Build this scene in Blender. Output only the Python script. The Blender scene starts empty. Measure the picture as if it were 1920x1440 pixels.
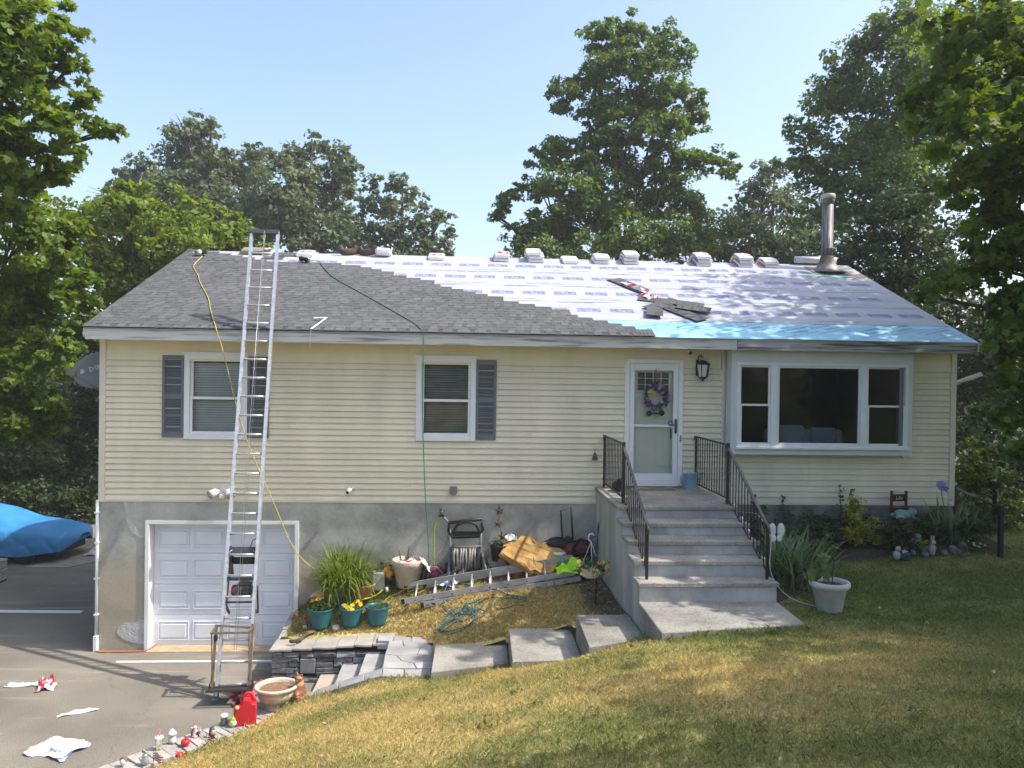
import bpy, bmesh, math, random
import numpy as np
from mathutils import Vector, Matrix, Euler
random.seed(7); RNG = np.random.default_rng(7)
D = bpy.data; SC = bpy.context.scene; COL = SC.collection
PI = math.pi
# ------------------------------------------------------------ camera
cam_d = D.cameras.new('camera'); cam = D.objects.new('camera', cam_d); COL.objects.link(cam); SC.camera = cam
cam_d.sensor_width = 36.0; cam_d.lens = 36.0*1442/1920; cam_d.clip_start = .1; cam_d.clip_end = 900
def cam_axes(yaw, pitch, roll):
    cy, sy, cp, sp, cr, sr = math.cos(yaw), math.sin(yaw), math.cos(pitch), math.sin(pitch), math.cos(roll), math.sin(roll)
    f = Vector((-sy*cp, cy*cp, sp)); r0 = Vector((cy, sy, 0)); u0 = r0.cross(f)
    return cr*r0+sr*u0, -sr*r0+cr*u0, f
CAMP = Vector((6.1074, -13.1695, 4.6610))
_r, _u, _f = cam_axes(-5.68737682e-02, -8.91053726e-03, 1.42540159e-02)
_m = Matrix((( _r.x, _u.x, -_f.x, CAMP.x), (_r.y, _u.y, -_f.y, CAMP.y), (_r.z, _u.z, -_f.z, CAMP.z), (0, 0, 0, 1)))
cam.matrix_world = _m
# ------------------------------------------------------------ sky, sun, exposure
SUN = Vector((.60, -.115, .79)).normalized()
W = D.worlds.new('World'); SC.world = W; W.use_nodes = True
_n = W.node_tree.nodes; _n.clear()
sky = _n.new('ShaderNodeTexSky'); sky.sky_type = 'NISHITA'; sky.sun_disc = False
sky.sun_elevation = math.asin(SUN.z); sky.sun_rotation = math.atan2(SUN.x, SUN.y)
sky.air_density = 1.0; sky.dust_density = 3.5; sky.ozone_density = 1.0; sky.altitude = 100
bg = _n.new('ShaderNodeBackground'); bg.inputs[1].default_value = .15
wo = _n.new('ShaderNodeOutputWorld')
W.node_tree.links.new(sky.outputs[0], bg.inputs[0]); W.node_tree.links.new(bg.outputs[0], wo.inputs[0])
sun_d = D.lights.new('sun', 'SUN'); sun_d.energy = 2.75; sun_d.angle = math.radians(.55); sun_d.color = (1, .93, .82)
sun_o = D.objects.new('sun', sun_d); COL.objects.link(sun_o)
sun_o.rotation_euler = (-SUN).to_track_quat('-Z', 'Y').to_euler(); sun_o.location = (20, -5, 30)
SC.view_settings.view_transform = 'Standard'; SC.view_settings.look = 'None'
SC.view_settings.exposure = 1.15; SC.view_settings.gamma = 1; SC.view_settings.use_curve_mapping = False
SC.render.engine = 'CYCLES'
SC.cycles.max_bounces = 8; SC.cycles.diffuse_bounces = 4; SC.cycles.glossy_bounces = 3
SC.cycles.transmission_bounces = 6; SC.cycles.transparent_max_bounces = 8; SC.cycles.caustics_reflective = False
try:
    SC.cycles.use_denoising = True
except Exception: pass
# ------------------------------------------------------------ materials
MATS = {}
def _nt(m):
    m.use_nodes = True; nt = m.node_tree; nt.nodes.clear()
    return nt, nt.nodes, nt.links
def mat(name, col, rough=.6, var=.12, scale=6., bump=0., bscale=60., metal=0., spec=.4, col2=None, rand=0., detail=5., stretch=None, contrast=(.3, .7), subs=0., coat=0., stain=None):
    """principled surface: colour wanders between col and col2 with noise, fine bump, per-object value shift"""
    if name in MATS: return MATS[name]
    m = D.materials.new(name); MATS[name] = m
    nt, N, L = _nt(m)
    out = N.new('ShaderNodeOutputMaterial'); p = N.new('ShaderNodeBsdfPrincipled'); L.new(p.outputs[0], out.inputs[0])
    p.inputs['Roughness'].default_value = rough; p.inputs['Metallic'].default_value = metal
    p.inputs['Specular IOR Level'].default_value = spec
    if coat: p.inputs['Coat Weight'].default_value = coat
    tc = N.new('ShaderNodeTexCoord'); vec = tc.outputs['Object']
    if stretch:
        mp = N.new('ShaderNodeMapping'); mp.inputs['Scale'].default_value = stretch; L.new(vec, mp.inputs[0]); vec = mp.outputs[0]
    nz = N.new('ShaderNodeTexNoise'); nz.inputs['Scale'].default_value = scale; nz.inputs['Detail'].default_value = detail; L.new(vec, nz.inputs[0])
    rp = N.new('ShaderNodeMapRange'); rp.inputs[1].default_value = contrast[0]; rp.inputs[2].default_value = contrast[1]; L.new(nz.outputs[0], rp.inputs[0])
    mx = N.new('ShaderNodeMix'); mx.data_type = 'RGBA'; L.new(rp.outputs[0], mx.inputs[0])
    c1 = tuple(col)
    if col2 is None:
        a = tuple(max(0, c*(1-var)) for c in c1); b = tuple(min(1, c*(1+var)) for c in c1)
    else: a, b = c1, tuple(col2)
    mx.inputs[6].default_value = (*a, 1); mx.inputs[7].default_value = (*b, 1)
    cout = mx.outputs[2]
    if stain:      # weathering: (scale vector, darkest, lightest) large soft streaks over the base colour
        ms_ = N.new('ShaderNodeMapping'); ms_.inputs['Scale'].default_value = stain[0]; L.new(tc.outputs['Object'], ms_.inputs[0])
        ns = N.new('ShaderNodeTexNoise'); ns.inputs['Scale'].default_value = 1; ns.inputs['Detail'].default_value = 7; ns.inputs['Roughness'].default_value = .62; L.new(ms_.outputs[0], ns.inputs[0])
        rs = N.new('ShaderNodeMapRange'); rs.inputs[1].default_value = .34; rs.inputs[2].default_value = .62; rs.inputs[3].default_value = stain[1]; rs.inputs[4].default_value = stain[2]; L.new(ns.outputs[0], rs.inputs[0])
        hs_ = N.new('ShaderNodeHueSaturation'); L.new(rs.outputs[0], hs_.inputs['Value']); L.new(cout, hs_.inputs['Color']); cout = hs_.outputs[0]
    if rand:
        oi = N.new('ShaderNodeObjectInfo'); hv = N.new('ShaderNodeHueSaturation')
        mr = N.new('ShaderNodeMapRange'); mr.inputs[3].default_value = 1-rand; mr.inputs[4].default_value = 1+rand
        L.new(oi.outputs['Random'], mr.inputs[0]); L.new(mr.outputs[0], hv.inputs['Value']); L.new(cout, hv.inputs['Color']); cout = hv.outputs[0]
    L.new(cout, p.inputs['Base Color'])
    if bump:
        nb = N.new('ShaderNodeTexNoise'); nb.inputs['Scale'].default_value = bscale; nb.inputs['Detail'].default_value = 4; L.new(vec, nb.inputs[0])
        bp = N.new('ShaderNodeBump'); bp.inputs['Strength'].default_value = bump; bp.inputs['Distance'].default_value = .02; L.new(nb.outputs[0], bp.inputs['Height']); L.new(bp.outputs[0], p.inputs['Normal'])
    m['p'] = 1
    return m
def nodes_of(m):
    return m.node_tree, m.node_tree.nodes, m.node_tree.links
def leafmat(name, c1, c2, trans=.35, rough=.5):
    """leaf: colour per leaf from the face attribute rnd, diffuse + light through the blade"""
    m = D.materials.new(name); MATS[name] = m
    nt, N, L = _nt(m)
    out = N.new('ShaderNodeOutputMaterial'); p = N.new('ShaderNodeBsdfPrincipled'); t = N.new('ShaderNodeBsdfTranslucent'); ms = N.new('ShaderNodeMixShader')
    p.inputs['Roughness'].default_value = rough; p.inputs['Specular IOR Level'].default_value = .3
    at = N.new('ShaderNodeAttribute'); at.attribute_name = 'rnd'
    mx = N.new('ShaderNodeMix'); mx.data_type = 'RGBA'; mx.inputs[6].default_value = (*c1, 1); mx.inputs[7].default_value = (*c2, 1)
    L.new(at.outputs['Fac'], mx.inputs[0]); L.new(mx.outputs[2], p.inputs['Base Color'])
    hs = N.new('ShaderNodeHueSaturation'); hs.inputs['Hue'].default_value = .475; hs.inputs['Saturation'].default_value = 1.15; hs.inputs['Value'].default_value = 1.5
    L.new(mx.outputs[2], hs.inputs['Color']); L.new(hs.outputs[0], t.inputs[0])
    ms.inputs[0].default_value = trans; L.new(p.outputs[0], ms.inputs[1]); L.new(t.outputs[0], ms.inputs[2]); L.new(ms.outputs[0], out.inputs[0])
    return m
def attrmat(name, rough=.8, trans=0.):
    """colour from the face colour attribute Col (grass, flowers, mixed litter)"""
    m = D.materials.new(name); MATS[name] = m
    nt, N, L = _nt(m)
    out = N.new('ShaderNodeOutputMaterial'); p = N.new('ShaderNodeBsdfPrincipled'); p.inputs['Roughness'].default_value = rough; p.inputs['Specular IOR Level'].default_value = .2
    at = N.new('ShaderNodeAttribute'); at.attribute_name = 'Col'; L.new(at.outputs['Color'], p.inputs['Base Color'])
    if trans:
        t = N.new('ShaderNodeBsdfTranslucent'); ms = N.new('ShaderNodeMixShader'); ms.inputs[0].default_value = trans
        L.new(at.outputs['Color'], t.inputs[0]); L.new(p.outputs[0], ms.inputs[1]); L.new(t.outputs[0], ms.inputs[2]); L.new(ms.outputs[0], out.inputs[0])
    else: L.new(p.outputs[0], out.inputs[0])
    return m
def glassmat(name, tint=(.9, .95, .95), refl=1.0, dark=0.):
    m = D.materials.new(name); MATS[name] = m
    nt, N, L = _nt(m)
    out = N.new('ShaderNodeOutputMaterial'); tr = N.new('ShaderNodeBsdfTransparent'); tr.inputs[0].default_value = (*tint, 1)
    gl = N.new('ShaderNodeBsdfGlossy'); gl.inputs['Roughness'].default_value = .015
    fr = N.new('ShaderNodeFresnel'); fr.inputs[0].default_value = 1.5
    mu = N.new('ShaderNodeMath'); mu.operation = 'MULTIPLY'; mu.inputs[1].default_value = refl; L.new(fr.outputs[0], mu.inputs[0])
    # old float glass: slight waviness
    tc = N.new('ShaderNodeTexCoord'); nz = N.new('ShaderNodeTexNoise'); nz.inputs['Scale'].default_value = 2.2; nz.inputs['Detail'].default_value = 2; L.new(tc.outputs['Object'], nz.inputs[0])
    bp = N.new('ShaderNodeBump'); bp.inputs['Strength'].default_value = .25; bp.inputs['Distance'].default_value = .05; L.new(nz.outputs[0], bp.inputs['Height']); L.new(bp.outputs[0], gl.inputs['Normal'])
    ms = N.new('ShaderNodeMixShader'); L.new(mu.outputs[0], ms.inputs[0]); L.new(tr.outputs[0], ms.inputs[1]); L.new(gl.outputs[0], ms.inputs[2]); L.new(ms.outputs[0], out.inputs[0])
    return m
# ------------------------------------------------------------ mesh builder
def rotm(rx=0, ry=0, rz=0): return Euler((rx, ry, rz)).to_matrix()
class MB:
    def __init__(s): s.v = []; s.f = []; s.mi = []; s.m = 0; s.sm = []
    def use(s, m): s.m = m; return s
    def add(s, vs, fs, smooth=False):
        o = len(s.v); s.v += [tuple(v) for v in vs]
        for f in fs: s.f.append(tuple(i+o for i in f)); s.mi.append(s.m); s.sm.append(smooth)
        return s
    def box(s, c, d, r=None, bev=0.):
        x, y, z = d[0]/2, d[1]/2, d[2]/2
        if bev:
            b = min(bev, x*.9, y*.9, z*.9); vs = []
            for sx in (-1, 1):
                for sy in (-1, 1):
                    for sz in (-1, 1):
                        vs += [(sx*(x-b), sy*(y-b), sz*z), (sx*(x-b), sy*y, sz*(z-b)), (sx*x, sy*(y-b), sz*(z-b))]
            def ix(a, b_, c_, k): return ((a*2+b_)*2+c_)*3+k
            fs = []
            for c_ in (0, 1): fs.append([ix(0, 0, c_, 0), ix(1, 0, c_, 0), ix(1, 1, c_, 0), ix(0, 1, c_, 0)][::(1 if c_ else -1)])
            for b_ in (0, 1): fs.append([ix(0, b_, 0, 1), ix(1, b_, 0, 1), ix(1, b_, 1, 1), ix(0, b_, 1, 1)][::(-1 if b_ else 1)])
            for a in (0, 1): fs.append([ix(a, 0, 0, 2), ix(a, 1, 0, 2), ix(a, 1, 1, 2), ix(a, 0, 1, 2)][::(1 if a else -1)])
            for b_ in (0, 1):
                for c_ in (0, 1): fs.append([ix(0, b_, c_, 0), ix(1, b_, c_, 0), ix(1, b_, c_, 1), ix(0, b_, c_, 1)])
            for a in (0, 1):
                for c_ in (0, 1): fs.append([ix(a, 0, c_, 0), ix(a, 1, c_, 0), ix(a, 1, c_, 2), ix(a, 0, c_, 2)])
            for a in (0, 1):
                for b_ in (0, 1): fs.append([ix(a, b_, 0, 1), ix(a, b_, 1, 1), ix(a, b_, 1, 2), ix(a, b_, 0, 2)])
            for a in (0, 1):
                for b_ in (0, 1):
                    for c_ in (0, 1): fs.append([ix(a, b_, c_, k) for k in range(3)])
        else:
            vs = [(sx*x, sy*y, sz*z) for sx in (-1, 1) for sy in (-1, 1) for sz in (-1, 1)]
            fs = [(0, 1, 3, 2), (4, 6, 7, 5), (0, 4, 5, 1), (2, 3, 7, 6), (0, 2, 6, 4), (1, 5, 7, 3)]
        c = Vector(c)
        if r is not None:
            R = r if isinstance(r, Matrix) else rotm(*r)
            vs = [R @ Vector(v) + c for v in vs]
        else: vs = [Vector(v)+c for v in vs]
        return s.add(vs, fs)
    def bx(s, x0, x1, y0, y1, z0, z1, bev=0.):
        return s.box(((x0+x1)/2, (y0+y1)/2, (z0+z1)/2), (abs(x1-x0), abs(y1-y0), abs(z1-z0)), None, bev)
    def ring(s, pts, rads, n=8, cap=True, smooth=True, flat=1.):
        """tube through pts with radius list"""
        P = [Vector(p) for p in pts]; k = len(P)
        if not hasattr(rads, '__len__'): rads = [rads]*k
        up = None; vs = []
        for i in range(k):
            t = (P[min(i+1, k-1)]-P[max(i-1, 0)])
            t = t.normalized() if t.length > 1e-9 else Vector((0, 0, 1))
            if up is None:
                up = Vector((0, 0, 1)) if abs(t.z) < .9 else Vector((1, 0, 0))
            a = up - t*up.dot(t)
            if a.length < 1e-6: a = t.orthogonal()
            a.normalize(); up = a; b = t.cross(a)
            for j in range(n):
                q = 2*PI*j/n; vs.append(P[i]+(a*math.cos(q)*flat+b*math.sin(q))*rads[i])
        fs = [(i*n+j, i*n+(j+1) % n, (i+1)*n+(j+1) % n, (i+1)*n+j) for i in range(k-1) for j in range(n)]
        if cap: fs += [tuple(range(n))[::-1], tuple((k-1)*n+j for j in range(n))]
        return s.add(vs, fs, smooth)
    def cyl(s, a, b, r, r2=None, n=12): return s.ring([a, b], [r, r if r2 is None else r2], n)
    def lathe(s, prof, c=(0, 0, 0), n=24, cap=True, smooth=True, wob=0, sx=1., sy=1.):
        c = Vector(c); vs = []; k = len(prof)
        for (r, z) in prof:
            for j in range(n):
                q = 2*PI*j/n; rr = r*(1+wob*math.sin(q*n/2)) if wob else r
                vs.append(c+Vector((rr*math.cos(q)*sx, rr*math.sin(q)*sy, z)))
        fs = [(i*n+j, i*n+(j+1) % n, (i+1)*n+(j+1) % n, (i+1)*n+j) for i in range(k-1) for j in range(n)]
        if cap:
            fs += [tuple(range(n))[::-1], tuple((k-1)*n+j for j in range(n))]
        return s.add(vs, fs, smooth)
    def prism(s, poly, z0, z1, M=None):
        n = len(poly); vs = [Vector((x, y, z0)) for x, y in poly]+[Vector((x, y, z1)) for x, y in poly]
        if M is not None: vs = [M @ v for v in vs]
        fs = [tuple(range(n))[::-1], tuple(range(n, 2*n))]+[(i, (i+1) % n, n+(i+1) % n, n+i) for i in range(n)]
        return s.add(vs, fs)
    def ell(s, c, r, nu=12, nv=8, M=None, jit=0.):
        vs = []; c = Vector(c)
        for i in range(nv+1):
            th = PI*i/nv
            for j in range(nu):
                ph = 2*PI*j/nu; k = 1+(random.uniform(-jit, jit) if jit else 0)
                v = Vector((r[0]*math.sin(th)*math.cos(ph)*k, r[1]*math.sin(th)*math.sin(ph)*k, r[2]*math.cos(th)*k))
                vs.append((M @ v if M is not None else v)+c)
        fs = [(i*nu+j, (i+1)*nu+j, (i+1)*nu+(j+1) % nu, i*nu+(j+1) % nu) for i in range(nv) for j in range(nu)]
        return s.add(vs, fs, True)
    def xform(s, M):
        s.v = [tuple(M @ Vector(v)) for v in s.v]; return s
    def mesh(s, name, mats):
        me = D.meshes.new(name); me.from_pydata(s.v, [], s.f)
        for m in (mats if isinstance(mats, (list, tuple)) else [mats]): me.materials.append(m)
        me.polygons.foreach_set('material_index', s.mi); me.polygons.foreach_set('use_smooth', s.sm); me.update()
        return me
    def build(s, name, mats, parent=None, loc=None, rot=None, fix=True):
        me = s.mesh(name, mats)
        if fix:
            b = bmesh.new(); b.from_mesh(me); bmesh.ops.recalc_face_normals(b, faces=b.faces); b.to_mesh(me); b.free()
        return link(name, me, parent, loc, rot)
def link(name, me, parent=None, loc=None, rot=None):
    o = D.objects.new(name, me); COL.objects.link(o)
    if parent is not None: o.parent = parent
    if loc is not None: o.location = loc
    if rot is not None: o.rotation_euler = rot
    return o
def tag(o, label=None, cat=None, group=None, kind=None):
    if label: o['label'] = label
    if cat: o['category'] = cat
    if group: o['group'] = group
    if kind: o['kind'] = kind
    return o
def thing(name, label, cat, loc=(0, 0, 0), rz=0, group=None):
    o = D.objects.new(name, None); COL.objects.link(o); o.location = loc; o.rotation_euler = (0, 0, rz); o.empty_display_size = .1
    return tag(o, label, cat, group)
def dup(o, parent=None, mp=None):
    c = o.copy(); COL.objects.link(c)
    if parent is not None: c.parent = parent
    for ch in list(o.children): dup(ch, c)
    return c
def big_mesh(name, V, F4, matl, smooth=False, attrs=None, parent=None, nper=None):
    """fast mesh from numpy: V (n,3), F (m,k)"""
    me = D.meshes.new(name); k = F4.shape[1]; m = len(F4)
    me.vertices.add(len(V)); me.vertices.foreach_set('co', np.ascontiguousarray(V, dtype=np.float32).ravel())
    me.loops.add(m*k); me.loops.foreach_set('vertex_index', np.ascontiguousarray(F4, dtype=np.int32).ravel())
    me.polygons.add(m); me.polygons.foreach_set('loop_start', np.arange(0, m*k, k, dtype=np.int32))
    me.polygons.foreach_set('loop_total', np.full(m, k, dtype=np.int32))
    if smooth: me.polygons.foreach_set('use_smooth', np.ones(m, dtype=bool))
    me.materials.append(matl); me.update(calc_edges=True)
    for nm, arr in (attrs or {}).items():
        if arr.ndim == 1:
            a = me.attributes.new(nm, 'FLOAT', 'FACE'); a.data.foreach_set('value', arr.astype(np.float32))
        else:
            a = me.attributes.new(nm, 'FLOAT_COLOR', 'FACE')
            a.data.foreach_set('color', np.concatenate([arr, np.ones((len(arr), 1))], 1).astype(np.float32).ravel())
    return link(name, me, parent)
def text_mesh(txt, size, matl, depth=.002, bold=0.):
    cu = D.curves.new('lettering', 'FONT'); cu.body = txt; cu.size = size; cu.align_x = 'CENTER'; cu.align_y = 'CENTER'; cu.extrude = depth; cu.offset = bold
    cu.resolution_u = 2
    o = D.objects.new('lettering', cu); COL.objects.link(o)
    dg = bpy.context.evaluated_depsgraph_get(); me = D.meshes.new_from_object(o.evaluated_get(dg))
    D.objects.remove(o); D.curves.remove(cu); me.materials.clear(); me.materials.append(matl)
    return me
def mb_text(mb, txt, size, M, depth=.001, bold=0.):
    me = text_mesh(txt, size, None, depth, bold) if False else None
    cu = D.curves.new('lettering', 'FONT'); cu.body = txt; cu.size = size; cu.align_x = 'CENTER'; cu.align_y = 'CENTER'; cu.extrude = depth; cu.offset = bold; cu.resolution_u = 1
    o = D.objects.new('lettering', cu); COL.objects.link(o)
    dg = bpy.context.evaluated_depsgraph_get(); me = D.meshes.new_from_object(o.evaluated_get(dg))
    mb.add([M @ v.co for v in me.vertices], [tuple(p.vertices) for p in me.polygons])
    D.objects.remove(o); D.curves.remove(cu); D.meshes.remove(me)
def spline(pts, n=8):
    """catmull-rom through pts"""
    P = [Vector(p) for p in pts]; out = []
    for i in range(len(P)-1):
        a = P[max(i-1, 0)]; b = P[i]; c = P[i+1]; d = P[min(i+2, len(P)-1)]
        for j in range(n):
            t = j/n
            out.append(.5*((2*b)+(c-a)*t+(2*a-5*b+4*c-d)*t*t+(3*b-a-3*c+d)*t**3))
    out.append(P[-1]); return out
def lerp(a, b, t): return a+(b-a)*t
def noise2(x, y, seed=0):
    """cheap smooth value noise, numpy"""
    xi = np.floor(x).astype(int); yi = np.floor(y).astype(int); xf = x-xi; yf = y-yi
    def h(i, j):
        n = (i*374761393+j*668265263+seed*1442695041) & 0x7fffffff
        n = ((n ^ (n >> 13))*1274126177) & 0x7fffffff
        return ((n ^ (n >> 16)) & 0xffff)/65535.
    u = xf*xf*(3-2*xf); v = yf*yf*(3-2*yf)
    return (h(xi, yi)*(1-u)+h(xi+1, yi)*u)*(1-v)+(h(xi, yi+1)*(1-u)+h(xi+1, yi+1)*u)*v
def fbm(x, y, seed=0, o=3):
    s = 0; a = .5
    for i in range(o): s = s+a*noise2(x*2**i, y*2**i, seed+i); a *= .5
    return s/(1-.5**o)
# ------------------------------------------------------------ terrain heights
_cp = np.array([(-3, -14, .05), (-.5, -9, .05), (1.2, -5.95, .05), (2, -4.7, .05), (2.5, -4.06, .05), (2.89, -3.59, .05), (3.1, -3.35, .06), (3.42, -2.98, .06), (3.58, -2.58, .08), (3.9, -2.4, .18), (4.6, -2.65, .40),
    (4.95, -2.8, .58), (5.62, -2.9, .63), (6.2, -3.2, .78), (6.62, -3.1, .82), (6.75, -3.8, 1.08), (7.5, -3.75, 1.13), (7.65, -4.2, 1.40), (8.25, -4.0, 1.5), (8.4, -4.72, 1.74), (10.1, -4.45, 1.77), (10.2, -3.3, 1.78),
    (10.9, -3.8, 1.78), (13.1, -1.5, 1.84), (12, 0, 1.84), (14.7, 0, 1.98), (18, 0, 2.05), (30, 5, 2.3), (30, -15, 3.2), (15, -8, 2.5), (12, -13, 3.0), (6.1, -13.2, 3.02), (6.1, -16, 3.3),
    (1.5, -13.2, 1.6), (3.5, -8, 1.35), (8, -8, 2.35), (5.5, -5.5, 1.3), (40, -25, 4), (0, -20, 2.0), (-3, -18, .9), (15, 20, 2.2), (40, 25, 2.4)])
def _tps_fit(P, z, reg=.02):
    n = len(P); d = np.linalg.norm(P[:, None]-P[None], axis=2); K = np.where(d > 0, d*d*np.log(np.maximum(d, 1e-9)), 0)+reg*np.eye(n)
    Q = np.c_[np.ones(n), P]; A = np.block([[K, Q], [Q.T, np.zeros((3, 3))]])
    return np.linalg.solve(A, np.r_[z, 0, 0, 0])
_tw = _tps_fit(_cp[:, :2], _cp[:, 2])
def lawn_z(x, y):
    x = np.asarray(x, float); y = np.asarray(y, float); sh = x.shape; q = np.c_[x.ravel(), y.ravel()]
    d = np.linalg.norm(q[:, None]-_cp[None, :, :2], axis=2); K = np.where(d > 0, d*d*np.log(np.maximum(d, 1e-9)), 0)
    z = (K @ _tw[:-3]+_tw[-3]+q @ _tw[-2:])
    z = z+.018*(fbm(q[:, 0]*1.3, q[:, 1]*1.3, 3)-.5)
    return np.maximum(z, .02).reshape(sh)
_ex = np.array([-3, -.5, 1.2, 2, 2.5, 2.89, 3.1, 3.42, 3.57, 3.66, 3.9, 4.95, 5.67, 5.671, 6.69, 6.691, 7.57, 7.571, 8.31, 8.311, 10.14, 10.141, 45])
_ey = np.array([-14, -9, -5.95, -4.7, -4.06, -3.59, -3.35, -2.98, -2.62, -2.48, -2.4, -2.82, -2.86, -3.28, -3.0, -3.74, -3.68, -4.19, -3.87, -4.69, -4.41, -.01, -.01])
def lawn_edge(x): return np.interp(x, _ex, _ey)
_bx = np.array([3.2, 3.65, 4.5, 5.4, 6.35, 7.27, 8.4]); _bz = np.array([.62, .97, 1.20, 1.29, 1.34, 1.39, 1.46])
_fx = np.array([3.2, 5.0, 5.66, 5.67, 6.68, 6.69, 7.56, 7.57, 8.4]); _fy = np.array([-.95, -.97, -1.56, -2.18, -2.18, -2.43, -2.43, -2.90, -2.90]); _fz = np.array([.50, .58, .62, .80, .83, 1.08, 1.12, 1.40, 1.45])
_pc = np.array([(x, 0, z) for x, z in zip(_bx, _bz)]+[(3.2, -.96, .50), (4, -.97, .535), (5, -.97, .58), (5.5, -1.4, .62), (5.8, -2.15, .79), (6.4, -2.2, .84), (6.9, -2.45, 1.03), (7.4, -2.45, 1.14), (7.7, -2.9, 1.36), (8.3, -2.92, 1.46), (8.32, -1.4, 1.42), (3.25, -.5, .56), (4.4, -.5, .86), (6, -1.1, 1.02), (7, -1.2, 1.15)])
_pw = _tps_fit(_pc[:, :2], _pc[:, 2], .05)
def plant_z(x, y):
    x = np.asarray(x, float); y = np.asarray(y, float); sh = np.broadcast(x, y).shape; x, y = np.broadcast_to(x, sh), np.broadcast_to(y, sh); q = np.c_[x.ravel(), y.ravel()]
    d = np.linalg.norm(q[:, None]-_pc[None, :, :2], axis=2); K = np.where(d > 0, d*d*np.log(np.maximum(d, 1e-9)), 0)
    return (K @ _pw[:-3]+_pw[-3]+q @ _pw[-2:]).reshape(sh)+.02*(fbm(x*2, y*2, 8)-.5)
# ------------------------------------------------------------ ground, driveway, lawn, beds
m_ground = mat('earth_floor', (.035, .045, .02), .95, col2=(.07, .075, .035), scale=.8, bump=.4, bscale=9)
MB().add([(-110, -110, -.12), (110, -110, -.12), (110, 110, -.12), (-110, 110, -.12)], [(0, 1, 2, 3)]).build('ground', m_ground, fix=False)
tag(D.objects['ground'], kind='structure')
def asphalt():
    m = D.materials.new('asphalt'); nt, N, L = _nt(m)
    out = N.new('ShaderNodeOutputMaterial'); p = N.new('ShaderNodeBsdfPrincipled'); L.new(p.outputs[0], out.inputs[0]); p.inputs['Roughness'].default_value = .85; p.inputs['Specular IOR Level'].default_value = .3
    tc = N.new('ShaderNodeTexCoord')
    n1 = N.new('ShaderNodeTexNoise'); n1.inputs['Scale'].default_value = .55; n1.inputs['Detail'].default_value = 6; L.new(tc.outputs['Object'], n1.inputs[0])
    n2 = N.new('ShaderNodeTexNoise'); n2.inputs['Scale'].default_value = 70; n2.inputs['Detail'].default_value = 3; L.new(tc.outputs['Object'], n2.inputs[0])
    n3 = N.new('ShaderNodeTexVoronoi'); n3.inputs['Scale'].default_value = 110; L.new(tc.outputs['Object'], n3.inputs[0])
    r1 = N.new('ShaderNodeValToRGB'); r1.color_ramp.elements[0].color = (.15, .138, .122, 1); r1.color_ramp.elements[1].color = (.27, .25, .215, 1); r1.color_ramp.elements[0].position = .3; r1.color_ramp.elements[1].position = .72; L.new(n1.outputs[0], r1.inputs[0])
    mx = N.new('ShaderNodeMix'); mx.data_type = 'RGBA'; mx.blend_type = 'MULTIPLY'; mx.inputs[0].default_value = .75
    r2 = N.new('ShaderNodeValToRGB'); r2.color_ramp.elements[0].color = (.45, .45, .45, 1); r2.color_ramp.elements[1].color = (1.35, 1.33, 1.28, 1); r2.color_ramp.elements[0].position = .3; r2.color_ramp.elements[1].position = .7; L.new(n2.outputs[0], r2.inputs[0])
    L.new(r1.outputs[0], mx.inputs[6]); L.new(r2.outputs[0], mx.inputs[7])
    # chalky white scuffs drawn across the surface
    mp = N.new('ShaderNodeMapping'); mp.inputs['Rotation'].default_value = (0, 0, .6); mp.inputs['Scale'].default_value = (.35, 3.2, 1); L.new(tc.outputs['Object'], mp.inputs[0])
    n4 = N.new('ShaderNodeTexNoise'); n4.inputs['Scale'].default_value = 1.1; n4.inputs['Detail'].default_value = 7; L.new(mp.outputs[0], n4.inputs[0])
    r4 = N.new('ShaderNodeMapRange'); r4.inputs[1].default_value = .56; r4.inputs[2].default_value = .76; r4.inputs[4].default_value = .6; L.new(n4.outputs[0], r4.inputs[0])
    m4 = N.new('ShaderNodeMix'); m4.data_type = 'RGBA'; m4.inputs[7].default_value = (.4, .38, .34, 1); L.new(r4.outputs[0], m4.inputs[0]); L.new(mx.outputs[2], m4.inputs[6])
    # hairline cracks
    nw = N.new('ShaderNodeTexNoise'); nw.inputs['Scale'].default_value = 1.6; nw.inputs['Detail'].default_value = 5; L.new(tc.outputs['Object'], nw.inputs[0])
    wm = N.new('ShaderNodeMix'); wm.data_type = 'RGBA'; wm.blend_type = 'ADD'; wm.inputs[0].default_value = .8; L.new(tc.outputs['Object'], wm.inputs[6]); L.new(nw.outputs['Color'], wm.inputs[7])
    vc = N.new('ShaderNodeTexVoronoi'); vc.feature = 'DISTANCE_TO_EDGE'; vc.inputs['Scale'].default_value = .33; L.new(wm.outputs[2], vc.inputs['Vector'])
    cr = N.new('ShaderNodeMapRange'); cr.inputs[1].default_value = .0; cr.inputs[2].default_value = .004; cr.inputs[3].default_value = .28; cr.inputs[4].default_value = 0; L.new(vc.outputs['Distance'], cr.inputs[0])
    m6 = N.new('ShaderNodeMix'); m6.data_type = 'RGBA'; m6.inputs[7].default_value = (.045, .042, .04, 1); L.new(cr.outputs[0], m6.inputs[0]); L.new(m4.outputs[2], m6.inputs[6]); m4 = m6
    L.new(m4.outputs[2], p.inputs['Base Color'])
    bp = N.new('ShaderNodeBump'); bp.inputs['Strength'].default_value = .5; bp.inputs['Distance'].default_value = .006; L.new(n3.outputs[0], bp.inputs['Height']); L.new(bp.outputs[0], p.inputs['Normal'])
    return m
m_asph = asphalt()
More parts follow.
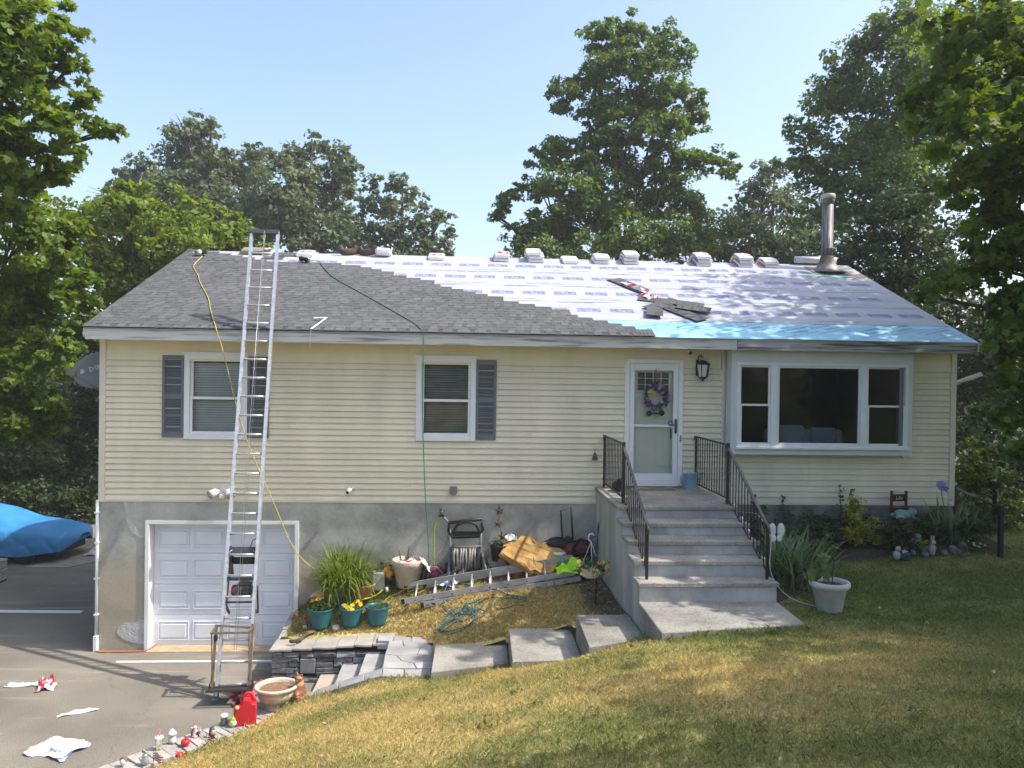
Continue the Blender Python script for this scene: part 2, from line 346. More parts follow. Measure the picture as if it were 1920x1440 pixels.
MB().add([(-34, -34, -.1), (5.5, -34, -.1), (5.5, -.02, 0), (3.3, -.02, 0), (.8, .3, 0), (.8, -.02, 0), (-.02, -.02, 0), (-.02, 15, 0), (-34, 15, 0)][:0] or
    [(-34, -34, 0), (5.5, -34, 0), (5.5, .5, 0), (-34, .5, 0), (-34, 15, 0), (-.02, 15, 0), (-.02, .5, 0)], [(0, 1, 2, 6, 3), (3, 6, 5, 4)]).build('driveway', m_asph, fix=False)
tag(D.objects['driveway'], kind='structure')
def lawnmat():
    m = D.materials.new('turf'); nt, N, L = _nt(m)
    out = N.new('ShaderNodeOutputMaterial'); p = N.new('ShaderNodeBsdfPrincipled'); L.new(p.outputs[0], out.inputs[0]); p.inputs['Roughness'].default_value = .95; p.inputs['Specular IOR Level'].default_value = .1
    at = N.new('ShaderNodeAttribute'); at.attribute_name = 'Col'; tc = N.new('ShaderNodeTexCoord')
    n1 = N.new('ShaderNodeTexNoise'); n1.inputs['Scale'].default_value = 26; n1.inputs['Detail'].default_value = 5; L.new(tc.outputs['Object'], n1.inputs[0])
    r1 = N.new('ShaderNodeValToRGB'); r1.color_ramp.elements[0].color = (.5, .5, .45, 1); r1.color_ramp.elements[1].color = (1.3, 1.3, 1.2, 1); r1.color_ramp.elements[0].position = .32; r1.color_ramp.elements[1].position = .68; L.new(n1.outputs[0], r1.inputs[0])
    mx = N.new('ShaderNodeMix'); mx.data_type = 'RGBA'; mx.blend_type = 'MULTIPLY'; mx.inputs[0].default_value = 1; L.new(at.outputs['Color'], mx.inputs[6]); L.new(r1.outputs[0], mx.inputs[7]); L.new(mx.outputs[2], p.inputs['Base Color'])
    bp = N.new('ShaderNodeBump'); bp.inputs['Strength'].default_value = .8; bp.inputs['Distance'].default_value = .02; L.new(n1.outputs[0], bp.inputs['Height']); L.new(bp.outputs[0], p.inputs['Normal'])
    return m
m_turf = lawnmat()
STRAW = np.array((.66, .535, .25)); GOLD = np.array((.60, .435, .165)); GREEN = np.array((.080, .125, .032)); DGREEN = np.array((.05, .085, .025)); OLIVE = np.array((.31, .315, .11))
def dryness(x, y):
    """1 = straw, 0 = green. the lawn is burnt by the drive and in the middle, greener toward the right and along the slabs"""
    n = fbm(x*.55, y*.75, 21, 4); n2 = fbm(x*2.3, y*2.6, 5, 3)
    base = np.interp(x, [1, 4, 6.5, 8.5, 10.5, 13, 20], [.84, .82, .76, .70, .46, .16, .1])
    base = base-.25*np.clip((-6.5-y)/3, 0, 1)*np.clip((x-5)/3, 0, 1)
    e = lawn_edge(x)-y; base = base-.45*np.exp(-(e/.35)**2)*(x < 10.3)*(x > 3.6)
    base = base+np.where(x > 9, .22*np.exp(-((y+4.9)/.8)**2)*np.exp(-((x-10.3)/2)**2), 0)
    return np.clip(base+(n-.5)*1.3+(n2-.5)*.6, 0, 1)
def grass_cols(x, y, dry, n):
    t = np.clip(dry+RNG.normal(0, .16, n), 0, 1)[:, None]; u = RNG.random(n)[:, None]
    drycol = GOLD*(1-u)+STRAW*u; gr = GREEN*(1-u)+OLIVE*u*.9
    c = np.where(t > .5, OLIVE+(drycol-OLIVE)*(t-.5)*2, gr+(OLIVE-gr)*t*2)
    return np.clip(c*RNG.uniform(.75, 1.25, (n, 1)), 0, 1)
def sheet(name, xs, yfun, ny, zfun, colfun=None, matl=m_turf, kind='structure', pw=1.6):
    """grid from columns: each x has y running from yfun(x)[0] to [1]"""
    xs = np.asarray(xs, float); nx = len(xs); t = np.linspace(0, 1, ny)**pw
    y1, y0 = yfun(xs); Y = y0[:, None]*(1-t)+y1[:, None]*t; X = np.repeat(xs[:, None], ny, 1); Z = zfun(X, Y)
    V = np.stack([X, Y, Z], -1).reshape(-1, 3); i = np.arange(nx-1)[:, None]*ny+np.arange(ny-1)
    F = np.stack([i, i+ny, i+ny+1, i+1], -1).reshape(-1, 4)[:, ::-1]
    c = V[F].mean(1); ok = np.abs(V[F[:, 0], 0]-V[F[:, 2], 0]) > .003; F = F[ok]; c = c[ok]; at = {}
    if colfun: at['Col'] = colfun(c[:, 0], c[:, 1])
    o = big_mesh(name, V, F, matl, True, at); tag(o, kind=kind); return o
def turfcol(x, y):
    d = dryness(x, y)[:, None]; return GREEN*1.2*(1-d)+(STRAW*.8)*d
_xs = np.unique(np.r_[np.linspace(-3, 2, 40), np.linspace(2, 16, 240), np.linspace(16, 45, 30), _ex])
sheet('lawn', _xs, lambda x: (np.full(len(x), -24.), lawn_edge(x)), 130, lawn_z, turfcol, pw=1.9)
def pcol(x, y):
    n = fbm(x*.8, y*1.1, 4); d = np.clip(.9+(n-.5)*1.2-.9*np.exp(-((y+.2)/.35)**2)-.7*np.clip((x-7.6)/.5, 0, 1), 0, 1)[:, None]
    soil = np.array((.11, .09, .065)); g = GREEN*1.0
    base = g*(1-d)+STRAW*.75*d; s = np.clip((x-7.65)/.4, 0, 1)[:, None]
    return base*(1-s)+soil*s
_px = np.unique(np.r_[np.linspace(3.24, 8.32, 110), _fx[1:-1]])
sheet('planter_soil', _px, lambda x: (np.full(len(x), -.005), np.interp(x, _fx, _fy)-.13), 40, plant_z, pcol, pw=1.)
# garden bed along the right of the house
def bed_front(x): return np.interp(x, [10.145, 10.7, 11.3, 12, 13, 14, 15], [-3.5, -3.1, -1.9, -1.3, -1.25, -1.2, -1.1])+.08*np.sin(x*5)
def bed_z(x, y): return lawn_z(x, y)+.012+.05*np.clip((y-bed_front(x))/.25, 0, 1)*(1+fbm(x*4, y*4, 9)-.5)
m_soil = mat('bed_mulch', (.035, .027, .02), .95, col2=(.085, .065, .045), scale=14, bump=.9, bscale=40)
sheet('garden_bed', np.linspace(10.146, 15, 90), lambda x: (np.full(len(x), -.006), bed_front(x)), 40, bed_z, None, m_soil, pw=1.)
# ------------------------------------------------------------ grass blades
def blades(name, n, xr, yr, ok, zf, colf, h, w, lean=.5, keep=None):
    x = RNG.uniform(*xr, n); y = RNG.uniform(*yr, n); k = ok(x, y)
    dist = np.hypot(x-CAMP.x, y-CAMP.y)
    if keep is not None: k &= RNG.random(n) < keep(dist)
    x, y, dist = x[k], y[k], dist[k]; n = len(x); z = zf(x, y)
    hh = h*RNG.uniform(.45, 1.25, n)*(.65+.7*fbm(x*1.7, y*1.7, 31))*(1+1.1*np.exp(-((lawn_edge(x)-y)/.10)**2)); ww = w*(1+np.clip(dist-6, 0, 12)*.12)*RNG.uniform(.7, 1.3, n)
    a = RNG.uniform(0, 2*PI, n); b = RNG.uniform(0, 2*PI, n); ln = lean*RNG.random(n)**.7*hh*1.6
    P = np.stack([x, y, z], 1); wv = np.stack([np.cos(a), np.sin(a), 0*a], 1)*ww[:, None]/2
    lv = np.stack([np.cos(b)*ln, np.sin(b)*ln, hh*.95], 1); mid = P+lv*np.array([.35, .35, .62])
    V = np.stack([P-wv, P+wv, mid+wv*.8, P+lv, mid-wv*.8], 1).reshape(-1, 3)
    F = np.arange(n*5).reshape(n, 5)
    return tag(big_mesh(name, V, F, attrmat('grass_blade_'+name, .75, .4), False, {'Col': colf(x, y, n)}), kind='stuff')
def infront(x, y): return (y < lawn_edge(x)-.0)&(lawn_z(x, y) > .05)&(np.abs(x-6.6+(y+13)*-.06) < (y+13.5)*.78+1.0)
def okl(x, y):
    return infront(x, y)&~((x > 10.14)&(y > bed_front(np.clip(x, 10.14, 15)))&(x < 15))
blades('grass', 620000, (1, 17), (-9.9, -.02), okl, lawn_z, lambda x, y, n: grass_cols(x, y, dryness(x, y), n), .040, .0045, .9, lambda d: np.clip((6.2/np.maximum(d, 3))**1.25, 0, 1))
def pdry(x, y):
    return np.clip(.95+(fbm(x*.8, y*1.1, 4)-.5)*1.5-.75*np.exp(-((y+.1)/.4)**2)-.3*np.exp(-((y-np.interp(x, _fx, _fy))/.2)**2), 0, 1)
blades('planter_grass', 42000, (3.3, 7.9), (-2.8, -.02), lambda x, y: (y > np.interp(x, _fx, _fy)+.02)&(RNG.random(len(x)) < np.clip(1.1-.9*(x-7.2), 0, 1)), plant_z,
    lambda x, y, n: grass_cols(x, y, pdry(x, y), n), .05, .008, .9)
# ------------------------------------------------------------ house
m_conc_f = None
def foundation_mat():
    m = D.materials.new('parged_foundation'); nt, N, L = _nt(m)
    out = N.new('ShaderNodeOutputMaterial'); p = N.new('ShaderNodeBsdfPrincipled'); L.new(p.outputs[0], out.inputs[0]); p.inputs['Roughness'].default_value = .9; p.inputs['Specular IOR Level'].default_value = .2
    tc = N.new('ShaderNodeTexCoord')
    n1 = N.new('ShaderNodeTexNoise'); n1.inputs['Scale'].default_value = 1.1; n1.inputs['Detail'].default_value = 7; n1.inputs['Roughness'].default_value = .62; L.new(tc.outputs['Object'], n1.inputs[0])
    r1 = N.new('ShaderNodeValToRGB'); e = r1.color_ramp.elements; e[0].color = (.235, .245, .22, 1); e[0].position = .38; e[1].color = (.43, .435, .39, 1); e[1].position = .63; L.new(n1.outputs[0], r1.inputs[0])
    # tan weathered lower part of the left pier and pale splash band near the soil
    sx = N.new('ShaderNodeSeparateXYZ'); L.new(tc.outputs['Object'], sx.inputs[0])
    n2 = N.new('ShaderNodeTexNoise'); n2.inputs['Scale'].default_value = 2.6; n2.inputs['Detail'].default_value = 5; L.new(tc.outputs['Object'], n2.inputs[0])
    ad = N.new('ShaderNodeMath'); ad.operation = 'MULTIPLY_ADD'; ad.inputs[1].default_value = -1.1; L.new(n2.outputs[0], ad.inputs[0]); L.new(sx.outputs['Z'], ad.inputs[2])
    mr = N.new('ShaderNodeMapRange'); mr.inputs[1].default_value = 1.25; mr.inputs[2].default_value = .7; L.new(ad.outputs[0], mr.inputs[0])
    lx = N.new('ShaderNodeMapRange'); lx.inputs[1].default_value = 7.2; lx.inputs[2].default_value = 4.6; L.new(sx.outputs['X'], lx.inputs[0])
    mm = N.new('ShaderNodeMath'); mm.operation = 'MULTIPLY'; L.new(mr.outputs[0], mm.inputs[0]); L.new(lx.outputs[0], mm.inputs[1])
    mx = N.new('ShaderNodeMix'); mx.data_type = 'RGBA'; mx.inputs[7].default_value = (.36, .32, .25, 1); L.new(mm.outputs[0], mx.inputs[0]); L.new(r1.outputs[0], mx.inputs[6])
    n3 = N.new('ShaderNodeTexNoise'); n3.inputs['Scale'].default_value = 22; n3.inputs['Detail'].default_value = 4; L.new(tc.outputs['Object'], n3.inputs[0])
    rx = N.new('ShaderNodeMapRange'); rx.inputs[1].default_value = 10.2; rx.inputs[2].default_value = 11.2; L.new(sx.outputs['X'], rx.inputs[0])  # tree and bay shade painted in as darker mottled grey toward the right end
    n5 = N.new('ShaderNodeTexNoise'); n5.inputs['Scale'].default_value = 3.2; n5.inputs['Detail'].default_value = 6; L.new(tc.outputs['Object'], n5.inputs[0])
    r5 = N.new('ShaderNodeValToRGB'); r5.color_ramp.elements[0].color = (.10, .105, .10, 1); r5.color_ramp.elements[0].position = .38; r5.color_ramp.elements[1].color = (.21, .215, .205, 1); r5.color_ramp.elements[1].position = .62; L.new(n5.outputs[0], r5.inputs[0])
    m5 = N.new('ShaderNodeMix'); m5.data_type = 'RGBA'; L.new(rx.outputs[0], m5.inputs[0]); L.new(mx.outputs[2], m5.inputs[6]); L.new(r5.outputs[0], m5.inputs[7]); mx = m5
    m3 = N.new('ShaderNodeMix'); m3.data_type = 'RGBA'; m3.blend_type = 'OVERLAY'; m3.inputs[0].default_value = .18; L.new(mx.outputs[2], m3.inputs[6]); L.new(n3.outputs[0], m3.inputs[7]); L.new(m3.outputs[2], p.inputs['Base Color'])
    bp = N.new('ShaderNodeBump'); bp.inputs['Strength'].default_value = .15; bp.inputs['Distance'].default_value = .008; L.new(n3.outputs[0], bp.inputs['Height']); L.new(bp.outputs[0], p.inputs['Normal'])
    return m
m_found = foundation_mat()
m_patch = mat('white_patch_plaster', (.36, .36, .35), .9, col2=(.5, .5, .48), scale=9, bump=.5, bscale=30)
m_siding = mat('cream_vinyl', (.71, .655, .505), .5, var=.035, scale=1.5, spec=.35, rand=.03, stain=((1.7, 1, .5), .90, 1.03))
m_trimcream = mat('cream_trim', (.65, .61, .50), .5, var=.03, scale=2)
m_white = mat('white_vinyl', (.72, .745, .76), .42, var=.03, scale=3)
m_whitewood = mat('white_painted_wood', (.74, .75, .74), .55, var=.05, scale=5, bump=.1, bscale=30)
m_fascia = mat('weathered_fascia', (.22, .22, .21), .8, col2=(.55, .56, .55), scale=2.4, stretch=(.5, 6, 7), contrast=(.32, .5), bump=.2, bscale=20)
m_fascia_dark = mat('peeling_fascia', (.10, .095, .09), .85, col2=(.40, .41, .41), scale=2.6, stretch=(.45, 7, 9), contrast=(.40, .58), bump=.3, bscale=20)
m_soffit = mat('soffit_panel', (.62, .58, .46), .6, var=.04)
m_shut = mat('slate_blue_shutter', (.125, .143, .168), .5, var=.06, scale=4)
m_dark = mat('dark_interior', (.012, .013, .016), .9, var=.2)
m_blackmetal = mat('black_iron', (.012, .012, .014), .45, var=.2, spec=.5)
m_glass = glassmat('window_glass', (.93, .96, .96), 1.1); m_clear = glassmat('clear_glass', (.97, .98, .98), .6)
m_bayglass = glassmat('bay_glass', (.50, .56, .64), .5)
m_screen = mat('insect_screen', (.02, .022, .025), .8, var=.1)
m_deck = mat('roof_plywood', (.42, .29, .16), .8, col2=(.55, .40, .24), scale=6, stretch=(1, 8, 8))
house = thing('house', 'cream raised ranch house with half shingled roof and white garage door', 'house')
def holes_boxes(mb, x0, x1, z0, z1, y0, y1, holes):
    """wall slab with rectangular openings, cut as strips"""
    zs = sorted({z0, z1, *[h[2] for h in holes], *[h[3] for h in holes]}); zs = [z for z in zs if z0 <= z <= z1]
    for a, b in zip(zs[:-1], zs[1:]):
        cut = sorted([(h[0], h[1]) for h in holes if h[2] < b-1e-6 and h[3] > a+1e-6]); x = x0
        for c in cut+[(x1, x1)]:
            if c[0] > x+1e-6: mb.bx(x, min(c[0], x1), y0, y1, a, b)
            x = max(x, c[1])
HL, HR, HB = 0.0, 14.73, 8.24       # left, right, back
ZB = 2.52; EXP = .1016; ZS = 5.215
W1 = (1.40, 2.37, 3.575, 4.95); W2 = (5.26, 6.205, 3.585, 4.955); DOOR = (8.84, 9.80, 2.84, 4.985); BAY = (10.60, 13.76, 3.42, 5.19)
GAR = (.80, 3.24, -.1, 2.13)
# foundation: front with the garage opening, sides, back
mb = MB()
holes_boxes(mb, HL, HR, -.3, ZB-.004, .0, .25, [GAR])
mb.bx(HL, HL+.25, .25, HB, -.3, ZB-.004); mb.bx(HR-.25, HR, .25, HB, -.3, ZB-.004); mb.bx(HL+.25, HR-.25, HB-.25, HB, -.3, ZB-.004)
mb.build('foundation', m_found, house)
def patch(pts, y): MB().prism([(x, z) for x, z in pts], -.004, .006, Matrix(((1, 0, 0, 0), (0, 0, 1, y), (0, 1, 0, 0), (0, 0, 0, 1)))).build('plaster_patch', m_patch, house)
patch([(.30, .28), (.42, .18), (.60, .12), (.755, .10), (.755, .50), (.66, .52), (.60, .46), (.42, .46), (.33, .40)], -.004)
patch([(.40, 2.5), (.50, 2.5), (.49, 2.3), (.54, 2.15), (.62, 2.0), (.72, 1.9), (.66, 1.88), (.50, 2.02), (.43, 2.2)], -.004)
# upper wall core behind the siding, with real openings, and the other three sides
mb = MB(); holes_boxes(mb, HL+.02, HR-.02, ZB, ZS, .03, .17, [W1, W2, DOOR, BAY])
mb.bx(HL+.02, HL+.15, .17, HB, ZB, ZS); mb.bx(HR-.15, HR-.02, .17, HB, ZB, ZS); mb.bx(HL+.15, HR-.15, HB-.15, HB, ZB, ZS)
mb.build('wall_core', m_trimcream, house)
# gables and side siding (seen only from the side)
mb = MB()
for x0 in (HL-.005, HR-.02):
    for k in range(26): mb.bx(x0, x0+.025, .0, HB, ZB+k*EXP, ZB+(k+1)*EXP-.004)
mb.build('side_siding', m_siding, house)
# ---- siding boards on the front, one object per board
def siding_board(x0, x1, k, n=1, top=None):
    z = ZB+k*EXP; h = EXP if top is None else top-z; L_ = x1-x0
    # profile: bottom lip proud, face leaning back to the top; slight waviness in long boards
    b = MB(); P = [(.0, .030), (.004, .0005), (.0, -.002), (.010, -.0085), (h*.55, -.0005), (h+.003, .012), (h+.003, .030)]
    P = [(.0, .03), (.0, -.010), (.007, -.0115), (h*.6, .001), (h-.0042, .011), (h-.0042, .03)]
    nx = max(1, int(L_/.8)); vs = []
    for i in range(nx+1):
        x = x0+L_*i/nx; wob = .0012*math.sin(x*3.1+k*1.7)
        for (pz, py) in P: vs.append((x, py+(wob if py < .02 else 0), z+pz))
    m = len(P); fs = [(i*m+j, (i+1)*m+j, (i+1)*m+(j+1) % m, i*m+(j+1) % m) for i in range(nx) for j in range(m)]
    fs += [tuple(range(m)), tuple(nx*m+j for j in range(m))[::-1]]
    b.add(vs, fs); return b.build('siding_board', m_siding, house)
CORN = .085
for k in range(23):
    za, zb_ = ZB+k*EXP, ZB+(k+1)*EXP
    segs = [(HL+CORN, HR-CORN)]
    for (a, b_, c, d) in ((W1[0]-.035, W1[1]+.035, W1[2]-.03, W1[3]+.03), (W2[0]-.035, W2[1]+.035, W2[2]-.03, W2[3]+.03), (DOOR[0]-.03, DOOR[1]+.03, DOOR[2]-.4, DOOR[3]+.02), (BAY[0]-.05, BAY[1]+.02, BAY[2]-.0, BAY[3])):
        if c < zb_-.01 and d > za+.01:
            ns = []
            for (s0, s1) in segs:
                if b_ <= s0 or a >= s1: ns.append((s0, s1)); continue
                if a > s0: ns.append((s0, a))
                if b_ < s1: ns.append((b_, s1))
            segs = ns
    # vinyl panels carry two courses; laps staggered every pair
    joint = [3.1+2.05*((k//2) % 3), 7.25-.9*((k//2) % 2), 12.0+.7*((k//2) % 2)]
    for (s0, s1) in segs:
        cuts = [s0]+[j for j in joint if s0+.5 < j < s1-.5]+[s1]
        for a, b_ in zip(cuts[:-1], cuts[1:]): siding_board(a+.0008, b_-.0008, k)
for a, b_ in ((HL+CORN, 5.1), (5.1, 10.50)): siding_board(a+.001, b_-.001, 23, top=ZS)
siding_board(13.79, HR-CORN, 23, top=ZS)
mb = MB().bx(HL+CORN, HR-CORN, -.012, .028, ZB-.028, ZB-.002); mb.build('starter_strip', m_trimcream, house)
for x0 in (HL-.012, HR-CORN-.002):
    MB().bx(x0, x0+CORN+.012, -.022, .06, ZB-.03, ZS).build('corner_post', m_trimcream, house)
MB().bx(10.515, 10.545, -.018, .03, ZB+.0, ZS-.002).build('corner_strip', m_trimcream, house)
# ---- windows
def window(nm, R, blind, screen=False, label=None):
    x0, x1, z0, z1 = R; w = MB(); t = .055
    w.bx(x0-.035, x0+t, -.03, .10, z0-.03, z1+.03, .004); w.bx(x1-t, x1+.035, -.03, .10, z0-.03, z1+.03, .004)
    w.bx(x0+t, x1-t, -.03, .10, z1-t, z1+.03, .004); w.bx(x0+t, x1-t, -.045, .10, z0-.03, z0+t, .004)
    w.bx(x0-.06, x1+.06, -.05, -.03, z1+.028, z1+.055)       # head flashing
    o = w.build('window', m_white, house)
    if label: o['label'] = label
    zm = (z0+z1)/2-.03; s = .042
    for (a, b_, y, dn) in ((zm-.02, z1-t, .045, 'upper'), (z0+t, zm+.025, .012, 'lower')):
        q = MB(); xa, xb = x0+t+.001, x1-t-.001
        q.bx(xa, xa+s, y-.016, y+.016, a, b_, .003); q.bx(xb-s, xb, y-.016, y+.016, a, b_, .003); q.bx(xa+s, xb-s, y-.016, y+.016, b_-s, b_, .003); q.bx(xa+s, xb-s, y-.016, y+.016, a, a+s*1.15, .003)
        q.build('sash', m_white, o)
        MB().add([(xa+s-.002, y, a+s-.002), (xb-s+.002, y, a+s-.002), (xb-s+.002, y, b_-s+.002), (xa+s-.002, y, b_-s+.002)], [(0, 1, 2, 3)]).build('pane', m_glass, o, fix=False)
    n = int((z1-z0-.12)/.042); q = MB()
    for i in range(n):
        z = z0+.06+.042*i; q.box(((x0+x1)/2, .125, z), (x1-x0-.11, .003, .040), (math.radians(-28), 0, 0))
    q.build('blind', blind, o)['kind'] = 'stuff'
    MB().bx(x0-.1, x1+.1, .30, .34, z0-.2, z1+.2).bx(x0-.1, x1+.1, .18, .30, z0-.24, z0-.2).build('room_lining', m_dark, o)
    return o
m_blind = mat('pale_blind', (.60, .63, .62), .6, var=.05)
m_blind2 = mat('dim_blind', (.20, .22, .21), .7, var=.12)
window('window', W1, m_blind, label='window with pale blinds between two slate shutters')
window('window', W2, m_blind2, label='darker window with one slate shutter on its right')
def shutter(x0, x1, z0, z1):
    w = MB(); t = .045; zm = (z0+z1)/2
    w.bx(x0, x0+t, -.035, -.004, z0, z1, .004); w.bx(x1-t, x1, -.035, -.004, z0, z1, .004)
    for a, b_ in ((z0, z0+.10), (zm-.045, zm+.045), (z1-.07, z1)): w.bx(x0+t, x1-t, -.034, -.004, a, b_, .003)
    w.bx(x0+t, x1-t, -.008, -.003, z0+.1, z1-.07)
    o = w.build('shutter', m_shut, house)
    sl = MB().box((0, 0, 0), (x1-x0-2*t, .030, .006), (math.radians(40), 0, 0)).mesh('louver', m_shut)
    for a, b_ in ((z0+.10, zm-.045), (zm+.045, z1-.07)):
        n = int((b_-a)/.036)
        for i in range(n):
            link('louver', sl, o, ((x0+x1)/2, -.021, a+(i+.5)*(b_-a)/n))
shutter(1.01, 1.362, 3.575, 4.945); shutter(2.41, 2.765, 3.575, 4.945); shutter(6.245, 6.59, 3.58, 4.95)
# ---- front door with storm door
dr = MB(); x0, x1, z0, z1 = DOOR
dr.bx(x0-.03, x0+.05, -.035, .12, z0-.03, z1+.02, .004); dr.bx(x1-.05, x1+.03, -.035, .12, z0-.03, z1+.02, .004); dr.bx(x0+.05, x1-.05, -.035, .12, z1-.05, z1+.02, .004)
dr.bx(x0+.05, x1-.05, -.06, .14, z0-.03, z0+.06, .004)
door = dr.build('front_door', m_whitewood, house)
door['label'] = 'white storm door over a pale green inner door'
sx0, sx1, sz0, sz1 = x0+.055, x1-.055, z0+.065, z1-.055
st = MB(); t = .085
st.bx(sx0, sx0+t, -.02, .012, sz0, sz1, .004); st.bx(sx1-t, sx1, -.02, .012, sz0, sz1, .004); st.bx(sx0+t, sx1-t, -.02, .012, sz1-.12, sz1, .004); st.bx(sx0+t, sx1-t, -.02, .012, sz0, sz0+.12, .004)
zm = sz0+.95; st.bx(sx0+t, sx1-t, -.018, .01, zm-.022, zm+.022, .003)
st.build('storm_door', m_white, door)
MB().add([(sx0+t, -.004, sz0+.12), (sx1-t, -.004, sz0+.12), (sx1-t, -.004, zm), (sx0+t, -.004, zm)], [(0, 1, 2, 3)]).build('pane', m_clear, door, fix=False)
MB().add([(sx0+t, -.004, zm), (sx1-t, -.004, zm), (sx1-t, -.004, sz1-.12), (sx0+t, -.004, sz1-.12)], [(0, 1, 2, 3)]).build('pane', m_clear, door, fix=False)
m_idoor = mat('pale_green_door', (.66, .70, .58), .45, var=.03)
idr = MB().bx(x0+.05, x1-.05, .09, .13, z0+.06, z1-.05)
for xa, xb in ((x0+.16, x0+.40), (x1-.40, x1-.16)):
    idr.bx(xa, xb, .082, .092, z0+.28, z0+1.02, .006); idr.bx(xa+.035, xb-.035, .074, .084, z0+.315, z0+.985, .008)
    idr.bx(xa, xb, .082, .092, z0+1.12, z0+1.5, .006); idr.bx(xa+.035, xb-.035, .074, .084, z0+1.155, z0+1.465, .008)
idr.build('inner_door', m_idoor, door)
li = MB().bx(x0+.16, x1-.16, .068, .092, z0+1.58, z0+1.98, .006); li.build('door_light_frame', m_idoor, door)
li = MB().bx(x0+.20, x1-.20, .060, .072, z0+1.62, z0+1.94); li.build('door_light', mat('leaded_glass', (.05, .06, .065), .12, var=.3, scale=20), door)
li = MB()
for i in range(5): li.bx(x0+.2+(x1-x0-.4)*i/4-.005, x0+.2+(x1-x0-.4)*i/4+.005, .054, .062, z0+1.62, z0+1.94)
for i in range(4): li.bx(x0+.2, x1-.2, .053, .061, z0+1.62+.107*i-.004, z0+1.62+.107*i+.004)
li.build('lead_strip', m_whitewood, door)
h = MB().bx(sx1-.058, sx1-.022, -.055, -.03, zm-.13, zm+.12, .008).bx(sx1-.05, sx1-.03, -.032, -.018, zm-.10, zm-.07).bx(sx1-.05, sx1-.03, -.032, -.018, zm+.06, zm+.09).bx(sx1-.15, sx1-.03, -.045, -.033, zm+.008, zm+.024)
h.build('handle', m_blackmetal, door)
MB().bx(sx1-.125, sx1-.105, -.008, .0, zm-.22, zm-.06).build('closer', m_blackmetal, door)
MB().ring([(sx1-.13+.035*math.cos(a), -.02, zm+.05+.035*math.sin(a)) for a in np.linspace(0, 2*PI, 13)], .011, 6, False).build('blue_tag', mat('blue_plastic', (.05, .16, .34), .4), door)
MB().bx(x1-.022, x1+.006, -.045, -.034, zm-.27, zm-.16, .003).bx(x1-.012, x1+.0, -.05, -.044, zm-.25, zm-.19).build('doorbell', mat('bell_grey', (.2, .2, .21), .4), door)
# ---- bay window box
by = -.26; bx0, bx1, bz0, bz1 = 10.60, 13.80, 3.415, 5.19
m_bay = mat('pale_grey_trim', (.60, .635, .645), .5, var=.04, scale=2.5)
bw = MB()
bw.bx(bx0, bx1, by, .02, bz0, bz0+.10, .004); bw.bx(bx0, bx1, by, .02, bz1-.22, bz1); bw.bx(bx0, bx0+.10, by, .02, bz0+.1, bz1-.22); bw.bx(bx1-.085, bx1, by, .02, bz0+.1, bz1-.22)
bw.bx(bx0-.012, bx1+.012, by-.012, .02, bz0-.02, bz0+.012)
bay = bw.build('bay_window', m_bay, house)
bay['label'] = 'boxed bay window with three dark panes'
fx0, fx1, fz0, fz1 = bx0+.10, bx1-.085, bz0+.10, bz1-.22
q = MB(); t = .05; qy0, qy1 = by-.022, by+.10
m1x, m2x = 11.345, 12.93
q.bx(fx0, fx1, qy0, qy1, fz0, fz0+t, .004); q.bx(fx0, fx1, qy0, qy1, fz1-t, fz1, .004)
q.bx(fx0, fx0+t, qy0, qy1, fz0+t, fz1-t, .004); q.bx(fx1-t, fx1, qy0, qy1, fz0+t, fz1-t, .004)
for c in (m1x, m2x): q.bx(c-.062, c+.062, qy0-.01, qy1, fz0+.0, fz1, .004)
q.bx(fx0-.02, fx1+.02, qy0-.035, qy0+.003, fz0-.025, fz0+.018, .004)
q.build('frame', m_white, bay)
def lite(xa, xb, za, zb, y, s, screen=False, parent=bay):
    u = MB(); u.bx(xa, xa+s, y-.014, y+.014, za, zb, .003); u.bx(xb-s, xb, y-.014, y+.014, za, zb, .003); u.bx(xa+s, xb-s, y-.014, y+.014, zb-s, zb, .003); u.bx(xa+s, xb-s, y-.014, y+.014, za, za+s, .003)
    u.build('sash', m_white if not screen else m_shut, parent)
    MB().add([(xa+s, y, za+s), (xb-s, y, za+s), (xb-s, y, zb-s), (xa+s, y, zb-s)], [(0, 1, 2, 3)]).build('pane', m_bayglass, parent, fix=False)
zmid = (fz0+fz1)/2-.0
lite(fx0+t, m1x-.062, fz0+t, zmid+.02, by+.005, .035); lite(fx0+t, m1x-.062, zmid-.015, fz1-t, by+.035, .03)
lite(m1x+.062, m2x-.062, fz0+t, fz1-t, by+.01, .035)
lite(m2x+.062, fx1-t, fz0+t, zmid+.02, by+.005, .035); lite(m2x+.062, fx1-t, zmid-.015, fz1-t, by+.035, .03)
MB().bx(fx1-t-.11, fx1-t-.036, by-.012, by-.006, fz0+t, fz1-t).build('screen_edge', m_shut, bay)
# the room behind: dark back wall, floor, pale sofa and a lamp glimpsed through the glass
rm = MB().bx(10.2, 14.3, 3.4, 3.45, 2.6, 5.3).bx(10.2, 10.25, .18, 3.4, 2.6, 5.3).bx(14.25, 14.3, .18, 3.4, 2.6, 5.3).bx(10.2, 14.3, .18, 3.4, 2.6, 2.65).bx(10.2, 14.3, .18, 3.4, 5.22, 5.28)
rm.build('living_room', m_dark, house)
m_sofa = mat('pale_upholstery', (.5, .5, .48), .9)
sf = MB().bx(11.55, 13.0, .55, .8, 3.0, 3.78, .06).bx(11.75, 12.25, .5, .6, 3.5, 3.86, .05).bx(12.35, 12.85, .5, .6, 3.5, 3.82, .05)
sf.build('sofa_back', m_sofa, house)
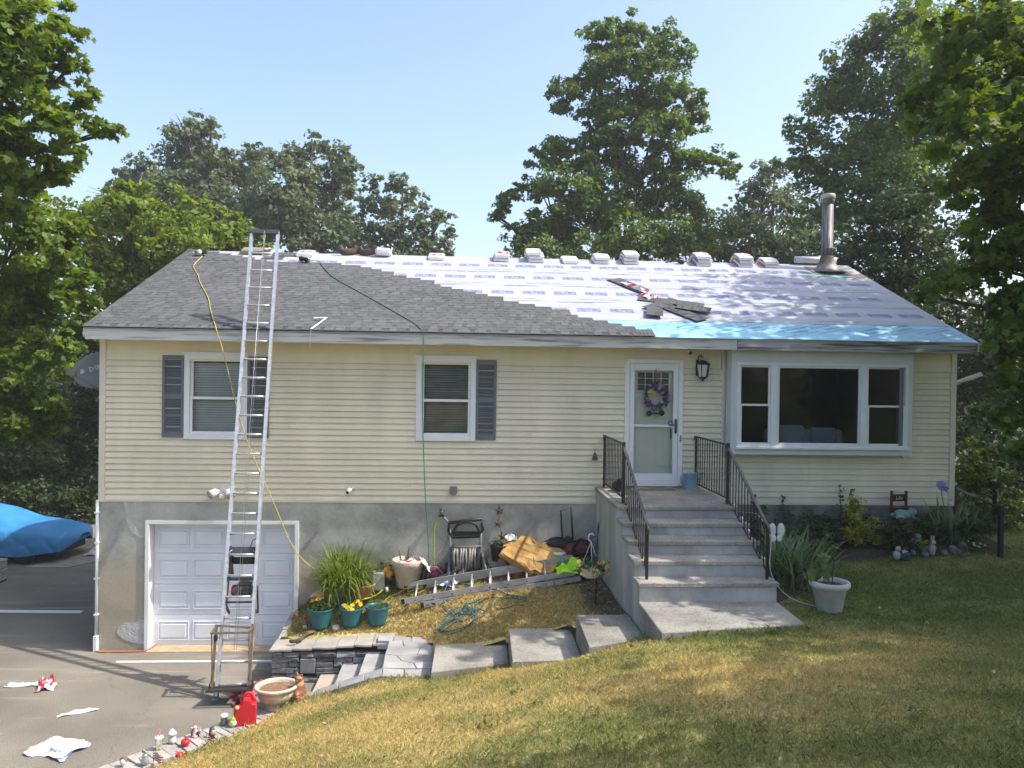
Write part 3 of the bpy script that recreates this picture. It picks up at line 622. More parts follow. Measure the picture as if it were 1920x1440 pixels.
# ---- garage
gd = MB(); g0, g1, gz0, gz1 = GAR
gd.bx(g0-.045, g0+.02, -.03, .24, 0, gz1+.05, .003); gd.bx(g1-.02, g1+.045, -.03, .24, 0, gz1+.05, .003); gd.bx(g0+.02, g1-.02, -.03, .24, gz1-.01, gz1+.05, .003)
gar = gd.build('garage_door', m_whitewood, house)
gar['label'] = 'white raised panel garage door'
m_gdoor = mat('garage_white', (.70, .735, .79), .5, var=.04, scale=2)
gx0, gx1, gt = g0+.022, g1-.022, gz1-.015; hs = gt/4
for i in range(4):
    z = i*hs; p_ = MB().bx(gx0, gx1, .19, .225, z+.003, z+hs-.003, .004)
    for j in range(4):
        a = gx0+.045+(gx1-gx0-.09)*j/4+.03; b_ = gx0+.045+(gx1-gx0-.09)*(j+1)/4-.03
        p_.bx(a, b_, .176, .192, z+.10, z+.118, .005); p_.bx(a, b_, .176, .192, z+hs-.118, z+hs-.10, .005); p_.bx(a, a+.018, .176, .192, z+.118, z+hs-.118, .005); p_.bx(b_-.018, b_, .176, .192, z+.118, z+hs-.118, .005); p_.bx(a+.045, b_-.045, .172, .192, z+.15, z+hs-.15, .012)
    p_.build('panel', m_gdoor, gar)
MB().bx(g0-.04, g1+.04, .245, .30, 0, gz1+.1).build('garage_lining', m_dark, house)
MB().bx(g0+.022, g1-.022, .186, .2, .0, .012).build('door_seal', m_dark, gar)
MB().bx(g0+.021, g1-.021, -.12, .185, -.05, .016, .005).build('threshold', mat('peach_concrete', (.46, .34, .22), .9, var=.15, scale=8, bump=.3), house)
ds = MB().ring([(-.02, -.03, ZB), (-.02, -.03, .25)], .028, 6).bx(-.055, .01, -.075, .0, .0, .26, .006)
for z in (.6, 1.2, 1.8, 2.3): ds.bx(-.055, .012, -.062, .0, z, z+.025)
ds.build('downspout', m_white, house)
# ---- eave: soffit, fascia boards
MB().bx(-.04, 14.78, -.42, -.001, ZS+.002, ZS+.02).bx(-.04, 14.78, HB+.001, HB+.42, ZS+.002, ZS+.02).build('soffit', m_soffit, house)
MB().bx(-.05, 10.62, -.445, -.42, 5.175, 5.355, .003).build('fascia_board', m_fascia, house)['label'] = 'grey white fascia board'
MB().bx(10.625, 14.79, -.452, -.42, 5.17, 5.36, .003).build('fascia_board', m_fascia_dark, house)['label'] = 'peeling dark streaked fascia board'
MB().bx(-.05, 14.79, HB+.42, HB+.445, 5.175, 5.355, .003).build('fascia_board', m_fascia, house)
ANG = math.atan2(1.96, 4.58); CA, SA = math.cos(ANG), math.sin(ANG)
E0 = Vector((0, -.46, 5.36)); SL = 4.982; RX0, RX1 = -.06, 14.83
def rp(x, s, h=0.): return Vector((x, E0.y+CA*s-SA*h, E0.z+SA*s+CA*h))
RM = Matrix(((1, 0, 0, 0), (0, CA, -SA, E0.y), (0, SA, CA, E0.z), (0, 0, 0, 1)))    # roof-local -> world
# gable triangles
mb = MB()
for x0 in (HL, HR-.03): mb.add([(x0, 0, ZS), (x0, HB, ZS), (x0, 4.12, 7.16), (x0+.03, 0, ZS), (x0+.03, HB, ZS), (x0+.03, 4.12, 7.16)], [(0, 1, 2), (3, 5, 4), (0, 3, 4, 1), (1, 4, 5, 2), (2, 5, 3, 0)])
mb.build('gable', m_siding, house)
# roof deck (front and back slopes)
mb = MB(); mb.box((0, 0, 0), (1, 1, 1)); mb.v = []; mb.f = []; mb.mi = []; mb.sm = []
mb.add([RM @ Vector(v) for v in [(RX0, 0, -.02), (RX1, 0, -.02), (RX1, SL, -.02), (RX0, SL, -.02), (RX0, 0, 0), (RX1, 0, 0), (RX1, SL, 0), (RX0, SL, 0)]], [(3, 2, 1, 0), (4, 5, 6, 7), (0, 1, 5, 4), (1, 2, 6, 5), (3, 0, 4, 7)])
rt, rb = RM @ Vector((0, SL, 0)), 8.70
mb.add([(RX0, rt.y, rt.z-.02), (RX1, rt.y, rt.z-.02), (RX1, rb, 5.34), (RX0, rb, 5.34), (RX0, rt.y, rt.z), (RX1, rt.y, rt.z), (RX1, rb, 5.36), (RX0, rb, 5.36)], [(0, 1, 2, 3), (7, 6, 5, 4), (2, 6, 7, 3), (1, 5, 6, 2), (0, 3, 7, 4)])
roof = mb.build('roof', m_deck, house)
mb = MB()
for x in (RX0-.012, RX1-.013):     # rake boards
    for (a, b_) in ((RM @ Vector((0, 0, 0)), rt), (Vector((0, rb, 5.36)), rt)):
        mb.add([(x, a.y, a.z-.15), (x, b_.y, b_.z-.15), (x, b_.y, b_.z-.012), (x, a.y, a.z-.012), (x+.025, a.y, a.z-.15), (x+.025, b_.y, b_.z-.15), (x+.025, b_.y, b_.z-.012), (x+.025, a.y, a.z-.012)], [(0, 1, 2, 3), (7, 6, 5, 4), (0, 4, 5, 1), (3, 2, 6, 7), (0, 3, 7, 4), (1, 5, 6, 2)])
mb.build('rake_board', m_fascia, house)
MB().bx(RX0, RX1, -.462, -.447, 5.345, 5.362).build('drip_edge', mat('drip_metal', (.35, .36, .36), .5, metal=.6), house)
# underlayment: blue membrane along the eave, four white printed sheets above, green membrane round the flue
m_ice = mat('blue_membrane', (.25, .53, .68), .5, col2=(.30, .58, .72), scale=1.4, bump=.15, bscale=5, spec=.5)
m_under = mat('white_underlayment', (.33, .35, .39), .55, col2=(.42, .435, .465), scale=.9, bump=.25, bscale=3.5, stretch=(.5, 2, 2), spec=.4)
m_print = mat('blue_print', (.20, .22, .50), .6, var=.15, scale=4)
m_iceprint = mat('grey_print', (.17, .36, .46), .6, var=.2, scale=6)
m_green = mat('green_membrane', (.22, .46, .40), .5, var=.08)
def sheet_on_roof(name, x0, x1, s0, s1, h, matl, parent=roof, rip=0):
    nx, ns = 60, 3; vs = []; fs = []
    for j in range(ns+1):
        for i in range(nx+1):
            x = lerp(x0, x1, i/nx); s = lerp(s0, s1, j/ns)+(0 if j else .012*math.sin(x*2.3+s0*9))
            vs.append(RM @ Vector((x, s, h+.0025*math.sin(x*5.1+j*2+s0)+.0025)))
    fs = [(j*(nx+1)+i, j*(nx+1)+i+1, (j+1)*(nx+1)+i+1, (j+1)*(nx+1)+i) for j in range(ns) for i in range(nx)]
    b = MB(); b.add(vs, fs, True); return b.build(name, matl, parent, fix=False)
ice = sheet_on_roof('ice_barrier', RX0+.005, RX1-.003, .0, .95, .004, m_ice)
pr = MB()
for i in range(9):
    x = 9.15+i*.66; M = RM @ Matrix.Translation((x, .50+(.12 if i % 2 else -.08), .0125)) @ Matrix.Rotation(.42, 4, 'Z')
    for j, (tx, sz) in enumerate((('ICE & WATER', .105), ('SHIELD', .12))): mb_text(pr, tx, sz, M @ Matrix.Translation((.06*j, .09-.14*j, 0)), .0004)
    for (a, b_) in (((-.38, .19), (.40, .19)), ((-.38, -.17), (.40, -.17))): pr.add([M @ Vector((a[0], a[1], 0)), M @ Vector((b_[0], b_[1], 0)), M @ Vector((b_[0], b_[1]+.012, 0)), M @ Vector((a[0], a[1]+.012, 0))], [(0, 1, 2, 3)])
pr.build('membrane_print', m_iceprint, ice, fix=False)['kind'] = 'stuff'
SH = [(.82, 1.90), (1.84, 2.90), (2.84, 3.88), (3.82, SL)]; LG = [(1.36,), (2.37,), (3.40,), (4.28,)]
_logo = MB()
mb_text(_logo, 'FELTEX', .125, Matrix.Identity(4), .0004, .003)
for sgn in (-1, 1): _logo.add([(sgn*.215, -.095, 0), (sgn*.165, -.095, 0), (sgn*.165, .095, 0), (sgn*.215, .095, 0)], [(0, 1, 2, 3)])
_logo.add([(-.165, -.095, 0), (.165, -.095, 0), (.165, -.080, 0), (-.165, -.080, 0)], [(0, 1, 2, 3)]); _logo.add([(-.165, .080, 0), (.165, .080, 0), (.165, .095, 0), (-.165, .095, 0)], [(0, 1, 2, 3)])
for i, ((s0, s1), lg) in enumerate(zip(SH, LG)):
    o = sheet_on_roof('underlayment_sheet', RX0+.004, RX1-.02-.004*i, s0, s1, .008+.004*i, m_under)
    pr = MB(); hh = .0155+.004*i
    for k in range(24):
        x = .4+k*.607+(.28*i % .6); s = lg[0]
        if x > RX1-.3: continue
        if x+.2 < np.interp(s, [-.1, .4, .9, 1.3, 1.76, 2.18, 2.7, 3.17, 3.9, 4.3, 5], [9.2, 8.7, 7.9, 7.3, 6.7, 6.1, 5.3, 4.6, 3.8, 1.2, -.5])-.4: continue
        M = RM @ Matrix.Translation((x, s, hh)); pr.add([M @ Vector(v) for v in _logo.v], _logo.f)
    for k in range(7):
        for (ds, ln) in ((s0+.14, .85), (s1-.10, .7)):
            x = 4+k*1.62+.35*i+ds*.3
            if x+1 > RX1 or x < np.interp(ds, [-.1, .9, 1.76, 2.7, 3.9, 4.3], [9.2, 7.9, 6.7, 5.3, 3.8, 1.2]): continue
            for q in range(3): pr.add([RM @ Vector((x+q*ln/3, ds-.008, hh)), RM @ Vector((x+(q+.85)*ln/3, ds-.008, hh)), RM @ Vector((x+(q+.85)*ln/3, ds+.008, hh)), RM @ Vector((x+q*ln/3, ds+.008, hh))], [(0, 1, 2, 3)])
    pr.build('sheet_print', m_print, o, fix=False)['kind'] = 'stuff'
sheet_on_roof('flue_membrane', 13.62, 14.44, 3.95, 4.42, .024, m_green)
MB().add([RM @ Vector(v) for v in [(14.44, 3.9, .006), (14.80, 3.9, .006), (14.80, SL, .006), (14.30, SL, .006), (14.44, 3.9, .022), (14.80, 3.9, .022), (14.80, SL, .022), (14.30, SL, .022)]], [(4, 5, 6, 7), (0, 1, 5, 4), (1, 2, 6, 5), (3, 0, 4, 7)]).build('bare_plywood', m_deck, roof)
# ---- shingles: one object each, eight laminated patterns shared
def granules():
    m = D.materials.new('charcoal_granules'); nt, N, L = _nt(m)
    out = N.new('ShaderNodeOutputMaterial'); p = N.new('ShaderNodeBsdfPrincipled'); L.new(p.outputs[0], out.inputs[0]); p.inputs['Roughness'].default_value = .9; p.inputs['Specular IOR Level'].default_value = .25
    tc = N.new('ShaderNodeTexCoord'); at = N.new('ShaderNodeAttribute'); at.attribute_name = 'rnd'
    vo = N.new('ShaderNodeTexNoise'); vo.inputs['Scale'].default_value = 160; vo.inputs['Detail'].default_value = 2; L.new(tc.outputs['Object'], vo.inputs[0])
    r = N.new('ShaderNodeValToRGB'); r.color_ramp.elements[0].color = (.028, .030, .033, 1); r.color_ramp.elements[1].color = (.122, .126, .132, 1); r.color_ramp.elements[0].position = .3; r.color_ramp.elements[1].position = .7; L.new(vo.outputs[0], r.inputs[0])
    oi = N.new('ShaderNodeObjectInfo'); ad = N.new('ShaderNodeMath'); ad.operation = 'MULTIPLY_ADD'; ad.inputs[1].default_value = .25; L.new(oi.outputs['Random'], ad.inputs[0]); L.new(at.outputs['Fac'], ad.inputs[2])
    hv = N.new('ShaderNodeHueSaturation'); L.new(ad.outputs[0], hv.inputs['Value']); L.new(r.outputs[0], hv.inputs['Color']); L.new(hv.outputs[0], p.inputs['Base Color'])
    return m
m_shing = granules()
SW, SE, SHT = 1.0, .1435, .335
def shingle_mesh(seed):
    rr = random.Random(seed); b = MB(); vals = []
    def slab(x0, x1, y0, y1, z0, z1, v):
        b.bx(x0, x1, y0, y1, z0, z1); vals.extend([v]*6)
    slab(0, SW-.002, 0, SHT, .0, .0035, .72)
    x = 0.
    while x < SW-.04:
        w = rr.uniform(.10, .21); g = rr.uniform(.05, .13); x1 = min(x+w, SW-.002)
        slab(x, x1, 0, .168, .0035, .0085, rr.uniform(.9, 1.35)); x = x1+g
    slab(0, SW-.002, .168, SHT, .0035, .0072, 1.0)
    me = b.mesh('shingle', m_shing); a = me.attributes.new('rnd', 'FLOAT', 'FACE'); a.data.foreach_set('value', np.array(vals, np.float32)); return me
SM = [shingle_mesh(40+i) for i in range(8)]
_bs = np.array([-.1, .2, .5, .9, 1.32, 1.76, 2.18, 2.69, 3.17, 3.60, 3.91, 4.05, 4.13, 4.30, 4.45, 4.63, 4.80, 5.05]); _bxr = np.array([9.35, 9.05, 8.62, 7.93, 7.34, 6.77, 6.14, 5.34, 4.65, 4.25, 3.72, 2.95, 1.75, 1.15, .85, .46, .25, -.02])
row = 0; nsh = 0; s = -.022
while s < SL-.12:
    xe = float(np.interp(s+SE, _bs, _bxr)); off = (row*.29 % 1.0); x = RX0-.015; hb = .026 if s < 4 else .030
    first = SW-off if off > .08 else SW
    while x < xe-.12:
        w = first if x < RX0+.001 else SW
        if x+w > xe+.35: w = max(.30, xe-x)
        top = min(SHT, SL-s+.01)
        o = link('shingle', SM[(row*3+nsh*5) % 8], roof, rp(x, s, hb+.0005*(row % 2)), (ANG-.014, 0, random.uniform(-.0012, .0012))); o.scale = (w/SW, top/SHT if top < SHT else 1, 1)
        x += w; nsh += 1; first = SW
    row += 1; s += SE
print('shingles', nsh)
# ridge cap strip left of the white field and on the back
MB().add([rp(RX0-.01, SL-.13, .046), rp(.35, SL-.13, .046), rp(.35, SL+.01, .046), rp(RX0-.01, SL+.01, .046), (RX0-.01, 4.3, 7.27), (.35, 4.3, 7.27)], [(0, 1, 2, 3), (3, 2, 5, 4)]).build('ridge_cap', mat('charcoal_cap', (.07, .072, .08), .9, var=.3, scale=60), roof, fix=False)
# ---- metal flue
fl = thing if False else None
m_flue = mat('stained_steel', (.07, .07, .072), .55, col2=(.27, .27, .275), scale=3, stretch=(5, 5, .5), metal=.25, contrast=(.35, .65))
m_soot = mat('sooty_steel', (.05, .045, .04), .6, col2=(.3, .27, .24), scale=6, metal=.4)
m_cone = mat('flashing_metal', (.27, .25, .245), .6, col2=(.11, .065, .045), scale=3.5, metal=.2, contrast=(.45, .65))
fc = rp(14.10, 4.50); zr = fc.z
f_ = MB().lathe([(.40, -.02), (.40, .0), (.23, .10), (.20, .19), (.155, .27), (.15, .34), (.13, .37)], (fc.x, fc.y, zr-.03), 20)
flue = f_.build('flue_pipe', m_cone, house)
MB().add([rp(13.68, 4.12, .03), rp(14.52, 4.12, .03), rp(14.52, 4.78, .03), rp(13.68, 4.78, .03), rp(13.68, 4.12, .036), rp(14.52, 4.12, .036), rp(14.52, 4.78, .036), rp(13.68, 4.78, .036)], [(4, 5, 6, 7), (0, 1, 5, 4), (1, 2, 6, 5), (3, 0, 4, 7)]).build('flashing', m_cone, flue)
MB().lathe([(.124, .3), (.124, .52), (.129, .525), (.129, .545), (.124, .55), (.124, 1.52)], (fc.x, fc.y, zr-.03), 20).build('pipe', m_flue, flue)
MB().lathe([(.115, 1.50), (.115, 1.56), (.142, 1.58), (.142, 1.66)], (fc.x, fc.y, zr-.03), 20).build('vent_collar', m_soot, flue)
MB().lathe([(.153, 1.645), (.157, 1.65), (.157, 1.74), (.15, 1.75), (.02, 1.755)], (fc.x, fc.y, zr-.03), 20).build('cap', mat('bright_steel', (.46, .45, .43), .5, var=.15, metal=.3), flue)
# ------------------------------------------------------------ concrete stoop, rails, walk, stone wall and stairs
m_aggr = mat('exposed_aggregate', (.27, .255, .225), .92, col2=(.40, .385, .345), scale=45, bump=.6, bscale=130, contrast=(.35, .65), stain=((1.6, 1.6, 1.6), .62, 1.08))
m_conc = mat('smooth_concrete', (.33, .345, .345), .85, col2=(.47, .48, .47), scale=1.8, bump=.2, bscale=25, stain=((2.2, 2.2, .9), .68, 1.08))
m_parge = mat('parged_side', (.32, .35, .345), .88, col2=(.45, .475, .46), scale=1.2, bump=.25, bscale=18, stretch=(1, 1.5, .7), stain=((1.5, 2.4, .7), .72, 1.08))
SXL, SXR = 8.32, 10.13
TR = [(-2.02, 2.79), (-2.42, 2.62), (-2.82, 2.45), (-3.20, 2.27), (-3.50, 2.06)]
stoop = thing('concrete_steps', 'concrete front stoop with five broad steps up to the door', 'steps')
mb = MB(); prev = 0.
for i, (y, z) in enumerate(TR):
    mb.bx(SXL+.015, SXR-.015, y+.03, prev if i else -.002, 1.0, z-.058); prev = y+.03
mb.build('stoop_body', m_parge, stoop)
prev = 0
for i, (y, z) in enumerate(TR):
    b = MB().bx(SXL-.01, SXR+.02, y, (prev+.028) if i else -.004, z-.058, z, .008); prev = y
    b.build('landing' if i == 0 else 'tread', m_aggr, stoop)
    zn = TR[i+1][1] if i < 4 else 1.81
    MB().bx(SXL+.01, SXR-.01, y+.026, y+.034, zn, z-.059).build('riser', m_conc, stoop)
walk = D.objects.new('path', None); COL.objects.link(walk); tag(walk, kind='structure')
def slab(name, pts, z0, z1, m, parent, bev=.012):
    """slab from a plan outline with a small worn edge"""
    n = len(pts); cx = sum(p[0] for p in pts)/n; cy = sum(p[1] for p in pts)/n
    ins = [(cx+(x-cx)*(1-bev/max(.05, math.hypot(x-cx, y-cy))), cy+(y-cy)*(1-bev/max(.05, math.hypot(x-cx, y-cy)))) for x, y in pts]
    zf = z1 if callable(z1) else (lambda x, y: z1); z0f = z0 if callable(z0) else (lambda x, y: z0)
    vs = [(x, y, z0f(x, y)) for x, y in pts]+[(x, y, zf(x, y)-bev*.7) for x, y in pts]+[(x, y, zf(x, y)) for x, y in ins]
    fs = [tuple(range(n))[::-1], tuple(range(2*n, 3*n))]+[(i, (i+1) % n, n+(i+1) % n, n+i) for i in range(n)]+[(n+i, n+(i+1) % n, 2*n+(i+1) % n, 2*n+i) for i in range(n)]
    return MB().add(vs, fs).build(name, m, parent)
slab('concrete_slab', [(SXL, -4.66), (10.1, -4.38), (10.13, -3.47), (SXL, -3.47)], 1.2, 1.81, m_aggr, walk)
slab('concrete_slab', [(7.58, -4.17), (8.312, -3.86), (8.312, -2.93), (7.6, -2.93)], .9, 1.48, m_aggr, walk)
slab('concrete_slab', [(6.70, -3.72), (7.575, -3.66), (7.59, -2.46), (6.72, -2.46)], .6, 1.15, m_aggr, walk)
slab('concrete_slab', [(5.68, -3.26), (6.695, -2.98), (6.71, -2.2), (5.69, -2.2)], .3, .85, m_aggr, walk)
# ---- iron railings
def railing(x, label, lean=0):
    r = thing('iron_railing', label, 'railing', (x, 0, 0))
    yb, yf, y2 = -.10, -1.74, -3.32; zt, zl = 3.68, 2.79; zt2 = 2.76
    def post(y, z0, z1, s=.034): MB().bx(-s/2, s/2, y-s/2, y+s/2, z0, z1).build('post', m_blackmetal, r)
    post(yb, zl, zt); post(yf, zl, zt+.03, .042); post(y2, 2.06, zt2-.01)
    MB().bx(-.022, .022, yf, yb+.04, zt-.012, zt+.012, .004).build('handrail', m_blackmetal, r)
    MB().ring([(0, yb+.04, zt), (0, yb+.075, zt-.03), (0, yb+.05, zt-.065), (0, yb+.02, zt-.05)], .016, 6).build('scroll', m_blackmetal, r)
    b = MB(); a_, c_ = Vector((0, yf-.01, zt-.04)), Vector((0, y2, zt2)); d = c_-a_
    b.box((a_+c_)/2, (.046, d.length, .022), (math.atan2(d.z, d.y)+PI, 0, 0), .005); b.ring([c_+Vector((0, .02, .01)), c_+Vector((0, -.05, -.03)), c_+Vector((0, -.06, -.085)), c_+Vector((0, -.015, -.09))], .018, 6)
    b.build('handrail', mat('worn_iron', (.05, .05, .055), .4, var=.4, scale=6), r)
    b = MB().bx(-.012, .012, yf, yb, zl+.075, zl+.092); b.build('bottom_rail', m_blackmetal, r)
    lo1, lo2 = Vector((0, yf, zl+.08)), Vector((0, y2, 2.06+.10)); e = lo2-lo1
    MB().box((lo1+lo2)/2, (.02, e.length, .016), (math.atan2(e.z, e.y)+PI, 0, 0)).build('bottom_rail', m_blackmetal, r)
    bm_ = MB().bx(-.0065, .0065, -.0065, .0065, 0, 1).mesh('baluster', m_blackmetal)
    for i in range(1, 13):
        y = lerp(yb, yf, i/13); o = link('baluster', bm_, r, (0, y, zl+.085)); o.scale = (1, 1, zt-zl-.09)
    for i in range(1, 13):
        t = i/13; y = lerp(yf, y2, t); z0 = lerp(lo1.z, lo2.z, t); z1 = lerp(a_.z, c_.z, t); o = link('baluster', bm_, r, (0, y, z0)); o.scale = (1, 1, z1-z0)
    return r
railing(8.455, 'black iron railing on the planter side of the steps')
railing(10.05, 'black iron railing on the bay window side of the steps')
# ---- dry stone wall
m_stone = mat('blue_grey_stone', (.085, .09, .10), .85, col2=(.24, .245, .25), scale=7, bump=.7, bscale=22, rand=.35, contrast=(.32, .68))
m_cap = mat('bluestone_cap', (.30, .285, .26), .85, col2=(.42, .395, .355), scale=5, bump=.4, bscale=18, rand=.14)
m_flag = mat('flagstone', (.25, .26, .28), .82, col2=(.40, .39, .37), scale=3.2, bump=.35, bscale=16, rand=.16)
m_flagp = mat('peach_flagstone', (.36, .30, .25), .82, col2=(.46, .39, .32), scale=3.5, bump=.3, bscale=16)
m_mortar = mat('dark_mortar', (.035, .035, .035), .95, var=.3)
wall = thing('stone_wall', 'low grey dry stone retaining wall beside the garage door', 'wall')
MB().bx(3.225, 5.0, -1.37, -.98, -.1, .47).bx(3.225, 3.50, -.98, -.005, -.1, .52).build('wall_core', m_mortar, wall)
def rock(x0, x1, z0, z1, yf, yb, rr, k=.02):
    """split-faced stone: bevelled block with every corner pushed about"""
    b = MB().bx(x0, x1, yf, yb, z0, z1, rr.uniform(.008, .016)); q = []
    for v in b.v:
        f = 1 if v[1] < yf+.05 else .2
        q.append((v[0]+rr.uniform(-1, 1)*k*.45, v[1]-f*rr.uniform(-.4, 1)*k*1.6, v[2]+rr.uniform(-1, 1)*k*.42))
    b.v = q; return b
rr = random.Random(5); z = .005
# a smooth square stone interrupts the courses
SQ = (3.62, 3.86, .13, .36)
rows = []
while z < .455:
    h = rr.uniform(.045, .075); h = min(h, .465-z)
    if h < .03: break
    rows.append((z, z+h)); z += h+.006
for ri, (za, zb_) in enumerate(rows):
    x = 3.21-rr.uniform(0, .01)
    while x < 4.97:
        w = rr.uniform(.13, .40); x1 = min(x+w, 4.985)
        if 4.985-x1 < .09: x1 = 4.985
        if zb_ > SQ[2]+.01 and za < SQ[3]-.01 and x < SQ[1] and x1 > SQ[0]:
            if x < SQ[0]-.05: x1 = SQ[0]-.005
            else:
                x = SQ[1]+.006; continue
        rock(x, x1-.007, za, zb_, -1.41+rr.uniform(-.012, .014), -1.30, rr).build('stone', m_stone, wall); x = x1
rock(SQ[0]+.004, SQ[1]-.002, SQ[2]+.004, SQ[3]-.002, -1.425, -1.3, rr, .006).build('stone', mat('smooth_grey_stone', (.20, .205, .21), .75, var=.15, scale=8, bump=.2, bscale=30), wall)['label'] = 'smooth square stone set in the wall'
x = 3.17; k = 0
for w in (.34, .30, .36, .26, .28, .30):
    a, b_ = x, x+w-.008; zt = .505+.016*(x-3.2)/.3; j = lambda s_=.012: rr.uniform(-s_, s_)
    slab('coping_stone', [(a, -1.43+j()), ((a+b_)/2, -1.435+j()), (b_, -1.43+j()), (b_+j(.006), -.97+j(.02)), ((a+b_)/2, -.96+j(.02)), (a+j(.006), -.97+j(.02))], zt-.034, zt, m_cap, wall); x += w
y = -.955
for h in (.33, .30, .33):
    zt = .51+.12*(y+.97)/.97; slab('coping_stone', [(3.175+rr.uniform(-.01, .01), y), (3.55, y+rr.uniform(-.01, .01)), (3.53, y+h-.008), (3.175+rr.uniform(-.01, .01), y+h-.008)], zt-.02, lambda xx, yy: .51+.13*(yy+.97)/.97, m_cap, wall); y += h
# left (drive) face of the wall
for ri, (za, zb_) in enumerate(rows):
    y = -1.29
    while y < -.03:
        w = rr.uniform(.15, .38); y1 = min(y+w, -.02)
        b = rock(y, y1-.007, za, zb_, 0, .06, rr); b.v = [(3.208+v[1], v[0], v[2]) for v in b.v]; b.build('stone', m_stone, wall); y = y1
# ---- flagstone stairs from the drive up to the walk
st = thing('stone_stairs', 'short flight of flagstone steps against the stone wall', 'steps')
MB().bx(3.98, 5.66, -2.66, -1.44, -.1, .06).bx(4.30, 5.66, -2.66, -1.44, .06, .20).bx(4.645, 5.66, -2.66, -1.44, .2, .36).bx(5.0, 5.66, -2.72, -1.44, .36, .585).build('stair_core', m_mortar, st)
def edge_y(x): return float(np.interp(x, [3.7, 3.95, 4.95, 5.68], [-2.12, -2.12, -2.50, -2.56]))
for (a, b_, zt, m, split) in ((3.94, 4.29, .125, m_flagp, .0), (4.265, 4.635, .275, m_flag, .5), (4.61, 4.99, .43, m_flag, .55)):
    ye = edge_y((a+b_)/2); ys = [-1.425]+([lerp(-1.425, ye, split+.05)] if split else [])+[ye]
    for y1, y0 in zip(ys[:-1], ys[1:]):
        slab('flagstone', [(a, y0+.008), (b_, y0+.008+rr.uniform(-.01, .01)), (b_, y1-.004), (a+rr.uniform(-.008, .008), y1-.004)], zt-.045, zt, m, st)
    for q in range(3):
        yy = lerp(-1.44, ye, q/3); rk = rock(yy-(1.44-1.44)-(abs(ye+1.44)/3)+.006, yy-.004, zt-.15, zt-.047, 0, .05, rr, .008); rk.v = [(a+.025+v[1], v[0], v[2]) for v in rk.v]; rk.build('riser_stone', m_stone, st)
# landing: irregular flags laid with dark joints
G = [[(4.955, -1.44), (5.16, -1.42), (5.42, -1.43), (5.655, -1.45)], [(4.96, -1.72), (5.20, -1.66), (5.45, -1.75), (5.665, -1.69)], [(4.955, -2.0), (5.13, -2.06), (5.42, -2.02), (5.665, -2.1)], [(4.97, -2.30), (5.22, -2.26), (5.40, -2.36), (5.67, -2.30)], [(4.97, -2.53), (5.18, -2.54), (5.45, -2.55), (5.67, -2.56)]]
def inset(P, d=.007):
    cx = sum(p[0] for p in P)/len(P); cy = sum(p[1] for p in P)/len(P)
    return [(x+(cx-x)*d/max(.05, math.hypot(x-cx, y-cy)), y+(cy-y)*d/max(.05, math.hypot(x-cx, y-cy))) for x, y in P]
def quadflag(i, j, i2=None, j2=None):
    i2 = i2 or i+1; j2 = j2 or j+1
    P = [G[i2][k] for k in range(j, j2+1)]+[G[k][j2] for k in range(i2-1, i-1, -1)]+[G[i][k] for k in range(j2-1, j-1, -1)]+[G[k][j] for k in range(i+1, i2)]
    slab('flagstone', inset(P), .59, .63+rr.uniform(-.003, .003), m_flag, st, .008)
quadflag(0, 0, 1, 1); quadflag(0, 1, 1, 3); quadflag(1, 0, 2, 2); quadflag(1, 2); quadflag(2, 0, 3, 1); quadflag(2, 1, 3, 3); quadflag(3, 0, 4, 2); quadflag(3, 2)
# back edging between landing and planter
xs = [4.78, 5.02, 5.3, 5.62, 5.9, 6.15]
for a, b_ in zip(xs[:-1], xs[1:]): slab('edging_stone', inset([(a, -1.42-.12*(a-4.8)), (b_, -1.42-.12*(b_-4.8)), (b_-.02, -1.22-.12*(b_-4.8)), (a-.01, -1.20-.12*(a-4.8))]), .5, .632, m_flag, st, .01)
# sloping cheek of flags down the lawn side
P0 = [(3.66, -1.98), (3.98, -2.14), (4.34, -2.27), (4.72, -2.42), (4.98, -2.52), (5.28, -2.57), (5.66, -2.58)]
P1 = [(3.70, -2.30), (4.02, -2.40), (4.38, -2.53), (4.76, -2.72), (5.00, -2.80), (5.30, -2.84), (5.66, -2.84)]
def chz(x, y): return float(np.interp(x, [3.66, 3.95, 4.95, 5.7], [.09, .15, .625, .632]))
for k in range(6): slab('edging_stone', inset([P1[k], P1[k+1], P0[k+1], P0[k]]), lambda x, y: chz(x, y)-.10, chz, m_flag, st, .01)
# ---- kerb of flat grey stones along the drive
kerb = D.objects.new('kerb', None); COL.objects.link(kerb); tag(kerb, kind='structure')
kp = spline([(-.2, -8.0, 0), (.95, -5.7, 0), (1.7, -4.6, 0), (2.22, -3.88, 0), (2.70, -3.38, 0), (3.02, -3.05, 0), (3.27, -2.70, 0), (3.46, -2.32, 0)], 4)
m_kerb = mat('kerb_stone', (.26, .255, .24), .9, col2=(.40, .385, .36), scale=7, bump=.5, bscale=30, rand=.15)
L_ = 0; k = 0
for a, b_ in zip(kp[:-1], kp[1:]):
    d = (b_-a).normalized(); nrm = Vector((-d.y, d.x, 0)); w = .20
    P = [a-nrm*w+d*.006, b_-nrm*w-d*.006, b_+nrm*w-d*.006, a+nrm*w+d*.006]
    slab('kerb_stone', [(p.x+rr.uniform(-.01, .01), p.y+rr.uniform(-.01, .01)) for p in P], -.05, .045+rr.uniform(-.008, .012), m_kerb, kerb, .012)
def kerb_at(t):
    i = t*(len(kp)-1); j = min(int(i), len(kp)-2); return kp[j].lerp(kp[j+1], i-j)
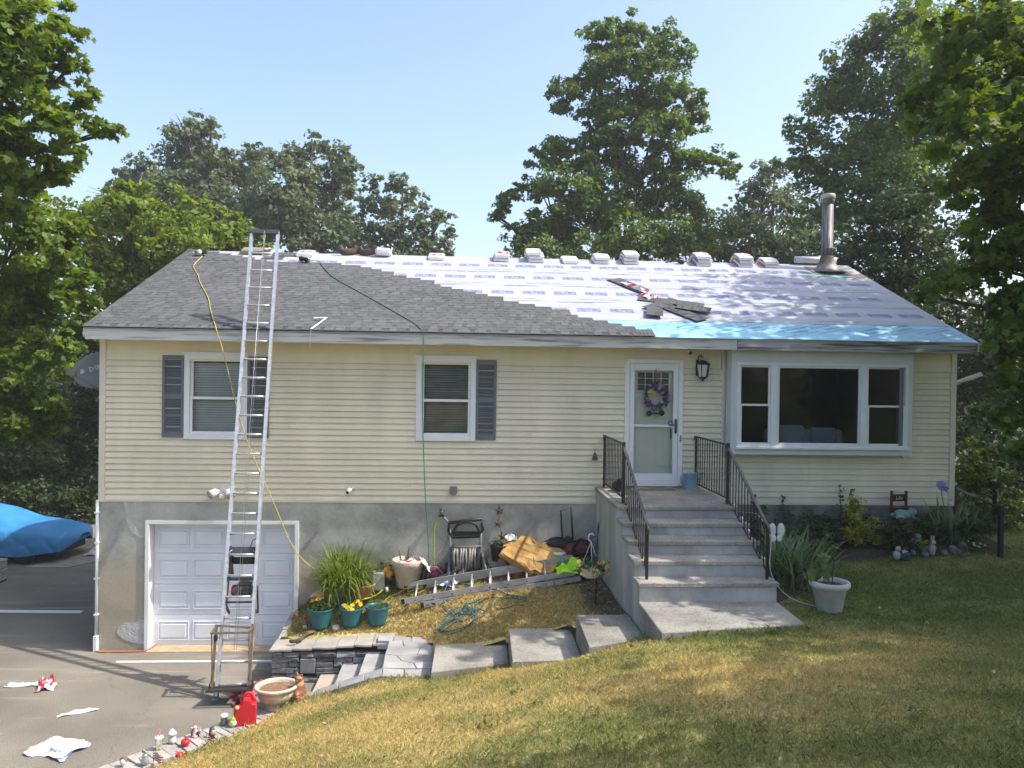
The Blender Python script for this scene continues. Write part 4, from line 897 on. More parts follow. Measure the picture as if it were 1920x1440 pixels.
LOBES = {
    'center': [(11.21, 17.02, 18.27, 0.77), (12.35, 17.43, 18.71, 0.73), (13.74, 17.8, 18.5, 0.75), (14.55, 18.14, 18.03, 0.69), (11.65, 17.03, 17.24, 1.07), (13.17, 17.59, 17.32, 1.07), (11.17, 18.2, 17.09, 0.82), (9.94, 17.07, 16.08, 0.77), (9.8, 17.6, 15.43, 0.56), (11.42, 18.0, 15.95, 1.07), (13.1, 18.65, 16.12, 1.18), (14.01, 16.99, 16.1, 0.9), (15.07, 17.47, 15.99, 0.56), (15.14, 17.88, 15.27, 0.69), (13.5, 16.58, 14.47, 1.07), (11.96, 17.31, 14.45, 1.07), (10.94, 17.91, 14.34, 0.73), (9.76, 18.53, 13.99, 0.86), (8.95, 17.41, 13.49, 0.64), (10.97, 17.68, 13.24, 1.07), (12.82, 18.22, 13.45, 1.07), (13.96, 16.64, 13.26, 0.97), (15.36, 17.21, 13.57, 0.73), (16.44, 17.55, 13.37, 0.6), (8.88, 18.38, 12.5, 0.64), (7.75, 17.52, 11.87, 0.56), (7.34, 17.87, 11.51, 0.43), (7.09, 18.05, 11.2, 0.28), (9.79, 16.73, 11.91, 1.12), (11.56, 17.25, 11.66, 1.29), (13.65, 17.91, 12.08, 1.29), (15.1, 18.31, 11.88, 0.97), (8.7, 17.25, 10.74, 0.9), (8.11, 17.82, 10.3, 0.69), (10.25, 18.47, 10.58, 1.29), (11.82, 16.25, 9.8, 1.5), (14.12, 17.06, 10.2, 1.4), (15.84, 17.74, 10.58, 1.18)],
    'oakA': [(-9.93, 30.89, 18.17, 1.16), (-9.21, 31.59, 18.56, 1.04), (-10.9, 32.35, 17.37, 1.22), (-9.56, 33.29, 17.53, 1.53), (-7.96, 31.17, 16.67, 1.07), (-9.98, 31.92, 15.9, 1.83), (-7.99, 32.73, 16.17, 1.53), (-10.51, 30.57, 14.95, 1.53), (-8.36, 31.13, 14.25, 2.29), (-10.38, 32.66, 13.92, 2.44), (-6.82, 32.9, 16.56, 1.28), (-6.05, 31.19, 17.03, 0.85), (-6.16, 31.69, 14.43, 1.83), (-8.43, 33.27, 12.84, 2.44)],
    'oakB': [(-4.23, 28.65, 16.07, 1.05), (-3.25, 29.28, 16.57, 0.87), (-2.21, 29.77, 17.18, 0.93), (-1.43, 30.33, 16.93, 0.99), (-0.45, 28.85, 15.67, 0.87), (-2.86, 29.51, 15.48, 1.51), (-1.4, 30.3, 15.14, 1.46), (-4.05, 27.99, 14.22, 1.75), (-3.13, 28.89, 13.31, 2.04), (-1.01, 29.82, 13.27, 1.46), (-5.42, 31.21, 13.14, 1.75), (-1.84, 28.19, 11.79, 2.04), (-0.19, 29.32, 12.03, 1.17)],
    'oakC': [(1.12, 26.62, 14.44, 0.72), (2.31, 26.97, 14.56, 0.78), (0.74, 27.53, 13.54, 0.83), (1.93, 28.12, 13.71, 1.0), (3.16, 26.68, 13.69, 0.78), (3.56, 27.12, 12.84, 1.0), (4.65, 27.45, 12.93, 0.67), (5.1, 26.57, 12.16, 0.5), (2.21, 26.85, 12.2, 1.11), (1.04, 27.52, 12.3, 0.89), (3.79, 28.04, 11.9, 1.05), (4.84, 26.59, 11.26, 0.72), (2.75, 27.15, 11.3, 1.39), (0.71, 28.01, 11.25, 1.25)],
    'oakD': [(-13.31, 33.26, 16.72, 0.96), (-14.41, 33.89, 16.13, 0.96), (-13.09, 34.45, 16.47, 1.15), (-15.51, 34.98, 15.73, 0.83), (-13.0, 33.13, 14.88, 1.6), (-14.51, 34.17, 14.45, 1.44)],
    'brightA': [(-4.57, 10.62, 9.81, 1.0), (-3.61, 11.16, 9.63, 1.03), (-5.92, 12.0, 9.33, 1.33), (-4.86, 12.81, 8.99, 1.41), (-2.79, 10.71, 8.83, 1.17), (-5.21, 11.54, 7.93, 1.5), (-4.03, 12.28, 7.71, 1.33)],
    'brightB': [(-2.35, 11.97, 9.24, 1.03), (-1.62, 12.61, 9.21, 0.8), (-3.4, 13.32, 8.4, 1.24), (-2.15, 13.83, 8.51, 1.06), (-2.27, 12.03, 7.72, 1.41), (-4.13, 12.98, 6.92, 1.24), (-5.39, 13.9, 7.16, 1.41), (-0.85, 12.33, 8.83, 0.53)],
    'mapleL': [(-0.87, -0.95, 9.91, 0.82), (-0.54, -0.37, 10.18, 0.5), (-1.18, 0.06, 9.47, 0.82), (-0.56, 0.1, 9.78, 0.36), (-0.15, -0.46, 8.97, 0.35), (0.05, -0.27, 8.66, 0.26), (0.26, -0.17, 8.58, 0.19), (-0.39, -0.64, 8.52, 0.43), (-1.14, -0.45, 8.26, 0.82), (-0.71, -0.07, 8.04, 0.52), (-1.68, 0.37, 7.59, 0.61), (-1.5, -0.8, 9.13, 1.04), (-2.06, -0.16, 7.89, 1.04), (-2.16, 0.4, 10.74, 0.87), (-0.16, -0.43, 8.17, 0.19)],
    'mapleL2': [(-2.22, 1.98, 7.34, 0.97), (-1.96, 2.64, 7.16, 0.64), (-3.34, 3.27, 6.57, 1.18), (-2.68, 3.65, 6.18, 0.86), (-1.57, 2.48, 6.3, 0.54), (-1.51, 2.8, 5.69, 0.43), (-3.16, 3.54, 5.27, 1.07), (-2.01, 2.29, 4.97, 0.59), (-2.91, 2.56, 4.17, 1.02), (-2.45, 3.03, 3.84, 0.64), (-4.73, 4.14, 5.5, 1.29), (-2.72, 2.59, 3.44, 0.43), (-3.84, 2.91, 3.72, 0.97), (-1.63, 2.96, 5.43, 0.26)],
    'farR': [(20.44, 23.36, 14.82, 0.9), (20.08, 23.74, 13.74, 1.45), (22.02, 24.54, 13.45, 1.58), (19.97, 25.6, 12.68, 1.58), (20.62, 23.02, 11.42, 1.84), (22.9, 24.0, 11.91, 1.58)],
    'bigR': [(21.79, 13.98, 17.95, 1.25), (21.24, 14.77, 17.31, 1.21), (20.4, 15.5, 16.68, 1.11), (20.06, 16.27, 15.73, 1.21), (18.53, 14.71, 13.94, 0.9), (18.28, 15.26, 13.0, 0.84), (21.49, 16.13, 15.52, 1.71), (21.86, 13.36, 15.78, 1.91), (20.23, 14.64, 13.28, 1.71), (22.81, 15.59, 14.05, 1.91), (19.93, 16.34, 12.73, 1.31), (20.77, 14.08, 11.78, 1.71), (24.24, 14.96, 17.91, 1.81), (25.24, 16.09, 15.53, 2.01), (22.35, 13.38, 11.65, 1.81), (19.54, 14.81, 10.93, 1.21)],
    'denseR': [(18.63, 8.19, 9.51, 1.12), (18.17, 8.89, 9.02, 1.08), (20.31, 9.46, 9.17, 1.2), (18.11, 10.01, 8.56, 0.88), (18.51, 8.33, 8.0, 1.44), (20.27, 9.09, 7.67, 1.36), (18.56, 9.86, 7.56, 1.12), (18.82, 8.01, 6.6, 1.28), (20.52, 8.68, 6.22, 1.28), (17.52, 9.49, 7.82, 0.8), (21.69, 10.13, 4.98, 1.28), (20.93, 8.25, 3.42, 1.28)],
    'mapleR': [(12.89, -3.52, 9.37, 0.58), (12.57, -3.09, 9.41, 0.36), (13.68, -2.86, 9.04, 0.62), (13.14, -2.59, 8.97, 0.47), (12.2, -3.1, 8.67, 0.23), (12.07, -2.96, 8.47, 0.16), (12.73, -2.76, 8.34, 0.4), (12.86, -3.56, 7.97, 0.62), (13.45, -3.21, 7.46, 0.55), (12.96, -2.9, 7.53, 0.4), (13.45, -2.64, 7.0, 0.45), (13.31, -3.33, 6.58, 0.47), (13.12, -3.04, 6.26, 0.33), (12.76, -2.89, 6.13, 0.22), (12.31, -3.13, 5.91, 0.15), (12.18, -3.02, 5.86, 0.09), (13.64, -2.95, 5.84, 0.4), (13.49, -2.79, 5.63, 0.31), (13.18, -3.16, 5.2, 0.17), (13.64, -3.08, 4.96, 0.35), (13.5, -2.97, 4.66, 0.17), (13.42, -3.29, 4.31, 0.25), (13.05, -3.08, 4.3, 0.09), (13.74, -3.02, 3.79, 0.26), (14.78, -2.25, 9.56, 0.95), (13.79, -3.63, 7.36, 0.95), (14.25, -3.1, 5.91, 0.95), (15.37, -2.44, 8.72, 1.17), (14.01, -4.14, 6.45, 1.17), (14.2, -3.29, 4.39, 0.58)],
    'backL1': [(-8.1, 12.8, 1.77, 2.06), (-7.2, 14.1, 1.27, 1.69), (-8.5, 15.2, 3.04, 1.69), (-10.82, 16.35, 3.35, 1.69), (-6.77, 13.92, 2.76, 1.12), (-7.44, 14.6, -0.29, 1.12), (-9.63, 15.63, -0.48, 1.5)],
    'backL2': [(-11.67, 15.27, 4.52, 2.91), (-12.03, 17.13, 0.87, 2.5), (-15.18, 18.94, 1.06, 2.91), (-16.01, 20.78, 6.74, 2.91)],
    'backR': [(21.6, 8.79, 5.29, 1.33), (23.11, 9.45, 4.02, 1.5), (22.39, 10.23, 3.31, 1.0), (24.06, 11.03, 2.05, 1.33), (21.77, 9.45, 1.89, 0.83), (24.08, 9.85, 5.35, 1.5), (22.79, 10.58, 0.55, 1.17), (22.77, 8.69, 0.88, 1.33), (21.57, 9.81, 4.32, 0.6)],
    'backHedge': [(-5.29, 11.18, 0.08, 0.33), (-5.28, 11.37, 0.37, 0.37), (-9.23, 11.93, 0.09, 0.75), (-8.46, 12.29, 0.11, 0.7), (-6.96, 11.17, 0.28, 0.67), (-6.35, 11.54, 0.17, 0.6), (-5.83, 11.81, 0.04, 0.5), (-7.17, 10.84, 0.86, 0.83), (-6.33, 11.34, 0.7, 0.67), (-8.92, 11.94, 0.85, 0.83), (-5.82, 11.96, 0.52, 0.5)],
    'backC1': [(8.5, 15.85, 9.45, 1.04), (9.78, 16.33, 8.95, 1.25), (7.76, 17.07, 9.01, 0.83)],
    'backC2': [(17.29, 18.06, 10.02, 1.37), (19.17, 18.77, 9.73, 1.37), (16.47, 19.68, 9.8, 1.14), (21.16, 20.11, 9.97, 1.14), (21.67, 18.22, 10.15, 1.37)],
    'backLow': [(-3.87, 12.32, 6.35, 1.26), (-5.43, 13.22, 6.03, 1.08), (-6.65, 13.99, 5.32, 1.26), (-7.18, 14.76, 3.45, 1.26), (-3.02, 12.76, 7.1, 1.08)],
    'shrubR': [(15.91, 1.51, 3.05, 0.3), (16.0, 1.7, 2.57, 0.26), (16.68, 1.89, 2.05, 0.54), (17.6, 2.21, 2.22, 0.59), (16.14, 1.53, 2.7, 0.39), (17.01, 1.71, 1.55, 0.45), (16.33, 1.94, 1.77, 0.32), (17.09, 1.22, 1.65, 0.54), (16.67, 1.58, 2.85, 0.54), (16.43, 1.89, 3.25, 0.43)],
}
def leaf_template(kind):
    """outline (x across, y along) of one leaf, folded a little along the midrib"""
    if kind == 'maple':
        P = [(0, 0), (.28, -.02), (.52, .16), (.30, .30), (.50, .62), (.20, .58), (0, 1.0), (-.20, .58), (-.50, .62), (-.30, .30), (-.52, .16), (-.28, -.02)]
    elif kind == 'spray': P = [(0, 0), (.34, .30), (.20, .55), (.30, .80), (0, 1), (-.28, .74), (-.22, .5), (-.36, .28)]
    else: P = [(0, 0), (.30, .45), (0, 1), (-.30, .45)]
    return np.array([(x, y-.4, .22*abs(x)-.10*(y-.4)**2) for x, y in P])
def leaf_cloud(lobes, size, dens, kind='leaf', clump=.36, seed=0, flat=.55, shell=.55, up=.6):
    """vertices and faces of leaves gathered in twig clumps through the lobes"""
    g = np.random.default_rng(seed); T = leaf_template(kind); m = len(T); cs = []; ct = []
    for (x, y, z, r) in lobes:
        k = int(max(14, 34*(r/1.2)**1.3)); clump_ = clump*(1.5 if r < .35 else 1); n = int(dens*4*PI*r*r/(size*size*.5))
        d = g.normal(size=(k, 3)); d /= np.linalg.norm(d, axis=1)[:, None]; rad = r*np.where(g.random(k) < shell, g.uniform(.62, 1.0, k), g.uniform(.1, .7, k))
        cen = np.array((x, y, z))+d*rad[:, None]*np.array((1, 1, .88)); cr = r*clump_*g.uniform(.55, 1.3, k)
        i = g.integers(0, k, n); off = g.normal(size=(n, 3)); off *= (1.05*g.random(n)**.45/np.linalg.norm(off, axis=1))[:, None]
        off[:, 2] *= flat; off[:, 2] -= .25*(off[:, 0]**2+off[:, 1]**2)       # pads droop at their rim
        p = cen[i]+off*cr[i][:, None]; cs.append(p); ct.append(d[i])
    P = np.concatenate(cs); O = np.concatenate(ct); n = len(P)
    nrm = g.normal(size=(n, 3))*.55+O*.45+np.array((0, 0, up)); nrm /= np.linalg.norm(nrm, axis=1)[:, None]
    t = g.normal(size=(n, 3)); t[:, 2] -= .5; t -= nrm*(t*nrm).sum(1)[:, None]; t /= np.linalg.norm(t, axis=1)[:, None]; b = np.cross(nrm, t)
    s = size*g.uniform(.45, 1.38, n)
    V = P[:, None]+(b[:, None]*T[None, :, 0:1]+t[:, None]*T[None, :, 1:2]+nrm[:, None]*T[None, :, 2:3])*s[:, None, None]
    rnd = np.clip(g.normal(.45, .24, n)+.25*(g.random(n) < .06), 0, 1)
    return V.reshape(-1, 3), np.arange(n*m).reshape(n, m), rnd
def bark(name, c1, c2): return mat(name, c1, .9, col2=c2, scale=5, stretch=(3, 3, .6), bump=.6, bscale=14)
m_bark = bark('grey_brown_bark', (.035, .03, .024), (.10, .085, .07))
def limbs(mb, base, top, lobes, r0, seed, lobe_n=None):
    g = random.Random(seed); base = Vector(base); top = Vector(top)
    pts = [base.lerp(top, t)+Vector((g.uniform(-1, 1), g.uniform(-1, 1), 0))*.12*(top-base).length*.12*math.sin(PI*t) for t in (0, .03, .15, .3, .5, .75, 1)]
    mb.ring(pts, [r0*1.5, r0*1.12, r0, r0*.88, r0*.68, r0*.4, r0*.12], 9)
    for li, (x, y, z, r) in enumerate(lobes):
        if len(lobes) > 12 and li % 3: continue
        c = Vector((x, y, z)); h = base.z+(c.z-base.z)*g.uniform(.45, .75); t = min(.92, max(.12, (h-base.z)/max(.1, top.z-base.z))); a = base.lerp(top, t)
        L_ = (c-a).length; rr_ = min(r0*(1-t)*.5+.012, .010*L_+.012)
        mid = a.lerp(c, .5)+Vector((g.uniform(-.1, .1)*L_, g.uniform(-.1, .1)*L_, .08*L_)); mb.ring([a, a.lerp(mid, .6), mid, c], [rr_, rr_*.8, rr_*.6, rr_*.2], 6)
        for q in range(3):
            e = c+Vector((g.uniform(-1, 1), g.uniform(-1, 1), g.uniform(-.3, .9))).normalized()*r*.85; mb.ring([mid.lerp(c, .5), c.lerp(e, .5)+Vector((0, 0, .05*r)), e], [rr_*.4, rr_*.25, rr_*.07], 4, False)
def tree(name, label, lobes, leafm, size, dens, base=None, top=None, r0=.25, kind='leaf', group=None, seed=1, cat='tree', crown='crown', trunk='trunk', **kw):
    cx = sum(l[0]*l[3] for l in lobes)/sum(l[3] for l in lobes); cy = sum(l[1]*l[3] for l in lobes)/sum(l[3] for l in lobes); zt = max(l[2]+l[3]*.3 for l in lobes)
    base = base or (cx, cy, 0); top = top or (cx, cy, zt)
    t = thing(name, label, cat, base, 0, group); M = Matrix.Translation(-Vector(base))
    b = MB(); limbs(b, base, top, lobes, r0, seed); b.xform(M); b.build(trunk, m_bark, t, fix=False)
    V, F, rnd = leaf_cloud(lobes, size, dens, kind, seed=seed, **kw)
    big_mesh(crown, V-np.array(base), F, leafm, False, {'rnd': rnd}, t)
    return t
lf_deep = leafmat('deep_green_leaf', (.048, .100, .020), (.145, .235, .050), .42)
lf_oak = leafmat('grey_green_leaf', (.065, .10, .048), (.17, .21, .095), .35)
lf_bright = leafmat('yellow_green_leaf', (.085, .15, .02), (.21, .285, .045), .45)
lf_maple = leafmat('maple_leaf', (.055, .11, .014), (.17, .25, .035), .45)
lf_dark = leafmat('dark_leaf', (.020, .042, .014), (.056, .092, .026), .28)
lf_mapleR = leafmat('shade_maple_leaf', (.055, .100, .014), (.155, .235, .040), .45)
lf_shrub = leafmat('shrub_leaf', (.05, .09, .02), (.13, .19, .045), .35)
WOODS = 'trees behind the house'
tree('tall_tree', 'tallest tree, broad and dark, rising behind the middle of the roof', [(x, y, z, r*1.08) for x, y, z, r in LOBES['center']], lf_deep, .16, 1.7, (12.2, 17.6, 0), (12.0, 17.5, 16.6), .26, 'spray', WOODS, 11)
tree('oak_tree', 'grey green oak with the tall rounded top behind the roof ladder', LOBES['oakA'], lf_oak, .24, 1.3, r0=.35, kind='spray', group=WOODS, seed=12)
tree('oak_tree', 'grey green oak with twin tops, right of the ladder top', LOBES['oakB'], lf_oak, .24, 1.3, r0=.35, kind='spray', group=WOODS, seed=13)
tree('oak_tree', 'airy lower oak with sky showing through, next to the open sky gap', LOBES['oakC'], lf_oak, .22, 1.1, r0=.3, kind='spray', group=WOODS, seed=14)
tree('oak_tree', 'small far hazy tree top above the bright green trees', LOBES['oakD'], lf_oak, .26, .95, r0=.25, kind='spray', group=WOODS, seed=15)
tree('leafy_tree', 'bright yellow green tree between the large maple and the roof corner', LOBES['brightA'], lf_bright, .17, 1.25, r0=.22, kind='spray', group=WOODS, seed=16)
tree('leafy_tree', 'bright green tree just behind the left end of the ridge', LOBES['brightB'], lf_bright, .17, 1.25, r0=.22, kind='spray', group=WOODS, seed=17)
tree('maple_tree', 'upper maple with a long leafy branch reaching out into the sky', LOBES['mapleL'], lf_maple, .12, 1.0, (-5.8, .8, 0), (-4.6, .3, 11.0), .22, 'maple', 'maples over the drive', 18, clump=.34)
tree('maple_tree', 'lower maple hanging over the parked car beside the house wall', LOBES['mapleL2'], lf_maple, .12, 1.15, (-5.2, 3.6, 0), (-4.2, 2.6, 6.6), .18, 'maple', 'maples over the drive', 19, clump=.34)
tree('far_tree', 'hazy pale tree in the sky gap right of the tall tree', LOBES['farR'], lf_oak, .22, .95, r0=.25, kind='spray', group=WOODS, seed=20)
tree('tall_oak_tree', 'large dark oak leaning in from the right behind the flue pipe', LOBES['bigR'], lf_deep, .16, 1.2, (23.5, 16, 1.5), (22.5, 15.6, 17), .25, 'spray', WOODS, 21)
tree('dense_tree', 'dense dark green tree beyond the right end of the roof', LOBES['denseR'], lf_dark, .15, 1.25, (20.5, 9.6, 1.9), (19.6, 9.2, 10), .25, 'leaf', WOODS, 22)
tree('shade_maple', 'yellow green maple at the right edge whose branch touches the roof', [(x, y, z, r*1.14) for x, y, z, r in LOBES['mapleR']], lf_mapleR, .125, 1.1, (16.2, -3.4, 2.2), (15.8, -3.0, 11.5), .26, 'maple', 'maples on the right of the lawn', 23, clump=.36)
tree('understory_tree', 'dark undergrowth tree behind the covered car', LOBES['backL1'], lf_dark, .15, 1.4, (-9, 15, 0), r0=.15, group='dark trees behind the drive', seed=24)
tree('understory_tree', 'dark tree at the far left edge behind the covered car', LOBES['backL2'], lf_dark, .17, 1.4, (-14, 18, 0), r0=.2, group='dark trees behind the drive', seed=25)
tree('understory_tree', 'dark low tree left of the gable and behind the maples', LOBES['backLow'], lf_dark, .15, 1.4, r0=.15, group='dark trees behind the drive', seed=27)
tree('ridge_tree', 'low dark trees showing just over the white ridge under the tall tree', LOBES['backC1'], lf_deep, .17, .95, r0=.18, group=WOODS, seed=28)
tree('ridge_tree', 'low dark trees along the ridge between the tall tree and the flue', LOBES['backC2'], lf_dark, .17, 1.0, r0=.18, group=WOODS, seed=29)
tree('shrub', 'dark low hedge of shrubs on the ground behind the covered car', LOBES['backHedge'], lf_dark, .13, 1.5, r0=.04, seed=46, cat='shrub', crown='foliage', trunk='stem')
tree('understory_tree', 'dark tree filling the gap past the right corner of the house', LOBES['backR'], lf_dark, .18, 1.4, r0=.12, group=WOODS, seed=26)
tree('shrub', 'mass of green shrubs behind the black wire fence', LOBES['shrubR'], lf_shrub, .11, 1.5, (16.8, 1.8, 1.9), r0=.05, seed=30, cat='shrub', crown='foliage', trunk='stem')
# dark belt of woodland behind, one mass
def belt(pts, seed, h0, h1):
    g = random.Random(seed); return [(x+g.uniform(-1.5, 1.5), y+g.uniform(-1.5, 1.5), g.uniform(h0, h1), g.uniform(1.6, 2.6)) for x, y in pts]
bl = belt([(x, -42) for x in range(-50, 64, 3)], 8, 2, 10)+belt([(x, -44) for x in range(-50, 64, 4)], 9, 9, 15)+belt([(x, 40) for x in range(-44, 60, 3)], 3, 2, 8)+belt([(-20-.2*i, 6+3.0*i) for i in range(12)], 4, 2, 9)+belt([(-17-.2*i, 14+3.0*i) for i in range(8)], 6, 1, 4)+belt([(30+.4*i, -6+3.4*i) for i in range(12)], 5, 3, 9)+belt([(25+.4*i, 3+3.2*i) for i in range(10)], 7, 2, 5)
V, F, rnd = leaf_cloud(bl, .42, .85, 'spray', seed=77)
tag(big_mesh('woods', V, F, lf_dark, False, {'rnd': rnd}), kind='stuff')
# trees of the neighbouring lot that shade the lawn (beyond the right edge)
def crown(c, r, n, seed, sq=.8):
    g = random.Random(seed); L_ = []
    for i in range(n):
        d = Vector((g.gauss(0, 1), g.gauss(0, 1), g.gauss(0, 1))).normalized()*r*g.uniform(.45, .95); L_.append((c[0]+d.x, c[1]+d.y, c[2]+d.z*sq, r*g.uniform(.30, .42)))
    return L_
SHADE = [('shade', (19.2, -.6, 11.2), 4.2, 26, 31, (19.2, -.6, 2.0)), ('shade', (16.4, -11.9, 10.6), 4.4, 30, 32, (17.6, -11.2, 3.0)), ('shade', (23.5, -5.2, 12), 5.3, 34, 33, (23.5, -5.5, 2.8))]
for (n_, c, r, k, sd, bs), lb_ in zip(SHADE, ('maple outside the view beyond the right end of the house', 'maple outside the view nearest the camera, shading the front lawn', 'maple outside the view farthest to the right')):
    tree('shade_maple', lb_, crown(c, r, k, sd), lf_mapleR, .26, {31: .36, 32: .95, 33: .65}[sd], bs, (c[0], c[1], c[2]+r*.7), .28, 'spray', 'maples on the right of the lawn', sd)
# trees beyond the left edge that close the sky over the drive
for (c, r, k, sd, lb_) in (((-14, -3.5, 7.5), 5.8, 34, 41, 'maple outside the left edge beside the drive'), ((-13.5, 7, 8.5), 5.8, 34, 42, 'maple outside the left edge, farther down the drive'), ((-8.6, 3.2, 13.4), 5.0, 34, 43, 'tall maple outside the left edge whose crown spreads over the parked car')):
    tree('maple_tree', lb_, crown(c, r, k, sd), lf_maple, .26, .8, (c[0]-.5, c[1], 0), (c[0], c[1], c[2]+r*.6), .22, 'spray', 'maples over the drive', sd)
# ------------------------------------------------------------ small builders shared by the props
def pz(x, y): return float(plant_z(x, y))
def lz(x, y): return float(lawn_z(x, y))
def bedz(x, y): return float(bed_z(np.array([x]), np.array([y]))[0])
def tube_thing(name, label, cat, pts, r, m, n=6, group=None, sp=8):
    o = MB().ring(spline(pts, sp), r, n).build(name, m, None, fix=False); return tag(o, label, cat, group)
def crumple(w, d, h, n=9, seed=0, cols=None):
    """crumpled sheet of film: a grid folded by noise"""
    g = random.Random(seed); vs = []; fs = []; a = [g.uniform(0, 6) for _ in range(8)]
    for j in range(n):
        for i in range(n):
            u, v = i/(n-1)-.5, j/(n-1)-.5
            z = h*(.5+.3*math.sin(u*9+a[0]+v*5)+.25*math.sin(v*11+a[1]-u*6)+.2*g.uniform(-1, 1)); e = 1-max(abs(u), abs(v))*2
            vs.append(((u+.05*math.sin(v*8+a[2])+g.uniform(-.03, .03))*w, (v+.06*math.sin(u*7+a[3])+g.uniform(-.03, .03))*d, max(.004, z*(.35+.65*min(1, e*2.5)))))
    for j in range(n-1):
        for i in range(n-1):
            q = j*n+i; fs += [(q, q+1, q+n+1), (q, q+n+1, q+n)] if g.random() < .5 else [(q, q+1, q+n), (q+1, q+n+1, q+n)]
    return MB().add(vs, fs)
def film(name, col, col2, scale=6, lo=.42, hi=.55, rough=.35):
    return mat(name, col, rough, col2=col2, scale=scale, contrast=(lo, hi), detail=2, spec=.5)
m_film_white = film('white_film', (.62, .63, .65), (.72, .72, .73), 3)
m_film_red = film('red_white_film', (.55, .02, .05), (.72, .70, .70), 9, .45, .52)
m_film_print = film('blue_print_film', (.70, .71, .73), (.12, .16, .42), 5, .60, .66)
m_alu = mat('aluminium', (.55, .55, .55), .38, col2=(.74, .74, .74), scale=3, metal=.75, stretch=(1, 1, 6))
m_alu_dull = mat('dull_aluminium', (.34, .34, .35), .5, col2=(.56, .56, .57), scale=4, metal=.6, bump=.1, bscale=60)
m_black = mat('black_plastic', (.014, .014, .015), .45, var=.3)
m_grey = mat('grey_plastic', (.16, .16, .165), .5, var=.15)
m_brownsteel = mat('rust_brown_steel', (.09, .062, .045), .7, col2=(.22, .16, .11), scale=9, bump=.2)
m_steelblue = mat('blue_grey_steel', (.055, .065, .085), .5, var=.2, scale=8)
m_red = mat('red_plastic', (.50, .018, .03), .4, var=.08)
m_white_p = mat('white_plastic', (.70, .70, .69), .4, var=.04)
m_cableA = mat('steel_cable', (.5, .5, .5), .4, metal=.7)
# ------------------------------------------------------------ ladder hoist against the eave
LB = Vector((2.566, -1.985, 0)); LT = LB+(Vector((2.49, -.545, 5.36))-LB)*1.312; RB_ = Vector((3.015, -1.96, 0)); RT_ = RB_+(Vector((2.935, -.545, 5.355))-RB_)*1.312
hoist = thing('ladder_hoist', 'tall aluminium ladder hoist leaning on the eave with a motor near its foot', 'ladder', LB)
HM = Matrix.Translation(-LB); ld = (LT-LB).normalized(); lx = (RB_-LB).normalized(); ln = lx.cross(ld).normalized()   # ln points toward the wall or away
if ln.y > 0: ln = -ln
def lp(t, across, out): return LB+(LT-LB)*t+((RB_-LB)*(1-t)+(RT_-LT)*t)*across+ln*out
LEN = (LT-LB).length
def bar(mb, a, b, w, h, up=None):
    a, b = Vector(a), Vector(b); d = (b-a).normalized(); u = Vector(up) if up is not None else ln; s = d.cross(u).normalized(); u = s.cross(d)
    R = Matrix((s, d, u)).transposed(); return mb.box((a+b)/2, (w, (b-a).length, h), R)
for ac in (0, 1):
    b = MB(); bar(b, lp(.005, ac, 0), lp(1, ac, 0), .03, .075); sgn = 1 if ac == 0 else -1
    for o in (-.036, .036): bar(b, lp(.005, ac+sgn*.03, o), lp(1, ac+sgn*.03, o), .03, .006)
    b.xform(HM).build('rail', m_alu, hoist)
nr = int(LEN/.305); b = MB()
for i in range(1, nr+1):
    t = (i*.305-.12)/LEN
    if t > .995: break
    MB().ring([lp(t, .01, 0), lp(t, .99, 0)], .0165, 8).xform(HM).build('rung', m_alu, hoist, fix=False)
b = MB(); bar(b, lp(.998, -.03, .01), lp(.998, 1.03, .01), .07, .085); b.xform(HM).build('head_bar', m_steelblue, hoist)
b = MB(); b.ring([lp(.998, .5, .06), lp(.6, .47, .05), lp(.09, .47, .04)], .0035, 5); b.ring([lp(.998, .54, .05), lp(.975, .52, .02), lp(.09, .5, -.05)], .0035, 5); b.xform(HM).build('cable', m_cableA, hoist, fix=False)
for t in (.16, .285):
    b = MB()
    for ac, s_ in ((.02, 1), (.98, -1)): b.ring([lp(t-.012, ac, .02), lp(t-.004, ac+s_*.06, .02), lp(t+.001, ac+s_*.14, .0)], .006, 5)
    b.xform(HM).build('brace', m_alu_dull, hoist, fix=False)
# joint splice plates
for t in (.42,):
    for ac in (-.03, 1.03):
        b = MB(); bar(b, lp(t-.02, ac, 0), lp(t+.03, ac, 0), .012, .09); b.xform(HM).build('splice_plate', m_alu_dull, hoist)
# yellow caution sticker on the rail
for (t0, t1, ac) in ((.095, .115, 1.04), (.20, .235, -.04)):
    b = MB(); bar(b, lp(t0, ac, .0), lp(t1, ac, 0), .006, .06); b.xform(HM).build('caution_sticker', mat('caution_yellow', (.62, .42, .03), .5, var=.1), hoist)
# carriage at the foot
b = MB()
for ac in (-.13, 1.02):
    bar(b, lp(.015, ac, .06), lp(.14, ac, .06), .035, .03)
    bar(b, lp(.135, ac, .06), lp(.125, ac-.0, .30), .03, .03, ld); bar(b, lp(.03, ac, .06), lp(.125, ac, .29), .012, .02, ld)
bar(b, lp(.138, -.16, .07), lp(.132, 1.06, .07), .03, .05); bar(b, lp(.125, -.16, .30), lp(.125, 1.06, .30), .03, .03, ld)
b.xform(HM).build('carriage', m_brownsteel, hoist)
b = MB(); bar(b, lp(.02, -.10, .05), lp(.02, 1.05, .05), .05, .02); bar(b, lp(.02, -.10, .05), lp(.02, -.10, .40), .03, .02, ld); bar(b, lp(.02, 1.05, .05), lp(.02, 1.05, .40), .03, .02, ld); bar(b, lp(.02, -.1, .4), lp(.02, 1.05, .4), .03, .02, ld); bar(b, lp(.021, -.05, .2), lp(.021, 1., .2), .30, .006, ld)
b.xform(HM).build('tray', mat('black_steel', (.02, .018, .018), .6, var=.3), hoist)
